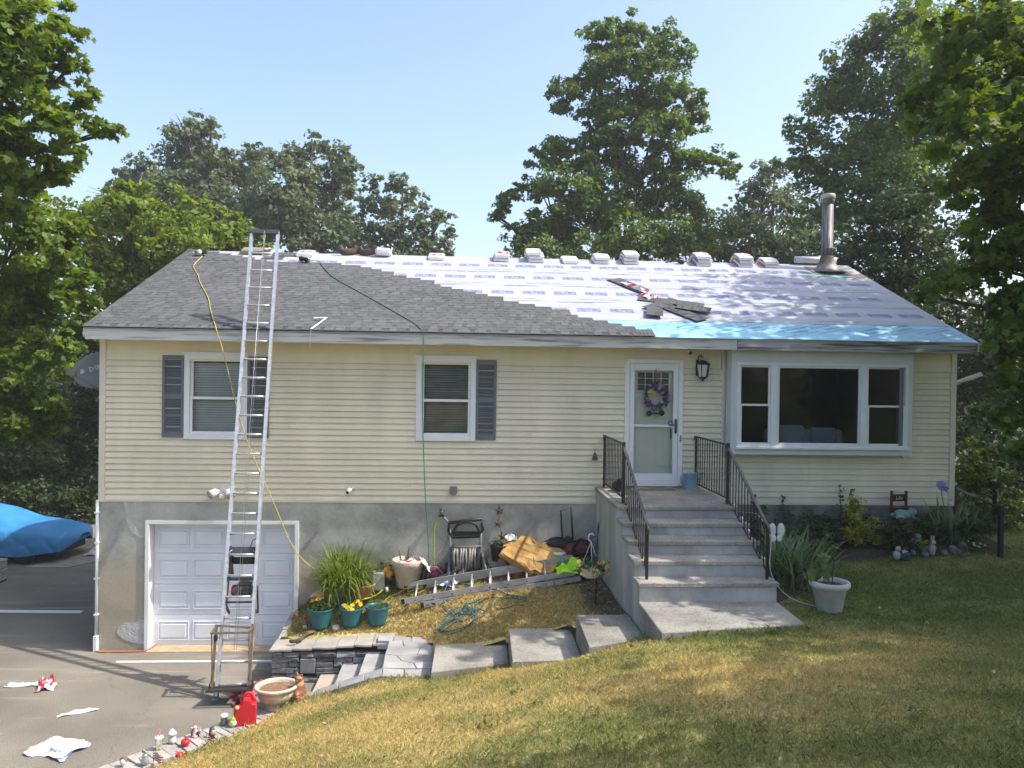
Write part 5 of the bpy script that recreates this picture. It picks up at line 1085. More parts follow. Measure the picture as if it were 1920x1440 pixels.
for ac in (-.16, 1.05):
    b = MB(); c = lp(.022, ac, .0); b.lathe([(.02, -.025), (.075, -.022), (.08, 0), (.075, .022), (.02, .025)], (0, 0, 0), 14); b.xform(HM @ Matrix.Translation(c) @ Matrix.Rotation(PI/2, 4, 'Y')); b.build('wheel', m_black, hoist)
for ac in (.02, .98):
    c = lp(.0, ac, .0); b = MB().bx(c.x-.05, c.x+.03, c.y-.08, c.y+.06, .002, .02, .004).bx(c.x-.035, c.x-.025, c.y-.03, c.y+.03, .02, .11).bx(c.x+.015, c.x+.025, c.y-.03, c.y+.03, .02, .11); b.xform(HM).build('foot', m_alu_dull, hoist)
b = MB().box(lp(.115, -.10, .10), (.05, .06, .09), None, .01); b.xform(HM).build('clamp', m_black, hoist)
# motor unit
mo = Vector(lp(.205, .5, -.16)); b = MB()
for ac in (.06, .94): bar(b, lp(.17, ac, -.06), lp(.295, ac, -.06), .035, .05); bar(b, lp(.175, ac, -.06), lp(.16, ac, -.3), .03, .03, ld)
bar(b, lp(.285, .05, -.05), lp(.285, .95, -.05), .11, .05); bar(b, lp(.228, .05, -.05), lp(.228, .95, -.05), .05, .04); bar(b, lp(.182, .05, -.05), lp(.182, .95, -.05), .03, .04)
b.ring([lp(.29, .72, -.05), lp(.305, .78, -.04), lp(.31, .92, -.03), lp(.31, 1.0, -.03)], .007, 5)
b.xform(HM).build('motor_frame', m_steelblue, hoist)
b = MB().ring([lp(.265, .12, -.10), lp(.265, .88, -.10)], .055, 12); b.ring([lp(.265, .10, -.10), lp(.265, .14, -.10)], .085, 12); b.xform(HM).build('winch_drum', m_black, hoist)
b = MB(); bar(b, lp(.262, .13, -.04), lp(.235, .20, -.04), .05, .02); b.xform(HM).build('winch_strap', m_black, hoist)
eng = MB(); e0 = lp(.205, .55, -.17)
eng.box(e0, (.24, .20, .17), None, .02)
for i in range(5): eng.box(e0+Vector((.03, -.11, -.05+.025*i)), (.14, .03, .010))
eng.box(e0+Vector((.02, 0, .11)), (.20, .14, .05), None, .015); eng.cyl(e0+Vector((.12, -.05, .04)), e0+Vector((.17, -.05, .04)), .04)
eng.xform(HM).build('engine', mat('engine_metal', (.04, .04, .045), .5, col2=(.20, .20, .20), scale=14, metal=.5), hoist)
b = MB().lathe([(.02, 0), (.085, .0), (.09, .02), (.08, .05), (.03, .06)], (0, 0, 0), 16); b.xform(HM @ Matrix.Translation(lp(.205, .30, -.15)) @ Matrix.Rotation(-PI/2, 4, 'Y')); b.build('recoil_starter', mat('maroon_metal', (.16, .02, .025), .4, var=.2), hoist)
b = MB(); bar(b, lp(.16, 1.08, -.12), lp(.215, 1.02, -.08), .02, .03); b.xform(HM).build('fuel_hose', m_black, hoist)
# ------------------------------------------------------------ shingle bundles over the ridge
RIDGE = RM @ Vector((0, SL, 0))
def over(s, h):
    """point (y,z) at distance s past the ridge along the roof (negative = front slope), h above the deck"""
    return Vector((0, RIDGE.y+(CA*s if s < 0 else CA*s), RIDGE.z+(SA*s if s < 0 else -SA*s)+h/ max(.8, CA)))
def bundle(x, lvl, red, label, group, shift=0., w=.34, half=.46, kink=None, bag=False):
    k = .040+lvl*.078; t = .074; n = 9; prof = []
    for i in range(n+1):
        s = -half+2*half*i/n+shift; q = over(s, 0); q.z -= .02*math.exp(-(s/.12)**2)
        prof.append((q.y, q.z+k))
    b = MB(); vs = []; g = random.Random(int(x*100)+lvl)
    for i, (y, z) in enumerate(prof):
        e = .82 if i in (0, n) else 1.
        for (dx, dz) in ((-w/2, .018), (-w/2+.02, 0), (w/2-.02, 0), (w/2, .018), (w/2, t-.022), (w/2-.025, t), (0, t+.004), (-w/2+.025, t), (-w/2, t-.022)):
            vs.append((dx*(1 if e == 1 else .97)+g.uniform(-.004, .004), y, z+(dz*e if dz > .05 else dz)+g.uniform(-.003, .003)))
    m = 9; fs = [(i*m+j, (i+1)*m+j, (i+1)*m+(j+1) % m, i*m+(j+1) % m) for i in range(n) for j in range(m)]+[tuple(range(m))[::-1], tuple(n*m+j for j in range(m))]
    o = thing('shingle_bundle', label, 'shingle bundle', (x, 0, 0), random.uniform(-.03, .03)*0, group)
    b.add(vs, fs); b.build('wrap', m_film_white, o)
    def stick(rows, cols, m_, nm):
        if not cols: return
        q = MB()
        for i in rows:
            for j in cols:
                P = [Vector(vs[i*m+j]), Vector(vs[(i+1)*m+j]), Vector(vs[(i+1)*m+(j+1) % m]), Vector(vs[i*m+(j+1) % m])]; c = (P[0]-P[1]).cross(P[2]-P[1]).normalized()
                ctr = sum(P, Vector())/4; out = ctr-Vector((0, prof[i][0], prof[i][1]+t/2)); c = c if c.dot(out) > 0 else -c
                q.add([p+c*.003 for p in P], [(0, 1, 2, 3)])
        q.build(nm, m_, o, fix=False)
    if red: stick(range(1, 5), (5, 6), m_film_red, 'printed_label')
    stick(range(0, n), (8,) if x > 9.2 else (), mat('dark_red_print', (.22, .02, .04), .5, col2=(.50, .42, .42), scale=12, contrast=(.50, .58)), 'side_print')
    return o
BG = 'bundles of shingles along the ridge'
STACKS = [(2.52, 1, 1, 'red topped shingle bundle nearest the roof ladder', -.0), (5.37, 1, 1, 'single red bundle on the bare white ridge, left of the sky gap', 0), (6.80, 2, 1, 'red labelled two-high stack below the sky gap', 0), (7.57, 3, 0, 'all white three-high stack', -.02),
    (8.33, 1, 0, 'single white bundle on the ridge', -.05), (9.02, 2, 0, 'all white two-high stack under the tall tree', 0), (9.69, 3, 0, 'white three-high stack with dark red side print under the tall tree', 0), (11.33, 3, 1, 'three-high stack with a red label beside the black tool', 0), (12.28, 3, 1, 'three-high red labelled stack next to the last white stack', 0), (12.89, 2, 0, 'last white stack before the flue', 0)]
for (x, n, red, lb, sh) in STACKS:
    for i in range(n):
        nm = ['bottom', 'middle', 'top'][i] if n == 3 else ['bottom', 'top'][i]
        l2 = lb if n == 1 else nm+' bundle of the '+lb
        bundle(x+random.uniform(-.03, .03)*i, i, red and i == n-1, l2, BG, sh-.03*i, .34+(.0 if i else .02), .40-.02*i)
# opened grey pack and loose shingles at the ridge behind the ladder
def flat_shingle(name, label, c, rz, group, m=m_shing, n=1, w=.95, d=.33):
    x, s, h = c; o = D.objects.new(name, SM[int(x*7+s*3) % 8]); COL.objects.link(o); o.matrix_world = RM @ Matrix.Translation((x, s, h)) @ Matrix.Rotation(rz, 4, 'Z'); o.scale = (w, d/.335, 1)
    return tag(o, label, 'shingle', group)
b = MB(); vs = []
for i in range(5):
    q = over(-.30+.15*i, .05); vs += [(1.10, q.y, q.z), (1.62, q.y, q.z), (1.66, q.y, q.z+.07), (1.14, q.y, q.z+.07)]
b.add(vs, [(i*4+j, (i+1)*4+j, (i+1)*4+(j+1) % 4, i*4+(j+1) % 4) for i in range(4) for j in range(4)]+[(0, 1, 2, 3), (16, 17, 18, 19)])
op = b.build('opened_bundle', mat('weathered_pack', (.16, .15, .135), .9, col2=(.24, .22, .20), scale=30), None); tag(op, 'grey opened shingle pack on the ridge just left of the ladder', 'shingle bundle', BG)
b = crumple(.22, .14, .05, 7, 3); o = b.build('torn_wrapper', m_film_red, op, fix=False); q = over(-.25, .14); o.location = (1.72, q.y, q.z-.02)
LG_ = 'loose shingles on the roof'
flat_shingle('loose_shingle', 'grey loose shingle behind the ladder just below the ridge, upper one', (1.82, 4.62, .034), .05, LG_, w=.55, d=.3)
flat_shingle('loose_shingle', 'grey loose shingle behind the ladder just below the ridge, lower one', (1.66, 4.38, .036), -.03, LG_, w=.45, d=.2)
# open bundle with red wrapper sliding toward a scatter of loose shingles
ob = thing('open_bundle', 'open shingle bundle with torn red wrapper in the middle of the white roof', 'shingle bundle', (0, 0, 0), 0, BG)
rzb = math.atan2(-1.05, .60)
for i in range(3):
    o = D.objects.new('shingle', SM[i]); COL.objects.link(o); o.parent = ob; o.matrix_local = RM @ Matrix.Translation((8.93+.012*i, 3.30-.008*i, .026+.009*i)) @ Matrix.Rotation(rzb, 4, 'Z') @ Matrix.Translation((0, -.0, 0)); o.scale = (1.0, .9, 1)
b = crumple(.80, .16, .07, 11, 8); o = b.build('torn_wrapper', m_film_red, ob, fix=False); o.matrix_local = RM @ Matrix.Translation((9.42, 2.70, .05)) @ Matrix.Rotation(rzb, 4, 'Z')
b = crumple(.34, .28, .09, 8, 9); o = b.build('torn_wrapper', m_film_red, ob, fix=False); o.matrix_local = RM @ Matrix.Translation((9.56, 2.22, .03)) @ Matrix.Rotation(rzb, 4, 'Z')
for i, (x, s, rz, w, dsc) in enumerate([(9.30, 1.98, -.35, .70, 'lying flat at the upper left of the scatter'), (9.62, 1.55, -1.0, .95, 'slanting through the middle of the scatter'), (9.50, 1.28, .75, .9, 'crossing over the other loose ones'), (9.85, 1.70, -.40, .62, 'upper right piece of the scatter'), (9.90, 1.42, -.42, .62, 'farthest right, pointing at the bay window side'), (9.55, .90, 1.35, .42, 'lowest one, standing tip down over the blue strip')]):
    flat_shingle('loose_shingle', 'loose grey shingle on the white sheet, '+dsc, (x, s, .03+.009*i), rz, LG_, w=w, d=.30)
# ------------------------------------------------------------ nail guns, bags and bits on the roof
def nail_gun(x, s, rz, label):
    o = thing('nail_gun', label, 'nail gun', rp(x, s, .03), rz)
    MB().box((0, 0, .07), (.20, .07, .07), (0, -.1, 0), .02).box((.10, 0, .09), (.10, .085, .10), None, .025).build('body', m_black, o)
    MB().box((.09, -.02, .02), (.04, .12, .035), (0, 0, .3), .01).build('grip', m_grey, o)
    MB().lathe([(.06, -.03), (.065, 0), (.06, .03)], (0, 0, 0), 14).xform(Matrix.Translation((-.02, -.06, .06)) @ Matrix.Rotation(PI/2, 4, 'X')).build('magazine', mat('magazine_silver', (.5, .5, .5), .4, metal=.6), o)
    MB().box((-.13, 0, .05), (.07, .04, .05), None, .01).build('nose', m_alu_dull, o)
nail_gun(.33, 4.52, .3, 'nail gun with yellow hose near the left end of the ridge'); nail_gun(2.62, 4.15, 2.6, 'black nail gun at the top of the green hose')
def lump(name, label, cat, loc, r, m, seed, group=None):
    random.seed(seed); b = MB().ell((0, 0, r[2]*.8), r, 10, 7, None, .16); o = b.build(name, m, None); o.location = loc; return tag(o, label, cat, group)
m_leather = mat('brown_leather', (.05, .035, .025), .8, col2=(.12, .085, .06), scale=12, bump=.3)
for (x, lb) in ((3.42, 'worn brown tool belt curled on the ridge, left one'), (3.85, 'worn brown tool belt curled on the ridge beside the white bag')):
    pts = [Vector((-.2, 0, .14)), Vector((-.13, -.02, .03)), Vector((0, -.03, .02)), Vector((.14, -.01, .05)), Vector((.19, 0, .16))]
    b = MB().ring(spline(pts, 4), .035, 6, flat=2.2); o = b.build('tool_belt', m_leather, None); o.location = over(-.12, .07)+Vector((x, 0, 0)); o.rotation_euler = (0, 0, .2 if x < 3.6 else -.3); tag(o, lb, 'tool belt', 'tool belts on the ridge')
b = MB().box((0, 0, .09), (.36, .24, .17), (0, .05, 0), .05); o = b.build('paper_bag', m_film_white, None); o.location = over(-.16, .03)+Vector((4.20, 0, 0)); tag(o, 'small white bag sitting on the ridge next to the tool belts', 'bag')
bt = thing('pry_tool', 'black tool with a long handle lying on the white ridge', 'tool', rp(10.80, 4.78, .03))
MB().box((.05, 0, .05), (.16, .1, .08), (0, .2, .2), .02).build('head', m_black, bt); MB().ring([(-.02, 0, .05), (-.32, -.03, .02)], .014, 6).build('handle', m_black, bt)
ro = thing('membrane_roll', 'white roll of underlayment lying behind the flue', 'roll', over(-.03, .13)+Vector((14.05, 0, 0)))
MB().ring([(-.50, 0, 0), (.45, 0, 0)], .075, 16).build('roll', m_film_white, ro); MB().ring([(.45, 0, 0), (.456, 0, 0)], .03, 10).ring([(-.506, 0, 0), (-.5, 0, 0)], .03, 10).build('core', m_brownsteel, ro)
b = MB(); bar(b, rp(3.55, -.03, .055), rp(3.70, .47, .07), .030, .006, (0, -.4, .9)); bar(b, rp(3.72, .49, .075), rp(3.50, .45, .075), .028, .006, (0, -.4, .9)); b.ring([rp(3.55, -.02, .055), Vector((3.53, -.475, 5.30)), Vector((3.52, -.46, 5.05))], .004, 5)
tag(b.build('metal_strip', m_white, None), 'bent white metal strip hooked over the eave', 'strip')
# ------------------------------------------------------------ hoses from the roof
m_yel = mat('yellow_hose_rubber', (.48, .38, .09), .5, var=.1); m_teal = mat('teal_hose_rubber', (.13, .36, .33), .45, var=.12); m_grn = mat('green_hose_rubber', (.06, .17, .12), .5, var=.12)
def tube2(name, label, pts, r, m):
    return tube_thing(name, label, 'hose', pts, r, m)
gy = [rp(.42, 4.40, .05), rp(.44, 4.1, .05), rp(.50, 3.6, .045), rp(.80, 2.95, .045), rp(1.0, 2.45, .045), rp(1.42, 1.55, .045), rp(1.68, .85, .045), rp(2.0, .05, .045), Vector((2.06, -.50, 5.28)), Vector((2.15, -.50, 5.0)), Vector((2.42, -.46, 3.9)), Vector((2.62, -.40, 3.3)), Vector((2.95, -.32, 2.5)), Vector((3.2, -.30, 1.9)), Vector((3.45, -.28, 1.55)), Vector((3.75, -.32, 1.38)), Vector((4.0, -.36, 1.38)), Vector((4.25, -.36, 1.30)), Vector((4.45, -.42, 1.12)), Vector((4.62, -.5, 1.03))]
tube2('air_hose', 'thin yellow air hose running from the roof down past the ladder to the grass clump', gy, .0085, m_yel)
gg = [rp(2.70, 4.18, .06), rp(2.90, 4.22, .05), rp(3.05, 3.85, .045), rp(3.40, 3.05, .045), rp(4.05, 2.08, .045), rp(4.68, 1.15, .045), rp(5.18, .38, .045), rp(5.33, .05, .045), Vector((5.36, -.485, 5.30)), Vector((5.365, -.47, 4.9)), Vector((5.36, -.35, 4.0)), Vector((5.385, -.22, 3.2)), Vector((5.42, -.15, 2.5)), Vector((5.46, -.13, 2.0)), Vector((5.49, -.13, 1.45)), Vector((5.55, -.2, 1.29))]
tube2('air_hose', 'thin green air hose running down the roof and the front wall between the windows', gg, .0085, m_grn)
# ------------------------------------------------------------ fixtures on the wall
lan = thing('wall_lantern', 'black coach lantern beside the front door', 'lantern', (10.10, 0, 4.87))
MB().bx(-.055, -.005, -.045, -.012, -.14, .14, .012).ring([(-.03, -.04, .06), (-.03, -.10, .20), (.0, -.15, .215), (.02, -.17, .17)], .012, 6).ring([(-.03, -.04, .10), (.02, -.12, .13), (.02, -.17, .12)], .009, 6).build('bracket', m_blackmetal, lan)
MB().lathe([(.02, .13), (.05, .12), (.125, .07), (.13, .055), (.10, .05)], (.03, -.17, 0), 6).lathe([(.075, -.17), (.08, -.155), (.05, -.19), (.02, -.21), (.012, -.235), (.002, -.24)], (.03, -.17, 0), 6).build('cap', m_blackmetal, lan)
b = MB()
for j in range(6):
    q = 2*PI*j/6; b.ring([(.03+.078*math.cos(q), -.17+.078*math.sin(q), -.16), (.03+.112*math.cos(q), -.17+.112*math.sin(q), .055)], .008, 4)
b.build('cage', m_blackmetal, lan)
MB().lathe([(.070, -.155), (.104, .05)], (.03, -.17, 0), 6, False, False).build('lantern_glass', mat('frosted_glass', (.55, .56, .55), .3, var=.1), lan)
def camera_thing(x, z, label, dx):
    o = thing('security_camera', label, 'camera', (x, -.012, z)); MB().lathe([(.035, 0), (.035, .015), (.012, .03)], (0, 0, 0), 12).xform(Matrix.Rotation(PI/2, 4, 'X')).build('base', m_white_p, o)
    MB().ring([(0, -.03, 0), (dx*.35, -.07, -.01)], .012, 8).ring([(dx*.3, -.06, -.0), (dx*1.0, -.15, -.05)], [.033, .036], 12).build('housing', m_white_p, o); MB().ring([(dx*1.0, -.15, -.05), (dx*1.03, -.155, -.052)], .030, 12).build('lens', m_black, o)
camera_thing(4.17, 2.74, 'white bullet camera low on the siding above the planter', -.06)
camera_thing(9.93, 5.17, 'white camera tucked under the eave beside the lantern', -.02)
vb = thing('dryer_vent', 'small grey vent box at the bottom of the siding', 'vent', (5.88, -.01, 2.72)); MB().bx(-.06, .06, -.055, .0, -.055, .06, .006).build('hood', m_grey, vb); MB().bx(-.045, .045, -.06, -.05, -.08, -.02).build('flap', m_grey, vb)
fl_ = thing('flood_light', 'white twin floodlight above the garage door', 'floodlight', (2.03, -.012, 2.66))
MB().bx(-.06, .06, -.04, 0, -.08, .07, .01).bx(-.05, .05, -.10, -.04, -.10, -.02, .015).build('base', m_white_p, fl_)
for s_ in (-1, 1):
    MB().ring([(s_*.05, -.05, .03), (s_*.10, -.08, .02), (s_*.17, -.16, -.03)], [.03, .06, .085], 14).build('lamp_head', m_white_p, fl_); MB().ring([(s_*.17, -.16, -.03), (s_*.173, -.164, -.032)], .074, 14).build('lens', mat('lens_grey', (.35, .36, .35), .2, var=.2), fl_)
# satellite dish on the side wall
dish = thing('satellite_dish', 'grey satellite dish on a bracket at the left corner of the house', 'dish', (-.33, .62, 4.68))
m_dish = mat('dish_grey', (.155, .178, .195), .5, var=.06); Md = Matrix.Rotation(.25, 4, 'Z') @ Matrix.Rotation(PI/2-.18, 4, 'X') @ Matrix.Rotation(.35, 4, 'Z')
b = MB(); n = 28; prof = [(0, -.07), (.12, -.062), (.24, -.04), (.34, -.012), (.39, .0), (.392, .012), (.37, .008), (.24, -.025), (0, -.055)]
b.lathe(prof, (0, 0, 0), n, False, True, 0, 1.02, .80); b.xform(Md); b.build('reflector', m_dish, dish)
mt = mat('dish_lettering', (.45, .48, .50), .5); b = MB(); mb_text(b, 'DIRECTV', .125, Md @ Matrix.Translation((.07, .06, .0)) @ Matrix.Rotation(.02, 4, 'Z') @ Matrix.Translation((.04, 0, -.030)), .001, .003); b.build('lettering', mt, dish, fix=False)
b = MB().lathe([(.0, 0), (.046, 0), (.046, .004), (0, .004)], (0, 0, 0), 16); b.xform(Md @ Matrix.Translation((-.25, .06, -.018))); b.build('emblem', mt, dish, fix=False)
MB().ring([Md @ Vector((0, -.36, .0)), Md @ Vector((-.05, -.40, .10)), Md @ Vector((-.32, -.06, .44))], .02, 6).ring([Md @ Vector((0, 0, -.06)), Vector((.15, .12, -.1)), Vector((.30, .10, -.30)), Vector((.33, .06, -.30))], .022, 8).build('arm', m_grey, dish)
MB().box(Md @ Vector((-.34, -.02, .46)), (.16, .10, .12), (0, .3, .3), .02).build('feed_horn', mat('feed_grey', (.14, .14, .12), .5), dish)
gl = MB().ring([(14.76, .25, 4.62), (15.25, .05, 4.84)], .04, 4); tag(gl.build('gutter_end', m_white, None), 'white gutter stub sticking out past the right corner', 'gutter')
# ------------------------------------------------------------ plants helpers
m_petal = attrmat('petals', .6, .3)
def strap_leaves(n, L0, w, spread, seed, arch=1.0, r0=.05, seg=6, upright=.2):
    g = np.random.default_rng(seed); Vs = []; a = g.uniform(0, 2*PI, n); L_ = L0*g.uniform(.55, 1.1, n); th0 = g.uniform(0, upright, n)+.05; bend = arch*g.uniform(.35, 1.15, n); base = g.normal(size=(n, 2))*r0; ww = w*g.uniform(.7, 1.2, n)
    t = np.linspace(0, 1, seg); x = np.zeros((n, seg)); z = np.zeros((n, seg)); ang = th0
    for i in range(1, seg):
        ang = th0+bend*2.3*(t[i]**1.5); d = L_/(seg-1); x[:, i] = x[:, i-1]+np.sin(ang)*d; z[:, i] = z[:, i-1]+np.cos(ang)*d
    wid = ww[:, None]*np.array([.6, .95, 1, .85, .55, .06])[None, :seg] if seg == 6 else ww[:, None]*np.interp(t, [0, .3, .8, 1], [.6, 1, .6, .05])[None]
    px = base[:, 0:1]+x*np.cos(a)[:, None]*spread; py = base[:, 1:2]+x*np.sin(a)[:, None]*spread; sx, sy = -np.sin(a)[:, None]*wid/2, np.cos(a)[:, None]*wid/2
    Lp = np.stack([px+sx, py+sy, z], -1); Rp = np.stack([px-sx, py-sy, z], -1); V = np.stack([Lp, Rp], 2).reshape(-1, 3)
    i0 = (np.arange(n)[:, None]*seg+np.arange(seg-1))*2; F = np.stack([i0, i0+1, i0+3, i0+2], -1).reshape(-1, 4)
    rnd = np.repeat(np.clip(g.normal(.5, .25, n), 0, 1), seg-1); return V, F, rnd
def add_foliage(parent, lobes, size, dens, m, seed, kind='leaf', name='foliage', **kw):
    V, F, r = leaf_cloud(lobes, size, dens, kind, seed=seed, **kw); return big_mesh(name, V, F, m, False, {'rnd': r}, parent)
def flowers(parent, pts, r, cols, seed, name='blossom', petals=6):
    g = np.random.default_rng(seed); V = []; F = []; C = []
    for p in pts:
        c = np.array(cols[g.integers(len(cols))]); k = petals; nrm = np.array([g.normal(0, .4), -.6+g.normal(0, .3), .7]); nrm /= np.linalg.norm(nrm); a = np.cross(nrm, [1, 0, .2]); a /= np.linalg.norm(a); b = np.cross(nrm, a)
        for i in range(k):
            q = 2*PI*i/k+g.uniform(0, .4); d = a*np.cos(q)+b*np.sin(q); s = np.cross(nrm, d); rr_ = r*g.uniform(.8, 1.2); o = len(V)
            V += [np.array(p), p+d*rr_*.6+s*rr_*.38+nrm*rr_*.25, p+d*rr_+nrm*rr_*.15, p+d*rr_*.6-s*rr_*.38+nrm*rr_*.25]; F.append([o, o+1, o+2, o+3]); C.append(np.clip(c*g.uniform(.8, 1.15), 0, 1))
    return big_mesh(name, np.array(V), np.array(F), m_petal, False, {'Col': np.array(C)}, parent)
lf_lily = leafmat('daylily_blade', (.085, .145, .022), (.26, .33, .06), .35); lf_iris = leafmat('iris_blade', (.075, .13, .055), (.20, .29, .14), .3); lf_pot = leafmat('pot_plant_leaf', (.05, .10, .025), (.14, .22, .06), .35); lf_gold = leafmat('golden_leaf', (.20, .22, .025), (.42, .40, .06), .35); lf_garden = leafmat('garden_leaf', (.03, .055, .02), (.085, .12, .04), .3)
m_soil2 = mat('potting_soil', (.035, .025, .018), .95, col2=(.10, .07, .045), scale=30, bump=.8, bscale=60)
m_teal = mat('teal_pot', (.018, .115, .135), .4, var=.15, scale=6); m_terra = mat('terracotta', (.42, .18, .10), .8, col2=(.52, .25, .15), scale=9, bump=.2)
def pot_profile(r, h, ribs=True):
    P = [(r*.70, 0), (r*.74, .004)]
    if ribs:
        for i in range(1, 15):
            z = .01+(h*.84)*i/15; P.append((r*(.74+.21*i/15)+(.004 if i % 2 else -.001), z))
    P += [(r*.955, h*.86), (r*1.0, h*.90), (r*1.02, h*.985), (r*1.0, h), (r*.93, h), (r*.91, h*.84)]; return P
def planter(name, label, cat, loc, r, h, m, group=None, ribs=True, soil=.86):
    o = thing(name, label, cat, loc, 0, group); MB().lathe(pot_profile(r, h, ribs), (0, 0, 0), 28, False).build('pot', m, o)
    b = MB().lathe([(.001, h*soil), (r*.92, h*soil-.004)], (0, 0, 0), 20, False); b.build('soil', m_soil2, o); return o
TP = 'teal flower pots on the wall'
p1 = planter('flower_pot', 'teal pot with orange marigolds at the wall corner', 'flower pot', (3.80, -.74, pz(3.8, -.74)-.01), .205, .30, m_teal, TP)
add_foliage(p1, [(-.03, 0, .33, .12), (.06, .02, .32, .11), (-.08, .02, .36, .09)], .05, 1.0, lf_pot, 1); flowers(p1, [(-.10, .03, .46), (-.04, .06, .48), (-.13, -.02, .42), (-.02, .02, .44), (.0, .08, .46), (-.08, .08, .49), (-.05, -.03, .43)], .036, [(.75, .24, .02), (.72, .40, .03), (.62, .16, .02)], 2)
p2 = planter('flower_pot', 'teal pot of bright yellow blooms in the middle of the front row', 'flower pot', (4.29, -.76, pz(4.29, -.76)-.01), .19, .28, m_teal, TP)
add_foliage(p2, [(0, 0, .28, .12), (.06, .0, .28, .10)], .045, .9, lf_pot, 3); flowers(p2, [(-.12, -.02, .32), (-.08, -.06, .31), (0, -.10, .30), (.03, -.08, .33), (.06, -.06, .35), (.10, 0, .37), (.05, .0, .36), (.14, -.02, .33), (-.02, -.12, .28), (.03, -.13, .28), (-.05, -.1, .3)], .040, [(.85, .62, .02), (.78, .48, .01), (.86, .70, .08)], 4)
p3 = planter('flower_pot', 'teal pot holding only low seedlings, right end of the row', 'flower pot', (4.70, -.76, pz(4.7, -.76)-.01), .19, .28, m_teal, TP)
add_foliage(p3, [(-.05, 0, .255, .09), (.07, .02, .255, .09)], .05, .55, lf_pot, 5)
p4 = planter('flower_pot', 'teal pot in the second row with a bare cane and a red hand tool', 'flower pot', (4.05, -.38, pz(4.05, -.38)-.01), .20, .27, m_teal, TP)
MB().ring([(.08, -.08, .2), (.10, -.10, .30), (.16, -.06, .34)], .018, 6).build('hand_tool', m_red, p4); MB().ring([(-.06, 0, .2), (-.07, .01, .36)], .01, 5).build('cane', m_brownsteel, p4)
m_tr = 'terracotta pots behind the teal ones'
t1 = planter('terracotta_pot', 'terracotta pot with a bushy green plant behind the teal marigold pot', 'flower pot', (3.95, -.14, pz(3.95, -.14)-.01), .20, .22, m_terra, m_tr, False)
add_foliage(t1, [(-.05, 0, .36, .15), (.05, .03, .46, .14), (-.02, 0, .58, .11), (.06, 0, .28, .12)], .065, .75, lf_pot, 6); MB().ring([(.03, 0, .2), (.02, .01, .5), (.0, 0, .66)], .008, 5).build('stem', m_bark, t1)
flowers(t1, [(-.2, -.1, .28), (-.24, -.12, .22), (-.17, -.14, .26), (-.2, -.16, .21), (-.14, -.12, .2)], .05, [(.75, .28, .05), (.72, .22, .06)], 7)
t2 = planter('terracotta_pot', 'wide terracotta bowl with grey green leaves behind the yellow blooms', 'flower pot', (4.40, -.36, pz(4.4, -.36)+.02), .22, .24, m_terra, m_tr, False)
add_foliage(t2, [(0, 0, .30, .10), (.03, 0, .38, .08), (-.05, .02, .24, .08)], .05, .7, lf_garden, 8)
pst = thing('timber_post', 'short orange brown wooden post stub among the pots', 'post', (4.22, -.18, pz(4.22, -.18))); MB().bx(-.05, .05, -.05, .05, 0, .38, .008).build('post', mat('orange_timber', (.36, .19, .09), .8, col2=(.46, .26, .13), scale=5, stretch=(6, 6, 1)), pst); MB().ell((0, 0, .43), (.075, .075, .06), 10, 6).build('knob', m_black, pst)
sc = thing('garden_trowel', 'dark curved garden tool lying on the wall top', 'garden tool', (3.55, -1.08, .545), .3); MB().ring(spline([(-.16, -.12, .02), (-.10, -.16, .025), (.0, -.13, .03), (.04, -.03, .035), (.12, .06, .05)], 5), .022, 6, flat=1.4).build('handle', m_leather, sc); MB().box((.17, .10, .06), (.16, .07, .012), (.3, 0, .6), .005).build('blade', m_brownsteel, sc)
sb = thing('spray_bottle', 'purple spray bottle with a red trigger beside the marigold pot', 'bottle', (3.56, -.74, .56)); MB().lathe([(.04, 0), (.042, .02), (.042, .13), (.015, .17), (.015, .19)], (0, 0, 0), 12).build('bottle', mat('purple_bottle', (.14, .10, .22), .4), sb); MB().box((0, -.01, .205), (.03, .07, .03), None, .008).box((0, -.045, .185), (.012, .012, .04)).build('trigger', m_red, sb); MB().bx(-.03, .03, -.0445, -.042, .04, .10).build('label', mat('yellow_label', (.6, .55, .1), .5), sb)
wc = thing('watering_wand', 'lime green hose wand with a silver nozzle behind the seedlings pot', 'hose wand', (4.62, -.5, pz(4.62, -.5))); MB().ring(spline([(-.2, -.02, .12), (-.05, 0, .15), (.08, .0, .22), (.16, .02, .30)], 5), .014, 6).build('wand', mat('lime_plastic', (.55, .55, .04), .4), wc); MB().ring([(.15, .02, .29), (.20, .0, .30), (.205, -.02, .24)], [.02, .03, .035], 8).build('nozzle', m_alu, wc)
rb = MB().ell((0, 0, .045), (.07, .06, .05), 10, 6, None, .1).build('garden_stone', m_cap, None); rb.location = (4.06, -.86, pz(4.06, -.86)); tag(rb, 'pale round stone tucked between two teal pots', 'stone')
o = crumple(.42, .25, .10, 10, 21).build('film_wrapper', m_film_white, None, fix=False); o.location = (3.72, -.12, pz(3.72, -.12)-.02); tag(o, 'white wrapper with a pink end on the wall top beside the garage', 'wrapper')
o = crumple(.30, .22, .12, 8, 22).build('film_wrapper', m_film_red, None, fix=False); o.location = (3.42, -.22, .62); tag(o, 'crumpled red wrapper on the wall top beside the garage', 'wrapper')
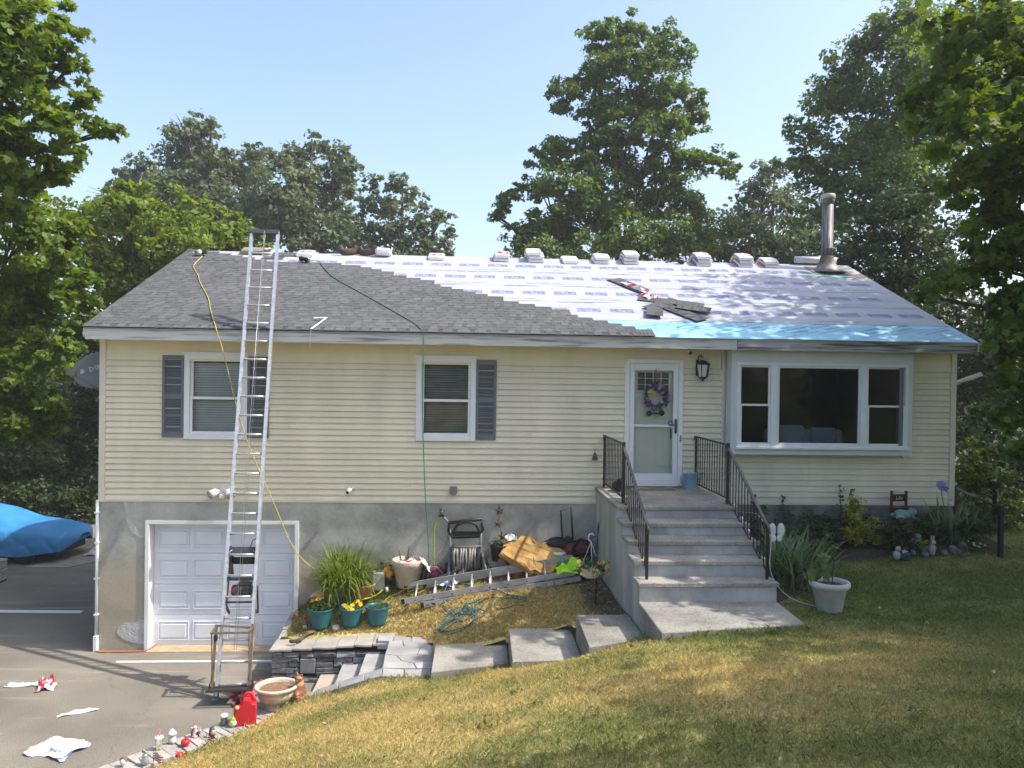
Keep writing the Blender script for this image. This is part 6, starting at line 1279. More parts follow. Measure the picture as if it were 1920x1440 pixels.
# daylily clump against the wall
dl = thing('daylily', 'big arching clump of bright green daylily leaves by the garage', 'plant', (4.10, -.34, pz(4.1, -.34)))
V, F, r = strap_leaves(720, 1.22, .024, .66, 5, .82, .13, 6, .45); big_mesh('leaves', V, F, lf_lily, False, {'rnd': r}, dl)
bk = thing('concrete_block', 'pale concrete block behind the daylily', 'block', (4.66, -.22, pz(4.66, -.22))); MB().bx(-.10, .10, -.1, .1, 0, .30, .012).build('block', m_conc, bk); MB().bx(-.06, .06, -.06, .06, .3, .301).build('core', m_mortar, bk)
of = thing('begonia', 'mound of orange and red flowers at the foot of the wall', 'flowers', (4.92, -.16, pz(4.92, -.16))); add_foliage(of, [(0, 0, .10, .14), (.10, .02, .08, .10)], .06, .8, lf_garden, 9)
g_ = random.Random(4); flowers(of, [(g_.uniform(-.15, .16), g_.uniform(-.14, .02), g_.uniform(.14, .32)) for _ in range(26)], .058, [(.75, .34, .02), (.70, .14, .04), (.62, .05, .04), (.8, .45, .05)], 10)
for i, (x, y, r, lb) in enumerate([(4.78, -.05, .2, 'grey green leafy weed between the daylily and the orange flowers'), (5.12, .0, .16, 'dark low weed beside the big cream pot')]):
    w = thing('weed', lb, 'plant', (x, y-.1, pz(x, y-.1))); add_foliage(w, [(0, 0, r*1.1, r), (.12, 0, r*.8, r*.7), (-.05, 0, r*1.6, r*.6)], .05, .45, lf_garden, 40+i)
cp = thing('planter_pot', 'big cream stone pot with red litter and dry stems by the wall', 'flower pot', (5.14, -.22, pz(5.14, -.22)))
m_cream = mat('cream_stone_pot', (.42, .36, .28), .8, col2=(.56, .49, .40), scale=6, bump=.5, bscale=24)
MB().lathe([(.17, 0), (.18, .01), (.245, .34), (.265, .36), (.275, .44), (.26, .46), (.235, .46), (.225, .38)], (0, 0, 0), 28, False).build('pot', m_cream, cp); MB().lathe([(.001, .385), (.225, .38)], (0, 0, 0), 20, False).build('soil', m_soil2, cp)
o = crumple(.36, .26, .08, 8, 23).build('red_wrapper', m_film_red, cp, fix=False); o.location = (0, 0, .38)
o = crumple(.22, .42, .08, 8, 24).build('white_wrapper', m_film_white, cp, fix=False); o.location = (.27, -.02, .36); o.rotation_euler = (.0, .9, .2)
MB().ring([(-.1, .05, .36), (-.16, .04, .60)], .008, 5).ring([(.0, .05, .36), (-.005, .06, .55), (.015, .06, .66)], .01, 5).build('dry_stem', m_bark, cp)
pb = thing('backpack', 'small maroon bag with a grey strap on the ground by the cream pot', 'bag', (5.60, -.17, pz(5.6, -.17))); MB().ell((0, 0, .11), (.16, .12, .13), 12, 8, None, .08).build('body', mat('maroon_cloth', (.11, .012, .035), .8, col2=(.22, .05, .09), scale=14), pb); MB().ring(spline([(-.2, -.08, .02), (-.16, -.10, .16), (0, -.12, .24), (.14, -.08, .10)], 5), .012, 5).build('strap', m_grey, pb); MB().ell((-.13, -.05, .06), (.08, .07, .07), 8, 6).build('pouch', m_black, pb)
for (x, y, w, d, h, sd, m, lb) in [(5.76, -.34, .30, .26, .14, 25, m_film_print, 'crumpled white film with a grey mark on the dry grass'), (5.98, -.30, .36, .22, .15, 26, m_film_white, 'white bag with a red stripe lying beside the hose reel'), (6.06, -.24, .24, .12, .20, 27, m_film_red, 'bright red torn wrapper beside the hose reel')]:
    o = crumple(w, d, h, 10, sd).build('film_wrapper', m, None, fix=False); o.location = (x, y, pz(x, y)); o.rotation_euler = (0, 0, sd); tag(o, lb, 'wrapper', 'torn wrappers in the planter')
# hose reel cart
rc = thing('hose_reel', 'grey and black hose reel cart standing against the wall', 'hose reel', (6.12, -.20, pz(6.12, -.2)), -.06)
m_hose = mat('grey_hose', (.16, .16, .155), .5, col2=(.30, .29, .27), scale=12)
MB().ring([(-.26, 0, .02), (-.28, .02, .40), (-.29, .06, .86)], .022, 6).ring([(.26, 0, .02), (.24, .02, .40), (.23, .06, .90)], .022, 6).ring([(-.29, -.22, .01), (-.27, -.05, .34)], .026, 6).ring([(.38, -.22, .01), (.26, -.04, .42)], .026, 6).ring([(-.28, -.03, .50), (.25, -.03, .53)], .014, 6).ring([(-.28, -.05, .40), (.25, -.05, .44)], .012, 6).build('frame', m_grey, rc)
hp = MB(); Ph = [(-.31, .74), (-.31, .90), (.24, .97), (.26, .80), (.20, .68), (-.24, .66)]; Hh = [(-.19, .78), (-.12, .86), (.02, .89), (.13, .86), (.17, .78), (.12, .75), (-.12, .74)]
hp.ring([(x, .05, z) for x, z in Ph]+[(Ph[0][0], .05, Ph[0][1])], .03, 6); hp.ring(spline([(-.24, .04, .72), (-.17, .03, .86), (.0, .02, .92), (.14, .03, .88), (.21, .04, .74)], 5), .022, 6); hp.bx(-.24, .20, .04, .06, .66, .76)
hp.build('handle', m_black, rc)
b = MB()
for i in range(9):
    x = -.20+.05*i; b.ring([(x+.01*math.sin(i*2+k), .02+.155*math.cos(k*PI/5), .30+.19*math.sin(k*PI/5)) for k in range(11)], .021, 6, False)
b.build('coiled_hose', m_hose, rc)
for x in (-.235, .225): MB().lathe([(.02, -.012), (.23, -.012), (.24, 0), (.23, .012), (.02, .012)], (0, 0, 0), 18).xform(Matrix.Translation((x, .02, .30)) @ Matrix.Rotation(PI/2, 4, 'Y')).build('reel_flange', m_black, rc)
for x in (-.34, .33): MB().lathe([(.02, -.03), (.10, -.03), (.11, 0), (.10, .03), (.02, .03)], (0, 0, 0), 14).xform(Matrix.Translation((x, .10, .11)) @ Matrix.Rotation(PI/2, 4, 'Y')).build('wheel', m_black, rc)
MB().ring([(.12, -.15, .15), (.12, -.20, .05)], .008, 5).ell((.09, -.22, .05), (.035, .035, .04), 8, 6).build('crank', m_alu_dull, rc)
sg = thing('garden_spigot', 'brass spigot on the foundation with two hoses attached', 'spigot', (5.69, -.01, 2.37)); MB().ring([(0, 0, 0), (0, -.07, 0), (0, -.10, -.04)], .02, 8).lathe([(.005, 0), (.035, .0), (.035, .015), (.005, .015)], (0, -.06, .03), 8).build('tap', m_brownsteel, sg)
MB().ring([(0, -.10, -.03), (-.03, -.11, -.09)], .022, 8).ring([(0, -.10, -.03), (.035, -.11, -.09)], .022, 8).build('splitter', m_black, sg)
zb_ = pz(5.7, -.2)
tube_thing('garden_hose', 'dark grey hose looping from the spigot to the reel cart', 'hose', [(5.72, -.12, 2.28), (5.80, -.12, 2.18), (5.82, -.12, 2.0), (5.74, -.13, 1.78), (5.58, -.15, 1.58), (5.50, -.18, 1.38), (5.54, -.22, 1.26), (5.68, -.26, 1.30), (5.86, -.30, 1.38), (5.98, -.30, 1.45)], .017, m_hose)
tube_thing('garden_hose', 'lime green hose hanging straight down from the spigot', 'hose', [(5.66, -.12, 2.28), (5.57, -.13, 2.12), (5.565, -.13, 1.8), (5.57, -.14, 1.5), (5.60, -.16, zb_+.14), (5.70, -.26, zb_+.03), (5.95, -.36, pz(5.95, -.36)+.02), (6.2, -.5, pz(6.2, -.5)+.02)], .014, mat('lime_hose', (.22, .34, .04), .5, var=.1))
# star ornament
so = thing('star_ornament', 'string of three rusty metal stars hanging on the foundation', 'ornament', (6.67, -.02, 2.37)); m_rust = mat('rust_metal', (.10, .035, .03), .7, col2=(.18, .08, .06), scale=16)
for (x, z, r, ro_) in ((0, 0, .085, .1), (-.02, -.21, .08, -.05), (.06, -.43, .095, .2)):
    P = [(math.cos(PI/2+ro_+PI*i/5)*(r if i % 2 == 0 else r*.42), math.sin(PI/2+ro_+PI*i/5)*(r if i % 2 == 0 else r*.42)) for i in range(10)]
    vs = [(x+p[0], -.02, z+p[1]) for p in P]+[(x, -.05, z), (x, -.0, z)]; MB().add(vs, [(i, (i+1) % 10, 10) for i in range(10)]+[((i+1) % 10, i, 11) for i in range(10)]).build('star', m_rust, so)
MB().ring([(0, -.02, .1), (-.01, -.02, -.2), (.04, -.02, -.4), (.09, -.04, -.62)], .004, 4).build('wire', m_brownsteel, so)
dp = planter('flower_pot', 'dark plastic pot with a sprig under the rusty stars', 'flower pot', (6.66, -.25, pz(6.66, -.25)+.26), .15, .26, m_black, None, False); add_foliage(dp, [(-.05, 0, .32, .10)], .05, .8, lf_garden, 11); MB().bx(-.13, .13, -.13, .13, -.27, 0).build('plinth', m_grey, dp)
# buckets, box, torn foam board, bags
def bucket(label, loc, r, h, m, cat='bucket', group='buckets by the foundation', lid=None, band=None):
    o = thing('bucket', label, cat, loc, 0, group); MB().lathe([(r*.86, 0), (r*.87, .005), (r*.97, h*.80), (r*1.03, h*.81), (r*1.03, h*.85), (r*.985, h*.86), (r, h*.97), (r*1.04, h*.98), (r*1.04, h), (r*.97, h), (r*.84, .02)], (0, 0, 0), 24, False).build('pail', m, o)
    MB().ring([(r*1.02*math.cos(q), -r*1.05*abs(math.sin(q))*.55-.03, h*.83-r*1.25*math.sin(q)) for q in np.linspace(0, PI, 14)], .004, 5).build('bail', m_alu_dull, o)
    if lid: MB().lathe([(.001, h+.018), (r*1.03, h+.015), (r*1.07, h-.005), (r*1.06, h-.03)], (0, 0, 0), 24, False).build('lid', lid, o)
    if band: MB().lathe([(r*.955, h*.70), (r*.975, h*.80), (r*.978, h*.80)], (0, -.004, 0), 24, False).build('band', band, o)
    return o
m_or = mat('orange_plastic', (.62, .16, .015), .45, var=.1)
bucket('red bucket with a black lid next to the hose reel', (6.70, -.22, pz(6.7, -.22)), .155, .37, mat('bucket_red', (.50, .035, .02), .45, var=.08), lid=m_black, band=mat('bucket_amber', (.65, .25, .02), .5))
ob2 = bucket('orange bucket lying half hidden under the torn foam board', (6.98, -.26, pz(6.98, -.26)), .16, .34, m_or); 
MB().ring([(-.06, -.165, .10), (.08, -.165, .24)], .006, 5).ring([(.08, -.165, .12), (-.05, -.165, .26)], .006, 5).ring([(-.08, -.167, .17), (.09, -.167, .18)], .006, 5).build('printed_star', m_film_white, ob2)
bucket('dark red bucket under the middle of the torn foam board', (7.36, -.20, pz(7.36, -.25)), .155, .30, mat('bucket_maroon', (.22, .02, .015), .5))
wb = bucket('white lidded bucket between the foam board and the yellow box', (7.68, -.22, pz(7.68, -.22)), .15, .33, m_white_p, lid=m_white_p)
yb_ = thing('carton', 'yellow cardboard carton with a black print next to the white bucket', 'box', (7.93, -.15, pz(7.93, -.15)), -.12); MB().bx(-.13, .13, -.12, .12, 0, .27, .004).build('carton', mat('yellow_card', (.62, .40, .05), .6, var=.06), yb_)
MB().bx(-.128, .128, -.1225, -.119, .13, .19).bx(-.05, .05, -.1225, -.119, .03, .08).build('print', m_black, yb_); b = MB(); mb_text(b, 'ROOFING', .05, Matrix(((1, 0, 0, 0), (0, 0, -1, -.1235), (0, 1, 0, .158), (0, 0, 0, 1)))); b.build('lettering', mat('yellow_print', (.62, .42, .08), .6), yb_, fix=False) if False else None
# torn slab of yellow-brown foam insulation
fb = thing('foam_slab', 'large torn tan foam insulation slab propped over the buckets', 'foam board', (7.20, -.36, pz(7.2, -.36)+.37))
P = [(-.52, -.12), (-.47, .12), (-.30, .20), (-.22, .34), (-.05, .36), (.08, .26), (.24, .30), (.45, .22), (.60, .16), (.56, .02), (.46, -.12), (.40, -.36), (.22, -.42), (.10, -.36), (.02, -.42), (-.10, -.30), (-.26, -.26), (-.40, -.20)]
g_ = random.Random(8); vs = []; n = len(P)
for lev, (sc_, z) in enumerate(((1, -.06), (1.02, -.02), (.99, .03), (.95, .055))): vs += [(x*sc_+g_.uniform(-.012, .012), y*sc_+g_.uniform(-.012, .012), z+g_.uniform(-.008, .008)) for x, y in P]
for rr_ in (.66, .36): vs += [(x*rr_+g_.uniform(-.03, .03), y*rr_+g_.uniform(-.03, .03), .035+g_.uniform(-.02, .012)) for x, y in P]
vs.append((.02, 0, .03)); fs = [tuple(range(n))[::-1]]+[(l*n+i, l*n+(i+1) % n, (l+1)*n+(i+1) % n, (l+1)*n+i) for l in range(5) for i in range(n)]+[(5*n+i, 5*n+(i+1) % n, 6*n) for i in range(n)]
m_foam = mat('torn_tan_foam', (.27, .145, .04), .9, col2=(.48, .30, .11), scale=5, bump=.9, bscale=16, contrast=(.35, .62)); MB().add(vs, fs).xform(rotm(.62, .16, -.08).to_4x4()).build('slab', m_foam, fb)
o = crumple(.18, .14, .08, 7, 28).build('film_wrapper', m_film_white, None, fix=False); o.location = (6.86, -.20, pz(6.86, -.2)+.60); o.rotation_euler = (.5, 0, .4); tag(o, 'white scrap of film stuck behind the corner of the foam slab', 'wrapper')
df = thing('rolling_duffel', 'maroon rolling duffel bag with its black handle pulled up in the corner', 'bag', (8.00, -.24, pz(8, -.24)), .15)
m_bagm = mat('maroon_nylon', (.09, .015, .03), .75, col2=(.16, .04, .06), scale=10, bump=.3); m_bagk = mat('black_nylon', (.015, .015, .018), .8, var=.3, scale=10, bump=.3)
MB().box((0, 0, .36), (.46, .30, .24), (0, -.12, 0), .08).build('body', m_bagm, df); MB().box((.0, 0, .16), (.50, .32, .22), (0, -.05, 0), .07).build('base', m_bagk, df)
MB().ring(spline([(-.15, -.16, .30), (-.12, -.18, .46), (.02, -.1, .54), (.16, -.18, .46), (.18, -.16, .30)], 4), .018, 5, flat=1.6).ring([(-.2, .0, .49), (.22, .02, .49)], .015, 5).build('straps', m_bagk, df)
MB().ring([(-.24, .08, .36), (-.29, .06, 1.0), (-.11, .06, 1.06), (-.06, .08, .42)], .016, 6).build('pull_handle', m_black, df)
MB().ring([(.2, -.16, .16), (.3, -.2, .06), (.1, -.3, .04), (-.2, -.24, .1), (-.3, -.1, .2)], .008, 5).build('cord', mat('blue_cord', (.12, .22, .3), .5), df)
bb = MB().ell((0, 0, .1), (.24, .14, .11), 12, 7, None, .12).ell((.18, -.02, .16), (.1, .09, .08), 10, 6, None, .12).build('tool_bag', m_bagk, None); bb.location = (7.66, .0-.14, pz(7.66, -.14)+.34); tag(bb, 'black tool bag lying behind the foam slab', 'bag')
# extension ladder lying on the grass
gl = thing('extension_ladder', 'aluminium extension ladder lying flat across the dry planter lawn', 'ladder', (5.08, -.74, pz(5.08, -.62)+.0))
A0 = Vector((0, 0, 0)); ax = Vector((7.96-5.08, -.78+.62+.02, pz(7.96, -.78)-pz(5.08, -.62))); Lg = ax.length; ax.normalize(); ay = Vector((0, 0, 1)).cross(ax).normalized()
def q_(t, s, z): return A0+ax*t+ay*s+Vector((0, 0, z+.56*s+.03))
for k, (t0, t1, s0, s1, z) in enumerate(((.0, Lg-.1, .03, .35, .085), (.32, Lg, .0, .38, .0))):
    for s in (s0, s1):
        b = MB(); bar(b, q_(t0, s, z+.04), q_(t1, s, z+.04), .022, .075, (0, 0, 1)); bar(b, q_(t0, s+(.008 if s < .2 else -.008), z+.078), q_(t1, s+(.008 if s < .2 else -.008), z+.078), .03, .005, (0, 0, 1)); b.build('rail', m_alu_dull, gl)
        cap = MB()
        bar(cap, q_(t0-.004, s, z+.04), q_(t0+.05, s, z+.04), .03, .082, (0, 0, 1)); cap.build('rail_cap', m_black, gl)
    i = 0
    while t0+.22+.305*i < t1-.05:
        t = t0+.22+.305*i; MB().ring([q_(t, s0, z+.04), q_(t, s1, z+.04)], .017, 8).build('rung', m_alu, gl, fix=False); b = MB()
        b.ring([q_(t, s0-.0125, z+.04), q_(t, s0-.014, z+.04)], .014, 8); b.build('rung_end', m_black, gl, fix=False); i += 1
b = MB(); bar(b, q_(.62, -.0125, .045), q_(.95, -.0125, .045), .002, .05, (0, 0, 1)); b.build('sticker', mat('blue_sticker', (.05, .16, .26), .5, col2=(.5, .55, .58), scale=18, contrast=(.5, .56)), gl)
b = MB(); bar(b, q_(.40, -.0125, .04), q_(.56, -.0125, .04), .002, .04, (0, 0, 1)); b.build('sticker', mat('arrow_sticker', (.04, .04, .04), .5, col2=(.4, .4, .4), scale=20, contrast=(.5, .56)), gl)
vest = crumple(.50, .34, .24, 11, 31).build('safety_vest', mat('lime_cloth', (.42, .78, .02), .7, var=.15, scale=12), None, fix=False); vest.location = (7.84, -.74, pz(7.84, -.74)+.14); tag(vest, 'bunched lime green safety vest on the end of the ladder', 'vest')
# loops of air hose on the grass
def ground_loop(c, r, n, zf=pz, wob=.3, turns=1., a0=0., seed=0, h=.012, ell_=.75):
    g = random.Random(seed); out = []
    for i in range(n+1):
        q = a0+2*PI*turns*i/n; rr_ = r*(1+wob*g.uniform(-.5, .5)); x, y = c[0]+rr_*math.cos(q), c[1]+rr_*ell_*math.sin(q); out.append((x, y, zf(x, y)+h+g.uniform(0, .05)))
    return out
G3 = lambda pts, h=.015: [(x, y, pz(x, y)+h+(z if z else 0)) for x, y, z in pts]
tp = G3([(7.52, -.55, .12), (7.50, -.72, .14), (7.55, -1.0, .03), (7.53, -1.25, .0), (7.38, -1.30, 0), (7.15, -1.12, 0), (6.85, -.82, .0), (6.62, -.80, .0)])+ground_loop((6.82, -1.22), .24, 10, seed=1)+G3([(6.5, -1.0, 0), (6.25, -1.15, 0), (6.0, -1.25, 0)])+ground_loop((6.05, -1.38), .33, 16, turns=1.3, seed=2, a0=2.)+ground_loop((6.22, -1.22), .20, 12, turns=1.2, seed=12, a0=1.)+ground_loop((5.98, -1.5), .30, 14, turns=1.4, seed=13, a0=.3)+ground_loop((6.12, -1.34), .17, 12, turns=1.2, seed=14, a0=3.)+G3([(5.8, -1.0, 0), (5.76, -.75, .05), (5.80, -.58, .12), (5.92, -.35, .13), (6.1, -.15, .25), (6.38, -.08, .28), (6.55, -.18, .05), (6.6, -.26, .02)])
tube_thing('air_hose', 'tangled teal air hose coiled on the grass in front of the ladder', 'hose', tp, .0085, m_teal, sp=5)
yp = G3([(4.66, -.55, .0), (4.85, -.40, .02), (5.05, -.36, .05), (5.2, -.30, .12), (5.12, -.18, .22), (5.22, -.14, .26), (5.28, -.26, .1), (5.15, -.36, .03)])+ground_loop((5.32, -.34), .16, 14, turns=1.5, seed=6, ell_=.6)+G3([(5.5, -.38, .05), (5.75, -.42, .06), (5.95, -.40, .10), (6.2, -.2, .1), (6.3, -.12, .04)])
tube_thing('air_hose', 'yellow air hose snaking over the grass behind the ladder', 'hose', yp, .0085, m_yel, sp=5)
tube_thing('air_hose', 'straight yellow green hose end pointing at the ladder foot', 'hose', G3([(4.62, -.62, .02), (4.85, -.56, .0), (5.1, -.52, .0), (5.2, -.5, .04)]), .008, mat('olive_hose', (.30, .33, .06), .5))
# shepherd's hook with a hanging basket
sh = thing('shepherd_hook', 'thin black garden hook pole beside the steps', 'plant hook', (8.03, -1.95, pz(8.03, -1.95))); MB().ring([(0, 0, -.05), (.0, .0, .5), (.02, .0, 1.17)], .011, 6).ring([(.02, 0, 1.10), (.022, 0, 1.17), (.024, 0, 1.24)], [.016, .014, .002], 6).ring([(.01, 0, .58), (.012, 0, .64)], .019, 6).build('pole', m_blackmetal, sh); MB().ring(spline([(.018, 0, 1.02), (-.05, -.0, 1.0), (-.09, 0, .97), (-.10, 0, 1.03)], 4), .008, 5).build('arm', m_blackmetal, sh)
hb = thing('hanging_basket', 'white hanging basket with peach and yellow blooms on the garden hook', 'flower basket', (7.95, -1.92, pz(8.03, -1.95)+.40)); MB().lathe([(.10, 0), (.12, .02), (.16, .13), (.165, .14), (.155, .14)], (0, 0, 0), 18, False).build('basket', m_white_p, hb)
MB().ring(spline([(.0, 0, .52), (-.035, 0, .55), (-.03, 0, .62), (.02, 0, .64), (.04, 0, .60)], 4), .009, 5).ring([(0, 0, .52), (-.14, 0, .14)], .004, 4).ring([(0, 0, .52), (.14, 0, .14)], .004, 4).ring([(0, 0, .52), (0, -.14, .14)], .004, 4).build('hanger', m_white_p, hb)
add_foliage(hb, [(-.12, 0, .17, .12), (.10, 0, .18, .13), (0, -.08, .2, .12), (.17, -.04, .10, .09), (-.18, -.03, .10, .08)], .05, .75, lf_pot, 12); g_ = random.Random(9); flowers(hb, [(g_.uniform(-.24, .26), g_.uniform(-.2, .0), g_.uniform(.06, .28)) for _ in range(30)], .032, [(.70, .42, .18), (.75, .62, .35), (.7, .6, .1)], 13)
# leaf litter and wood chips on the bare strip beside the steps
n = 900; x = RNG.uniform(7.35, 8.30, n); y = RNG.uniform(-2.85, -.1, n); k = RNG.random(n) < (x-7.2)/1.0; x, y = x[k], y[k]; n = len(x); z = plant_z(x, y)+.006; a = RNG.uniform(0, PI, n); s = RNG.uniform(.012, .045, n); u = np.stack([np.cos(a), np.sin(a), RNG.normal(0, .2, n)], 1)*s[:, None]; v = np.stack([-np.sin(a), np.cos(a), RNG.normal(0, .25, n)], 1)*s[:, None]*.5; P = np.stack([x, y, z], 1)
c = np.where(RNG.random((n, 1)) < .35, np.array([[.34, .28, .22]]), np.array([[.13, .10, .075]]))*RNG.uniform(.6, 1.3, (n, 1)); tag(big_mesh('leaf_litter', np.stack([P-u, P-v, P+u, P+v], 1).reshape(-1, 3), np.arange(n*4).reshape(n, 4), m_petal, False, {'Col': c}), kind='stuff')
# ------------------------------------------------------------ door things
wr = thing('door_wreath', 'purple flower wreath with a bow hanging on the storm door', 'wreath', (9.345, -.045, 4.36))
MB().ring([(0, .01, .49), (0, .0, .2)], .008, 5).build('ribbon', m_grey, wr); b = MB().ring([(.17*math.cos(q), 0, .17*math.sin(q)) for q in np.linspace(0, 2*PI, 22)], .03, 6, False); b.build('ring', m_bark, wr)
g_ = random.Random(3); pts = []
for i in range(90):
    q = g_.uniform(0, 2*PI); r_ = .17+g_.uniform(-.05, .06); pts.append((r_*math.cos(q), -.03+g_.uniform(-.02, .02), r_*math.sin(q)))
flowers(wr, [p for p in pts if not (-.16 < p[0] < -.05 and .03 < p[2] < .12)], .04, [(.16, .09, .24), (.26, .22, .34), (.42, .42, .48), (.10, .06, .14), (.30, .10, .26)], 14); flowers(wr, [(-.12+.03*i, -.05, .08+.02*(i % 2)) for i in range(3)], .045, [(.55, .50, .06)], 15)
MB().ell((-.12, -.03, -.29), (.055, .03, .05), 10, 6).ell((.10, -.03, -.28), (.055, .03, .05), 10, 6).bx(-.1, .1, -.045, -.02, -.305, -.275).build('bone_charm', m_black, wr); flowers(wr, [(.05*math.cos(i)-.0, -.03, -.22+.03*math.sin(i*2)) for i in range(8)], .035, [(.35, .36, .38)], 16)
MB().bx(9.0, 9.62, -.42, -.06, 2.792, 2.806, .004).build('doormat', mat('brown_mat', (.16, .13, .10), .95, col2=(.24, .20, .16), scale=40, bump=.6), None); tag(D.objects['doormat'], 'brown grey doormat at the front door', 'doormat')
can = thing('watering_can', 'pale blue metal watering can by the iron railing', 'watering can', (9.93, -.20, 2.79)); m_can = mat('pale_blue_metal', (.20, .36, .46), .5, var=.1, scale=4)
MB().lathe([(.115, 0), (.12, .01), (.105, .26), (.11, .265), (.11, .275), (.10, .275), (.095, .25)], (0, 0, 0), 20, False).build('body', m_can, can); MB().lathe([(.11, .272), (.07, .295), (.02, .30)], (0, 0, 0), 20, False, True, 0, 1, .6).build('hood', m_can, can)
MB().ring([(.09, 0, .06), (.15, -.02, .16), (.20, -.02, .27)], [.028, .022, .018], 8).lathe([(.018, 0), (.035, .02)], (.2, -.02, .265), 10).build('spout', m_can, can); MB().ring(spline([(-.10, 0, .25), (-.16, 0, .22), (-.16, 0, .10), (-.11, 0, .06)], 4), .009, 6).build('handle', m_can, can)
ct = MB().ell((0, 0, .08), (.10, .13, .09), 12, 8, None, .12).ell((.02, -.10, .17), (.06, .06, .06), 10, 6, None, .1).build('porch_ornament', m_black, None); ct.location = (8.62, -.5, 2.79); tag(ct, 'dark lumpy ornament on the landing behind the left railing', 'ornament')
pe = thing('hanging_tag', 'small rusty bell hanging on the siding beside the left railing', 'bell', (8.30, -.05, 3.34)); MB().ring([(0, 0, .12), (0, 0, .05)], .004, 4).build('hook', m_brownsteel, pe); MB().lathe([(.05, -.08), (.045, -.04), (.02, .03), (.008, .05)], (0, 0, 0), 12).build('bell', m_rust, pe)
# string of solar lights on the railing
tube_thing('light_string', 'pale cord looping down the right hand railing', 'cord', [(10.03, -1.66, 2.84), (10.06, -1.9, 2.72), (10.10, -2.3, 2.76), (10.10, -2.8, 2.82), (10.09, -3.2, 2.72), (10.09, -3.34, 2.6), (10.07, -3.36, 2.3), (10.10, -3.36, 2.12), (10.2, -3.4, 1.95), (10.35, -3.5, 1.84), (10.6, -3.7, 1.80)], .006, mat('pale_cord', (.42, .42, .40), .6))
for i, t in enumerate((.12, .3, .48, .66, .84)):
    y = lerp(-1.74, -3.32, t); z = lerp(2.79, 2.06, t)+.06; o = MB().lathe([(.0, .06), (.02, .05), (.03, .02), (.012, 0), (.0, -.03)], (0, 0, 0), 8).build('solar_light', m_white_p, None); o.location = (10.10, y, z); tag(o, 'small white light on the right railing, '+['topmost one beside the landing', 'second from the top', 'middle one', 'second from the bottom', 'lowest one near the post foot'][i], 'light', 'lights on the railing')
# ------------------------------------------------------------ garden right of the steps
ir = thing('iris_clump', 'broad sword leaved iris clump beside the right hand railing', 'plant', (10.62, -2.75, lz(10.62, -2.75)+.03)); V, F, r = strap_leaves(190, .92, .045, .85, 7, .42, .17, 6, .5); big_mesh('leaves', V, F, lf_iris, False, {'rnd': r}, ir)
V, F, r = strap_leaves(60, .7, .042, 1.1, 8, .75, .14, 6, .7); big_mesh('leaves', V, F, lf_iris, False, {'rnd': r}, ir)
gm = thing('globe_ornament', 'pale glass butterfly ornament on the railing post', 'ornament', (10.30, -3.0, 2.62))
for s_ in (-1, 1): MB().ell((s_*.06, 0, .02), (.055, .012, .10), 10, 6).ell((s_*.04, 0, -.09), (.04, .012, .05), 10, 6).build('wing', mat('milky_glass', (.52, .58, .58), .25), gm)
MB().ring([(0, 0, -.55), (0, 0, .06)], .006, 5).build('stake', m_black, gm)
wp = thing('planter_pot', 'white stone pot with a leafy cutting on the lawn', 'flower pot', (10.70, -3.72, lz(10.7, -3.72)-.01)); m_wpot = mat('pale_stone_pot', (.38, .37, .35), .7, col2=(.50, .49, .47), scale=7, bump=.5, bscale=26)
MB().lathe([(.145, 0), (.15, .008), (.205, .29), (.225, .30), (.245, .325), (.25, .355), (.24, .38), (.215, .385), (.20, .37), (.195, .30)], (0, 0, 0), 32, False).build('pot', m_wpot, wp); MB().lathe([(.001, .33), (.20, .325)], (0, 0, 0), 20, False).build('soil', m_soil2, wp)
MB().ring([(.03, 0, .3), (.05, .01, .55), (.06, 0, .80)], .008, 5).ring([(-.05, 0, .3), (-.10, 0, .5), (-.14, .02, .62)], .007, 5).build('stem', m_bark, wp)
add_foliage(wp, [(-.13, 0, .50, .12), (-.10, .0, .64, .11), (-.18, 0, .40, .08), (.02, 0, .70, .05), (.05, 0, .80, .04)], .11, .32, lf_pot, 17, 'maple')
BED = 'shrubs in the shady bed'
def bush(x, y, lobes, size, dens, m, seed, label, name='shrub', group=BED, kind='leaf', cat='shrub'):
    o = thing(name, label, cat, (x, y, bedz(x, y)), 0, group); add_foliage(o, lobes, size, dens, m, seed, kind); b = MB()
    for l in lobes: b.ring([(l[0]*.15, l[1]*.15, 0), (l[0]*.8, l[1]*.8, l[2]*.7), (l[0], l[1], l[2]+l[3]*.3)], [.012, .008, .003], 4)
    b.build('stem', m_bark, o, fix=False); return o
bush(12.55, -.75, [(0, 0, .22, .23), (.0, .0, .52, .20), (.02, .02, .76, .13), (.22, -.05, .25, .19), (.30, -.08, .44, .13), (-.14, -.05, .28, .17), (.45, -.15, .14, .14)], .055, 1.2, lf_gold, 50, 'golden yellow leaved shrub in front of the small black sign', group=None)
bush(11.15, -.55, [(0, 0, .30, .26), (-.18, 0, .50, .18), (.22, .05, .42, .22), (-.1, 0, .72, .12), (.3, 0, .65, .12)], .05, .55, lf_garden, 51, 'dark feathery shrub against the foundation beside the iris')
bush(11.75, -.5, [(0, 0, .22, .24), (.2, -.05, .30, .18), (-.2, -.05, .26, .18), (.05, 0, .48, .13)], .05, .55, lf_garden, 52, 'dark open shrub between the iris and the golden shrub')
bush(13.75, -.75, [(0, 0, .22, .22), (-.22, -.05, .28, .18), (.22, -.05, .22, .18), (-.05, 0, .42, .15)], .045, .8, lf_garden, 53, 'low olive shrub in front of the red frog chair')
bush(13.55, -1.05, [(0, 0, .10, .10), (.09, 0, .12, .08)], .04, .9, lf_gold, 54, 'small yellow tuft at the edge of the shady bed', group=None)
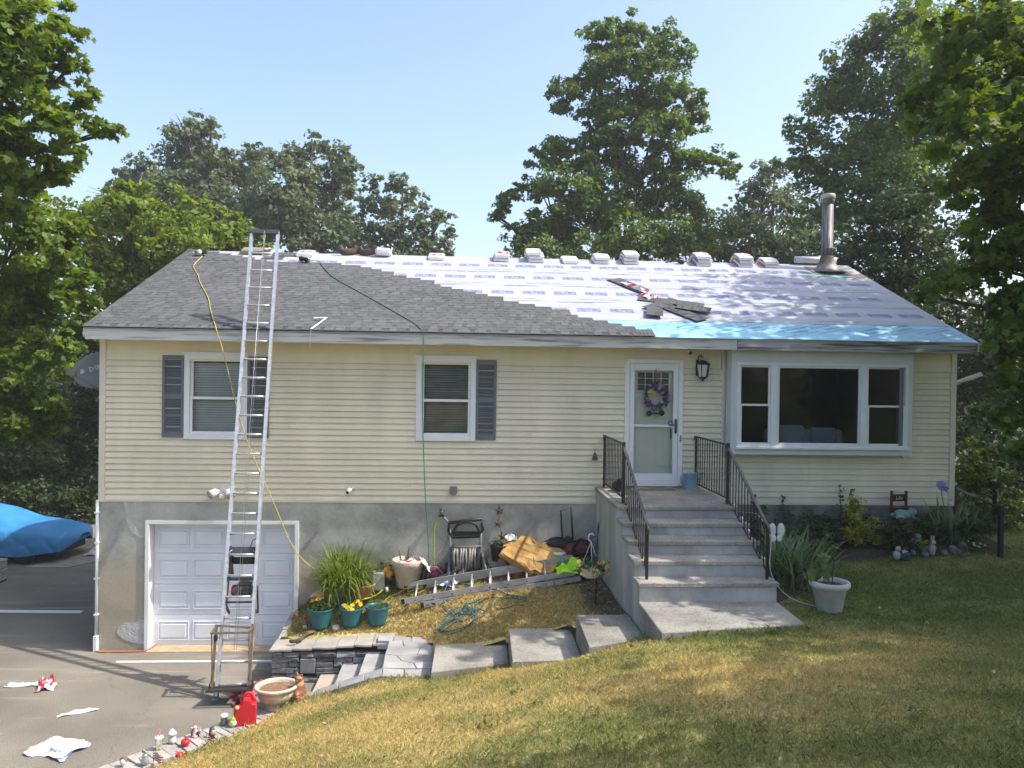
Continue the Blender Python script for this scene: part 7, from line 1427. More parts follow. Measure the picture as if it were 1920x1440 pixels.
for i, (x, y, lb) in enumerate([(11.45, -1.35, 'low dark leafy plant at the bed edge right of the stone pot'), (11.95, -1.0, 'second low dark leafy plant from the iris, in the shady bed'), (12.2, -.45, 'dark leafy plant against the wall left of the golden shrub'), (12.95, -.15, 'dark leafy plant against the wall above the black sign'), (13.2, -1.1, 'low dark plant between the sign and the bed stones'), (14.1, -.35, 'dark leafy plant right of the red chair'), (14.5, -.9, 'dark leafy plant in front of the fence'), (10.75, -1.6, 'dark leafy plant behind the iris clump')]):
    g_ = random.Random(70+i); bush(x, y, [(g_.uniform(-.2, .2), g_.uniform(-.1, .1), g_.uniform(.08, .42), g_.uniform(.13, .22)) for k in range(7)], .055, .9, lf_garden, 70+i, lb)   # ground ivy and such
for i, (x, y, h, lb) in enumerate([(11.05, -.15, .88, 'tall thin dark stalk closest to the steps'), (11.60, -.12, .80, 'tall thin stalk right of the first, against the foundation'), (12.62, -.1, .92, 'spire of dark buds behind the golden shrub, left one'), (12.82, -.1, .84, 'spire of dark buds behind the golden shrub, right one')]):
    o = thing('tall_stalk', lb, 'plant', (x, y, bedz(x, y)), 0, 'tall stalks along the foundation'); MB().ring([(0, 0, 0), (.02, 0, h*.5), (-.01, 0, h)], [.008, .006, .003], 5).build('stem', m_bark, o); add_foliage(o, [(0.01, 0, h*(.35+.09*k), .05) for k in range(8)], .05, .5, lf_garden, 60+i)
hm = bush(14.35, -.65, [(0, 0, .2, .2), (.2, .05, .25, .18)], .05, .5, lf_garden, 55, 'loose weedy plant by the fence gate')
ig = thing('iris_clump', 'thin iris leaves with a purple bloom at the house corner', 'plant', (14.25, -.7, bedz(14.25, -.7))); V, F, r = strap_leaves(70, .85, .03, .7, 9, .4, .14, 6, .4); big_mesh('leaves', V, F, lf_iris, False, {'rnd': r}, ig); MB().ring([(-.05, 0, 0), (-.12, 0, .5), (-.20, 0, .93)], .007, 5).build('stem', m_bark, ig); flowers(ig, [(-.20, -.02, .96), (-.17, -.02, .90), (-.23, -.02, .91)], .085, [(.26, .22, .50), (.34, .30, .58)], 18)
flowers(ig, [(-.08, -.05, .74), (-.05, -.05, .70)], .04, [(.6, .58, .45)], 19)
# small black yard sign
sg = thing('yard_sign', 'small black garden sign with white lettering behind the golden shrub', 'sign', (13.0, -.55, bedz(13.0, -.55)), .0); Ms = Matrix.Translation((0, 0, .22)) @ Matrix.Rotation(PI/2-.25, 4, 'X')
b = MB().box((0, 0, 0), (.50, .30, .012)); b.xform(Ms @ Matrix(((1, -.22, 0, 0), (0, 1, 0, 0), (0, 0, 1, 0), (0, 0, 0, 1)))).build('board', mat('sign_navy', (.012, .014, .03), .5), sg)
b = MB(); mb_text(b, 'PARKLETS', .085, Ms @ Matrix.Translation((.0, .07, .008)), .001, .0); b.build('lettering', mat('sign_white', (.55, .56, .60), .6), sg, fix=False)
b = MB()
for (a_, c_) in (((-.28, .148), (.216, .148)), ((-.216, -.148), (.282, -.148)), ((.216, .148), (.282, -.148))): b.ring([Ms @ Vector((a_[0], a_[1], .008)), Ms @ Vector((c_[0], c_[1], .008))], .005, 4)
b.ring([Ms @ Vector((-.17+.05*math.cos(q), -.06+.05*math.sin(q), .009)) for q in np.linspace(0, 2*PI, 14)], .008, 4, False); b.build('border', mat('sign_white', (.55, .56, .60), .6), sg, fix=False); MB().ring([(-.15, .02, -.05), (-.15, .0, .2)], .008, 4).ring([(.15, .02, -.05), (.15, 0, .2)], .008, 4).build('stake', m_black, sg)
# red wooden plant chair with a green frog
rcx, rcy = 13.62, -.28; ch = thing('garden_chair', 'dark red wooden ladder back chair with painted writing by the wall', 'chair', (rcx, rcy, bedz(rcx, rcy))); m_redw = mat('dark_red_wood', (.075, .022, .018), .7, col2=(.12, .04, .03), scale=6, stretch=(6, 6, 1))
for s_ in (-1, 1): MB().bx(s_*.13-.018, s_*.13+.018, .06, .095, 0, .80).build('back_post', m_redw, ch); MB().bx(s_*.13-.016, s_*.13+.016, -.22, -.19, 0, .34).build('leg', m_redw, ch)
MB().bx(-.112, .112, .065, .085, .62, .74).build('slat', m_black, ch); MB().bx(-.112, .112, .065, .085, .40, .50).build('slat', m_black, ch); MB().bx(-.17, .17, -.24, .058, .30, .335, .006).build('seat', m_redw, ch)
b = MB(); Mc = Matrix.Translation((0, .062, 0)) @ Matrix.Rotation(PI/2, 4, 'X'); mb_text(b, 'Life', .09, Mc @ Matrix.Translation((0, .68, .004)), .001); mb_text(b, 'is...', .085, Mc @ Matrix.Translation((-.02, .45, .004)), .001); b.build('painted_writing', mat('chalk_white', (.55, .55, .53), .8), ch, fix=False)
fr = thing('frog_statue', 'pale green frog statue sitting on the red chair', 'statue', (rcx, rcy-.12, bedz(rcx, rcy)+.335)); m_frog = mat('verdigris', (.14, .27, .23), .7, col2=(.30, .42, .37), scale=9, bump=.2)
MB().ell((-.04, 0, .09), (.15, .11, .08), 14, 8, rotm(0, .2, 0)).ell((.11, -.02, .13), (.08, .075, .055), 12, 8).ell((.12, -.06, .18), (.025, .025, .025), 8, 6).ell((.12, .04, .18), (.025, .025, .025), 8, 6).ell((-.13, -.08, .06), (.09, .045, .05), 10, 6).ell((-.13, .08, .06), (.09, .045, .05), 10, 6).ring([(.08, -.08, .08), (.12, -.11, .03), (.18, -.12, .01)], .022, 6).ring([(.08, .08, .08), (.12, .11, .03), (.18, .12, .01)], .022, 6).build('frog', m_frog, fr)
f2 = MB().ell((0, 0, .08), (.10, .08, .08), 12, 8, None, .06).ell((0, -.04, .18), (.06, .055, .05), 10, 6).build('turtle_statue', m_frog, None); f2.location = (13.55, -.85, bedz(13.55, -.85)); tag(f2, 'small green stone statue at the foot of the red chair', 'statue')
bn = MB().ell((0, 0, .08), (.045, .06, .10), 10, 8).ell((0, -.03, .20), (.035, .04, .04), 10, 6).ring([(-.012, -.02, .22), (-.02, 0, .30)], .012, 5).ring([(.012, -.02, .22), (.02, 0, .30)], .012, 5).build('rabbit_statue', mat('shade_toned_white', (.30, .29, .27), .8, col2=(.46, .45, .42), scale=18), None); bn.location = (13.6, -1.22, bedz(13.6, -1.22)); tag(bn, 'small white rabbit figure leaning among the bed stones', 'statue')  # white greyed down, the bed's shade is put into the colour
fg = thing('gnome_statue', 'white and green garden figure at the front edge of the shady bed', 'statue', (12.98, -1.38, bedz(12.98, -1.38))); MB().ell((-.06, 0, .07), (.06, .06, .08), 10, 7).ell((-.05, -.02, .18), (.04, .04, .045), 10, 6).build('figure', mat('shade_toned_white', (.30, .29, .27)), fg); MB().lathe([(.07, 0), (.09, .03), (.085, .10), (.09, .11), (.07, .11)], (.06, 0, 0), 14).build('basket', mat('dark_teal', (.02, .09, .10), .5), fg); flowers(fg, [(.06+.03*math.cos(i), .03*math.sin(i), .13) for i in range(5)], .03, [(.6, .6, .58)], 20)
STL = ['rough dark stone by the white and green figure, first of the bed row', 'second bed stone from the white and green figure', 'third bed stone, left of the white rabbit', 'fourth bed stone, just left of the white rabbit', 'fifth bed stone, beside the white rabbit', 'sixth bed stone, right of the white rabbit', 'seventh bed stone, under the olive shrub', 'eighth bed stone, last but one before the small lantern', 'last rough stone of the bed row, next to the small lantern']
for i in range(9):
    x, y = 13.05+.13*i+.04*math.sin(i*3), -1.15+.12*math.sin(i*1.7); random.seed(90+i); o = MB().ell((0, 0, .04), (.07+.03*math.sin(i*2), .06, .05), 9, 6, None, .12).build('bed_stone', m_stone, None); o.location = (x, y, bedz(x, y)-.01); tag(o, STL[i], 'stone', 'stones edging the shady bed')
lt = thing('garden_lantern', 'small weathered lantern ornament at the right end of the bed stones', 'ornament', (14.02, -1.35, bedz(14.02, -1.35))); MB().bx(-.05, .05, -.05, .05, 0, .03).bx(-.05, -.04, -.05, -.04, .03, .16).bx(.04, .05, -.05, -.04, .03, .16).bx(-.05, -.04, .04, .05, .03, .16).bx(.04, .05, .04, .05, .03, .16).lathe([(.075, .16), (.02, .22), (.005, .24)], (0, 0, 0), 6).build('frame', m_brownsteel, lt)
wf = [(14.35+.1*math.sin(i*2.1), -1.2+.08*math.cos(i*1.3), bedz(14.35, -1.2)+.10+.02*math.sin(i)) for i in range(10)]
o = thing('daisies', 'patch of tiny white and yellow flowers by the fence post', 'flowers', (14.35, -1.2, bedz(14.35, -1.2))); flowers(o, [(p[0]-14.35, p[1]+1.2, .10+.03*(k % 3)) for k, p in enumerate(wf)], .025, [(.6, .6, .5), (.6, .55, .1)], 21); add_foliage(o, [(0, 0, .05, .10)], .04, .6, lf_garden, 61)
# chain link fence by the right corner
fe = thing('wire_fence', 'low black wire fence with square posts at the right corner', 'fence', (0, 0, 0)); fA, fB = Vector((15.0, .35, 2.0)), Vector((14.50, -1.55, 1.90))
for p_, h in ((fB, .86), (fA, .80), (Vector((14.78, -.4, 1.95)), .62)): MB().bx(p_.x-.03, p_.x+.03, p_.y-.03, p_.y+.03, p_.z-.1, p_.z+h).build('post', m_blackmetal, fe)
MB().ring([fA+Vector((0, 0, .76)), fB+Vector((0, 0, .80))], .022, 6).build('top_rail', m_blackmetal, fe); b = MB(); dF = fB-fA
for i in range(46):
    for s_ in (0, 1):
        a_ = fA+dF*(i/40-.08); t1 = max(0, min(1, i/40-.08)); t2 = max(0, min(1, i/40+(.34 if s_ else -.34))); h1, h2 = .02, .74
        L_ = abs(t2-t1); hh = h1+(h2-h1)*min(1, L_/.34); P1 = fA+dF*t1+Vector((0, 0, h1)); P2 = fA+dF*t2+Vector((0, 0, hh)); b.ring([P1, P2], .0022, 3, False)
b.build('wire_mesh', m_blackmetal, fe, fix=False)['kind'] = 'stuff'
# ------------------------------------------------------------ things on the drive
def on0(o, x, y, z=0., rz=0.): o.location = (x, y, z); o.rotation_euler = (0, 0, rz); return o
DW = 'torn wrappers on the drive'
a_ = MB().add([(v[0]*.5-.26, v[1]*.12, v[2]*.6) for v in crumple(1, 1, .08, 8, 41).v], crumple(1, 1, .08, 8, 41).f).build('film_wrapper', m_film_white, None, fix=False); on0(a_, -.12, -1.42, .003, .12); tag(a_, 'long white tail of the twisted wrapper farthest from the lawn', 'wrapper', DW)
a_ = crumple(.24, .26, .16, 10, 42).build('film_wrapper', m_film_red, None, fix=False); on0(a_, .0, -1.56, .003, .3); tag(a_, 'twisted red and white wrapper near the left edge of the drive', 'wrapper', DW)
c_ = crumple(1, 1, .07, 8, 43); a_ = MB().add([(v[0]*.48, v[1]*.07+.06*v[0], v[2]*.7) for v in c_.v], c_.f).build('film_wrapper', m_film_white, None, fix=False); on0(a_, .87, -2.42, .003, .35); tag(a_, 'thin white twist of film in the middle of the drive', 'wrapper', DW)
a_ = crumple(.60, .46, .10, 13, 44).build('film_wrapper', m_film_print, None, fix=False); on0(a_, 1.12, -3.44, .003, -.35); tag(a_, 'large crumpled white sheet with blue print at the front of the drive', 'wrapper', DW)
a_ = crumple(.34, .26, .14, 9, 45).build('film_wrapper', m_film_red, None, fix=False); on0(a_, 2.98, -2.12, .003, .8); tag(a_, 'red and white wrapper under the foot of the hoist', 'wrapper', DW)
a_ = crumple(.55, .30, .16, 9, 46).build('film_wrapper', mat('dark_red_film', (.20, .015, .03), .4, col2=(.45, .1, .12), scale=7), None, fix=False); on0(a_, 3.02, -1.78, .003, .2); tag(a_, 'dark red wrapper in the shade behind the hoist foot', 'wrapper', DW)
MB().bx(.55, 3.05, -.60, -.54, .002, .022, .003).build('trim_board', m_white, None); tag(D.objects['trim_board'], 'long white trim board lying in front of the garage', 'board')
b = MB().box((-2.2, 2.08, .02), (1.9, .12, .025), (0, 0, -.03), .004); tag(b.build('siding_offcut', m_white, None), 'pale siding offcut lying in the shade left of the house', 'board')
tube_thing('power_cord', 'orange extension cord along the foot of the garage pier', 'cord', [(-.07, .3, .015), (-.06, .02, .015), (.05, -.10, .015), (.3, -.11, .015), (.62, -.10, .015), (.80, -.06, .015), (.86, .08, .03), (.87, .18, .03)], .011, mat('orange_cord', (.55, .12, .03), .5))
# red fuel can
gc = thing('fuel_can', 'red plastic fuel can standing at the lawn edge', 'fuel can', (3.22, -2.84, .045), .25); b = MB(); P = [(-.14, 0), (.14, 0), (.14, .24), (.10, .29), (.03, .29), (.0, .25), (-.14, .25)]
P = [(-.14, .0), (.14, .0), (.145, .22), (.13, .26), (.09, .275), (.06, .33), (-.02, .33), (-.05, .27), (-.145, .22)]
vs = []
for (y, k) in ((-.115, .90), (-.10, 1.), (.10, 1.), (.115, .90)): vs += [(x*k, y, .17+(z-.17)*(1-(1-k)*.5)) for x, z in P]
m = len(P); b.add(vs, [(l*m+i, l*m+(i+1) % m, (l+1)*m+(i+1) % m, (l+1)*m+i) for l in range(3) for i in range(m)]+[tuple(range(m))[::-1], tuple(3*m+i for i in range(m))]); b.build('can', m_red, gc)
MB().ring([(-.10, 0, .25), (-.10, -.01, .33), (-.07, -.03, .37)], [.035, .03, .025], 10).build('spout', m_black, gc); MB().ring([(-.10, -.12, .24), (-.10, -.135, .26)], .028, 10).build('cap', mat('tan_plastic', (.5, .36, .18), .5), gc); MB().ring(spline([(-.04, 0, .30), (.0, 0, .37), (.07, 0, .37), (.12, 0, .26)], 4), .02, 6).build('handle', m_red, gc)
# stone urn and clay cat
ur = thing('stone_urn', 'weathered cream stone urn full of dry soil', 'urn', (3.52, -2.42, .05), .1); m_urn = mat('weathered_urn', (.40, .33, .25), .85, col2=(.62, .56, .46), scale=6, bump=.4, bscale=20)
b = MB(); n = 40; prof = [(.13, 0), (.14, .015), (.10, .04), (.085, .06), (.12, .085), (.20, .13), (.235, .19), (.24, .235), (.225, .25), (.27, .275), (.285, .295), (.28, .315), (.25, .32), (.235, .30), (.22, .25)]; vs = []
for (r_, z) in prof:
    for j in range(n):
        q = 2*PI*j/n; k = 1+(.045*math.sin(q*18) if .08 < z < .24 and r_ > .1 else 0); vs.append((r_*k*math.cos(q)*1.05, r_*k*math.sin(q)*.98, z))
b.add(vs, [(i*n+j, i*n+(j+1) % n, (i+1)*n+(j+1) % n, (i+1)*n+j) for i in range(len(prof)-1) for j in range(n)], True); b.build('urn', m_urn, ur); MB().lathe([(.001, .275), (.23, .27)], (0, 0, 0), 24, False).build('soil', mat('dry_red_soil', (.16, .085, .045), .95, col2=(.30, .18, .11), scale=30, bump=.9, bscale=50), ur)
caty = thing('cat_statue', 'striped terracotta cat statue behind the stone urn', 'statue', (3.83, -2.40, .13), -.5); m_cat = mat('striped_clay', (.20, .085, .045), .8, col2=(.45, .23, .13), scale=22, stretch=(.25, .25, 1.6), contrast=(.45, .55))
MB().lathe([(.085, 0), (.095, .03), (.095, .12), (.075, .20), (.055, .25), (.05, .28)], (0, 0, 0), 16, True, True, 0, 1, 1.15).ell((0, -.01, .315), (.058, .056, .052), 12, 8).ring([(-.035, .0, .35), (-.042, .0, .39)], [.02, .003], 6).ring([(.035, .0, .35), (.042, .0, .39)], [.02, .003], 6).ell((0, -.06, .30), (.025, .02, .018), 8, 6).ring([(-.04, -.09, .0), (-.035, -.085, .16)], .025, 6).ring([(.04, -.09, .0), (.035, -.085, .16)], .025, 6).ring(spline([(.08, .06, .02), (.13, .02, .03), (.12, -.08, .02)], 4), .02, 6).build('cat', m_cat, caty)
# small figures and cups along the kerb
def kz(x, y): return max(.055, lz(x, y) if y < lawn_edge(x) else .055)
KG = 'ornaments on the kerb stones'
cu = thing('drink_cup', 'clear plastic cup with an orange straw on the kerb', 'cup', (2.40, -3.60, .05)); m_cupm = glassmat('clear_plastic', (.80, .80, .79), 1.5); MB().lathe([(.034, 0), (.048, .15), (.05, .152)], (0, 0, 0), 18, False).build('cup', m_cupm, cu); MB().lathe([(.052, .150), (.054, .156), (.05, .165), (.01, .168)], (0, 0, 0), 18, False).build('lid', m_film_white, cu); MB().lathe([(.033, .004), (.038, .04), (.001, .041)], (0, 0, 0), 16).build('juice', mat('orange_juice', (.65, .42, .02), .3), cu); MB().ring([(.0, 0, .03), (.008, .0, .26)], .006, 6).build('straw', mat('orange_straw', (.62, .14, .05), .4), cu)
def figure(name, label, cat, x, y, parts, z=.05, rz=0, group=KG):
    o = thing(name, label, cat, (x, y, z), rz, group)
    for nm, m, b in parts: b.build(nm, m, o, fix=False)
    return o
m_ivory = mat('ivory_glaze', (.66, .60, .52), .35, var=.06); m_pinkg = mat('pink_glaze', (.48, .22, .30), .4, col2=(.70, .60, .62), scale=30, contrast=(.45, .55)); m_stripe = None
def flagmat():
    m = D.materials.new('striped_flag'); nt, N, L = _nt(m); out = N.new('ShaderNodeOutputMaterial'); p = N.new('ShaderNodeBsdfPrincipled'); L.new(p.outputs[0], out.inputs[0]); p.inputs['Roughness'].default_value = .8; tc = N.new('ShaderNodeTexCoord'); w = N.new('ShaderNodeTexWave'); w.bands_direction = 'Z'; w.inputs['Scale'].default_value = 11; L.new(tc.outputs['Object'], w.inputs[0]); r = N.new('ShaderNodeValToRGB'); r.color_ramp.interpolation = 'CONSTANT'; r.color_ramp.elements[0].color = (.42, .03, .05, 1); r.color_ramp.elements[1].color = (.66, .64, .62, 1); r.color_ramp.elements[1].position = .5; L.new(w.outputs[0], r.inputs[0]); L.new(r.outputs[0], p.inputs[0]); return m
m_flagc = flagmat()
figure('snow_figure', 'white figurine with a wide pointed hat next to the drink cup', 'figurine', 2.49, -3.42, [('body', m_ivory, MB().ell((0, 0, .045), (.05, .045, .05), 12, 8).ell((.025, -.02, .03), (.03, .03, .03), 8, 6)), ('head', m_ivory, MB().ell((0, 0, .105), (.036, .036, .034), 12, 8)), ('hat', m_film_white, MB().lathe([(.06, .115), (.05, .13), (.02, .165), (.003, .18)], (0, 0, 0), 14))])
figure('apple_ornament', 'shiny red apple ornament on the kerb', 'ornament', 2.68, -3.50, [('apple', m_red, MB().lathe([(.012, .004), (.035, .0), (.052, .03), (.054, .055), (.042, .08), (.02, .085), (.004, .075)], (0, 0, 0), 16)), ('stem', m_bark, MB().ring([(0, 0, .075), (.006, 0, .10)], .004, 5))])
figure('angel_figure', 'small pink and white figurine behind the red apple', 'figurine', 2.72, -3.27, [('skirt', m_pinkg, MB().lathe([(.05, 0), (.045, .03), (.025, .085), (.018, .10)], (0, 0, 0), 12)), ('head', m_ivory, MB().ell((0, 0, .12), (.024, .024, .026), 10, 7)), ('wings', m_pinkg, MB().ell((-.045, .01, .08), (.025, .01, .045), 8, 6).ell((.045, .01, .08), (.025, .01, .045), 8, 6)), ('arms', m_dark, MB().ring([(-.04, -.02, .02), (-.03, -.03, .08)], .01, 5).ring([(.05, -.02, .02), (.035, -.03, .08)], .01, 5))])
figure('jar', 'dark jar with a white lid at the lawn end of the kerb', 'jar', 2.97, -2.92, [('jar', m_grey, MB().lathe([(.035, 0), (.04, .01), (.04, .085), (.032, .095)], (0, 0, 0), 16)), ('lid', m_film_white, MB().lathe([(.052, .10), (.054, .115), (.045, .135), (.01, .14)], (0, 0, 0), 16))])
figure('bird_figure', 'green and white bird figurine left of the fuel can', 'figurine', 3.10, -2.98, [('body', m_film_white, MB().ell((0, 0, .045), (.05, .04, .05), 12, 8)), ('wings', mat('lime_glaze', (.25, .50, .04), .4), MB().ell((.0, -.005, .09), (.036, .032, .036), 10, 7).ring([(.0, 0, .11), (.01, 0, .15)], [.02, .004], 6)), ('breast', mat('yellow_glaze', (.62, .55, .08), .4), MB().ell((-.005, -.025, .055), (.028, .022, .04), 8, 6))])
figure('turkey_figure', 'blue and orange bird figurine behind the larger striped flag', 'figurine', 2.93, -3.28, [('body', mat('blue_glaze', (.03, .06, .12), .4), MB().lathe([(.03, 0), (.042, .03), (.035, .10), (.02, .13)], (0, 0, 0), 12)), ('breast', mat('orange_glaze', (.62, .30, .12), .4), MB().ell((.02, -.02, .07), (.03, .03, .035), 10, 7)), ('crest', mat('teal_glaze', (.10, .28, .30), .4), MB().ring(spline([(0, 0, .13), (.03, 0, .15), (.08, .01, .15)], 4), .008, 5))])
def small_flag(label, x, y, rz, s):
    o = thing('small_flag', label, 'flag', (x, y, .05), rz, 'small striped flags on the kerb'); MB().ring([(0, 0, 0), (0, 0, .16*s)], .003, 5).build('stick', m_bark, o); vs = []; n = 6
    for j in range(n):
        for i in range(n): vs.append((.13*s*i/(n-1), .018*math.sin(i*1.3), .03*s+.10*s*j/(n-1)-.03*s*(i/(n-1))))
    MB().add(vs, [(j*n+i, j*n+i+1, (j+1)*n+i+1, (j+1)*n+i) for j in range(n-1) for i in range(n-1)], True).build('cloth', m_flagc, o, fix=False)
small_flag('larger striped flag leaning at the front of the kerb', 2.46, -3.92, -.3, 1.05); small_flag('smaller striped flag in the middle of the kerb', 2.93, -3.48, -.1, .85)
figure('pitcher_figure', 'small silver pitcher beside the larger striped flag', 'ornament', 2.38, -3.95, [('body', mat('silver_glaze', (.38, .42, .45), .3, metal=.4), MB().lathe([(.03, 0), (.045, .03), (.04, .07), (.025, .10), (.032, .12)], (0, 0, 0), 14)), ('handle', m_film_white, MB().ring(spline([(-.035, 0, .09), (-.07, 0, .08), (-.045, 0, .03)], 4), .008, 5))])
figure('saucer', 'little white saucer at the base of the drink cup', 'dish', 2.50, -3.80, [('dish', m_ivory, MB().lathe([(.02, 0), (.05, .015), (.052, .02), (.02, .008)], (0, 0, 0), 14))])
figure('mushroom_figure', 'small red and white mushroom in the grass edge', 'ornament', 2.72, -3.80, [('cap', m_red, MB().lathe([(.05, .03), (.045, .05), (.02, .068), (.002, .07)], (0, 0, 0), 14)), ('stalk', m_ivory, MB().lathe([(.03, 0), (.022, .032), (.045, .034)], (0, 0, 0), 12))], lz(2.72, -3.80))
figure('doll_figure', 'small brown haired figurine at the bottom edge of the view', 'figurine', 2.14, -3.98, [('face', m_ivory, MB().ell((0, 0, .05), (.035, .03, .045), 12, 8)), ('hair', m_brownsteel, MB().ell((0, .012, .065), (.042, .034, .042), 12, 8))])
random.seed(17)
# fallen leaves and clover in the lawn
n = 500; x = RNG.uniform(2.5, 15, n); y = RNG.uniform(-9.5, -2, n); k = (y < lawn_edge(x)-.05)&(lawn_z(x, y) > .08); x, y = x[k], y[k]; n = len(x); z = lawn_z(x, y)+.035; a = RNG.uniform(0, PI, n); s = RNG.uniform(.010, .03, n); u = np.stack([np.cos(a), np.sin(a), RNG.normal(0, .3, n)], 1)*s[:, None]; v = np.stack([-np.sin(a), np.cos(a), RNG.normal(0, .3, n)], 1)*s[:, None]*.6; P = np.stack([x, y, z], 1)
c = np.where(RNG.random((n, 1)) < .5, np.array([[.42, .34, .22]]), np.array([[.16, .11, .06]]))*RNG.uniform(.6, 1.3, (n, 1)); tag(big_mesh('fallen_leaves', np.stack([P-u, P-v, P+u, P+v], 1).reshape(-1, 3), np.arange(n*4).reshape(n, 4), m_petal, False, {'Col': c}), kind='stuff')
g_ = np.random.default_rng(3); wl = []
for i in range(45):
    x, y = g_.uniform(5.5, 15), g_.uniform(-9, -1.6)
    if y < lawn_edge(x)-.1: wl.append((x, y, lz(x, y)+.02, g_.uniform(.04, .11)))
V, F, r = leaf_cloud(wl, .028, .35, 'leaf', seed=5, flat=.3); V[:, 2] = np.maximum(V[:, 2], lawn_z(V[:, 0], V[:, 1])+.01); tag(big_mesh('lawn_weeds', V, F, lf_shrub, False, {'rnd': r}), kind='stuff')
# ------------------------------------------------------------ car under a blue cover, sheet and crate on the left
car = thing('covered_car', 'low car under a bright blue cover with part of one wheel showing', 'car', (-6.2, 6.9, 0), -.02)
m_cover = mat('blue_cover', (.035, .21, .50), .5, col2=(.05, .27, .58), scale=2, bump=.35, bscale=6, spec=.4)
secs = []   # (x, half width, sill z, hip z, top z)
for (x, hw, z0, zs, zt) in [(-2.45, .55, .35, .55, .66), (-2.3, .80, .22, .62, .80), (-1.6, .90, .18, .74, .95), (-.9, .92, .18, .80, 1.26), (-.2, .92, .17, .82, 1.34), (.5, .92, .17, .80, 1.20), (1.15, .91, .18, .76, .94), (1.8, .88, .20, .70, .86), (2.25, .78, .28, .62, .76), (2.45, .55, .46, .53, .60)]: secs.append((x, hw*(.5 if abs(x) > 2.4 else 1), z0, zs, zt))
b = MB(); vs = []; nx = 170; m = 41; X = np.linspace(-2.45, 2.45, nx); S = np.array(secs)
for i, x in enumerate(X):
    hw, z0, zs, zt = [float(np.interp(x, S[:, 0], S[:, k])) for k in (1, 2, 3, 4)]
    half = np.array([(hw, z0+.05*float(noise2(np.array([x*2.2]), np.array([3.]), 5)[0])), (hw*1.02, z0+(zs-z0)*.35), (hw*1.0, z0+(zs-z0)*.72), (hw*.95, zs), (hw*.84, zs+(zt-zs)*.30), (hw*.72, zs+(zt-zs)*.66), (hw*.55, zs+(zt-zs)*.90), (hw*.30, zt-.006), (0, zt)])
    P_ = np.concatenate([half*np.array([-1, 1]), half[-2::-1]]); t0 = np.linspace(0, 1, len(P_)); tt = np.linspace(0, 1, m); Yv, Zv = np.interp(tt, t0, P_[:, 0]), np.interp(tt, t0, P_[:, 1])
    side = np.clip((zs-Zv)/(zs-z0)+.25, 0, 1)
    u = x*4.5+Zv*5.+2.2*fbm(np.full(m, x*1.3), Zv*2+Yv, 2); f1 = np.abs(np.sin(u*1.3)); f2 = np.abs(np.sin(x*2.1-Zv*9+3*fbm(np.full(m, x*.9), Zv*1.5, 7)))
    hem = np.clip((Zv-z0)/.12, .15, 1); dsp = -.055*side*hem*(1-f1)**3-.045*side*hem*(1-f2)**4-.012*(1-side)*(1-np.abs(np.sin(x*5+Yv*3+4*fbm(np.full(m, x), Yv, 9))))**3
    for y, z, d in zip(Yv, Zv, dsp): vs.append((x, y*(1+d/.9), z+d*.25))
b.add(vs, [(i*m+j, (i+1)*m+j, (i+1)*m+j+1, i*m+j+1) for i in range(nx-1) for j in range(m-1)]+[tuple(range(m)), tuple((nx-1)*m+j for j in range(m))], True); b.build('cover', m_cover, car, fix=False)
MB().bx(-2.1, 2.1, -.70, .70, .16, .45).build('underbody', m_black, car)
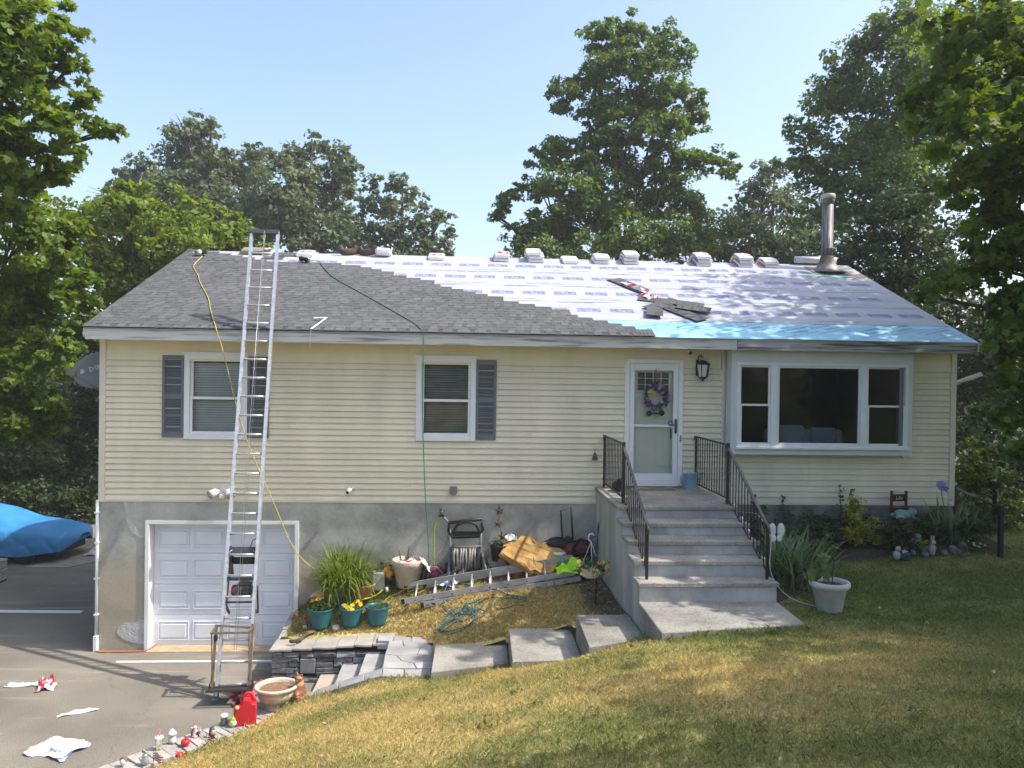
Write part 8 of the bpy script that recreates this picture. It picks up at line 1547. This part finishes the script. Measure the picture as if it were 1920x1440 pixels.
for (x, y) in ((-1.4, -.76), (1.42, -.76), (-1.4, .76), (1.42, .76)):
    w = MB().lathe([(.20, -.10), (.30, -.10), (.325, -.07), (.325, .07), (.30, .10), (.2, .10)], (0, 0, 0), 24).xform(Matrix.Translation((x, y, .325)) @ Matrix.Rotation(PI/2, 4, 'X')).build('wheel', m_black, car)
    rm_ = MB().lathe([(.03, .07), (.20, .06), (.215, .09)], (0, 0, 0), 24)
    for k in range(5): rm_.box((.12*math.cos(k*1.2566), .12*math.sin(k*1.2566), .08), (.16, .035, .02), (0, 0, k*1.2566))
    rm_.xform(Matrix.Translation((x, y, .325)) @ Matrix.Rotation(PI/2 if y < 0 else -PI/2, 4, 'X')).build('rim', m_alu, w)
car.location = (-5.90, 6.75, 0)
b = MB().prism([(-4.3, 5.55), (-3.3, 5.52), (-2.3, 7.0), (-3.2, 7.6)], .004, .02); tag(b.build('plywood_sheet', mat('grey_plywood', (.24, .23, .20), .85, col2=(.34, .33, .29), scale=4), None), 'grey plywood sheet on the drive under the nose of the covered car', 'board')
o = crumple(1, 1, .2, 9, 47); a_ = MB().add([(v[0]*.9, v[1]*.35, v[2]) for v in o.v], o.f).build('film_wrapper', m_film_white, None, fix=False); on0(a_, -3.0, 6.9, .02, .2); tag(a_, 'white plastic sheet under the nose of the covered car', 'wrapper')
bx_ = thing('lattice_crate', 'grey slatted crate at the left edge of the view', 'crate', (-4.55, 4.15, 0)); m_crate = mat('grey_crate', (.36, .38, .37), .7, var=.1)
MB().bx(-.5, .5, -.3, .3, .0, .02).bx(-.46, .46, -.26, .26, .02, .42).build('core', m_dark, bx_)
for k in range(7): MB().box((0, -.30, .055+.064*k), (1.0, .02, .052), (.35, 0, 0)).build('slat', m_crate, bx_); MB().box((.5, 0, .055+.064*k), (.02, .6, .052), (0, .35, 0)).build('slat', m_crate, bx_)
MB().bx(-.5, .51, -.31, .31, .47, .49).build('top', m_crate, bx_)
# ------------------------------------------------------------ summer haze: one closed box of thin air round the whole lot
m_haze = D.materials.new('hazy_air'); nt, N, L = _nt(m_haze)
out = N.new('ShaderNodeOutputMaterial'); pv = N.new('ShaderNodeVolumePrincipled'); pv.inputs['Color'].default_value = (.93, .96, 1, 1); pv.inputs['Density'].default_value = .0010; pv.inputs['Anisotropy'].default_value = .2
L.new(pv.outputs[0], out.inputs['Volume'])
hz = MB().bx(-116, 116, -116, 116, -1.2, 23).build('haze', m_haze, None); tag(hz, kind='stuff')
SC.cycles.volume_bounces = 1
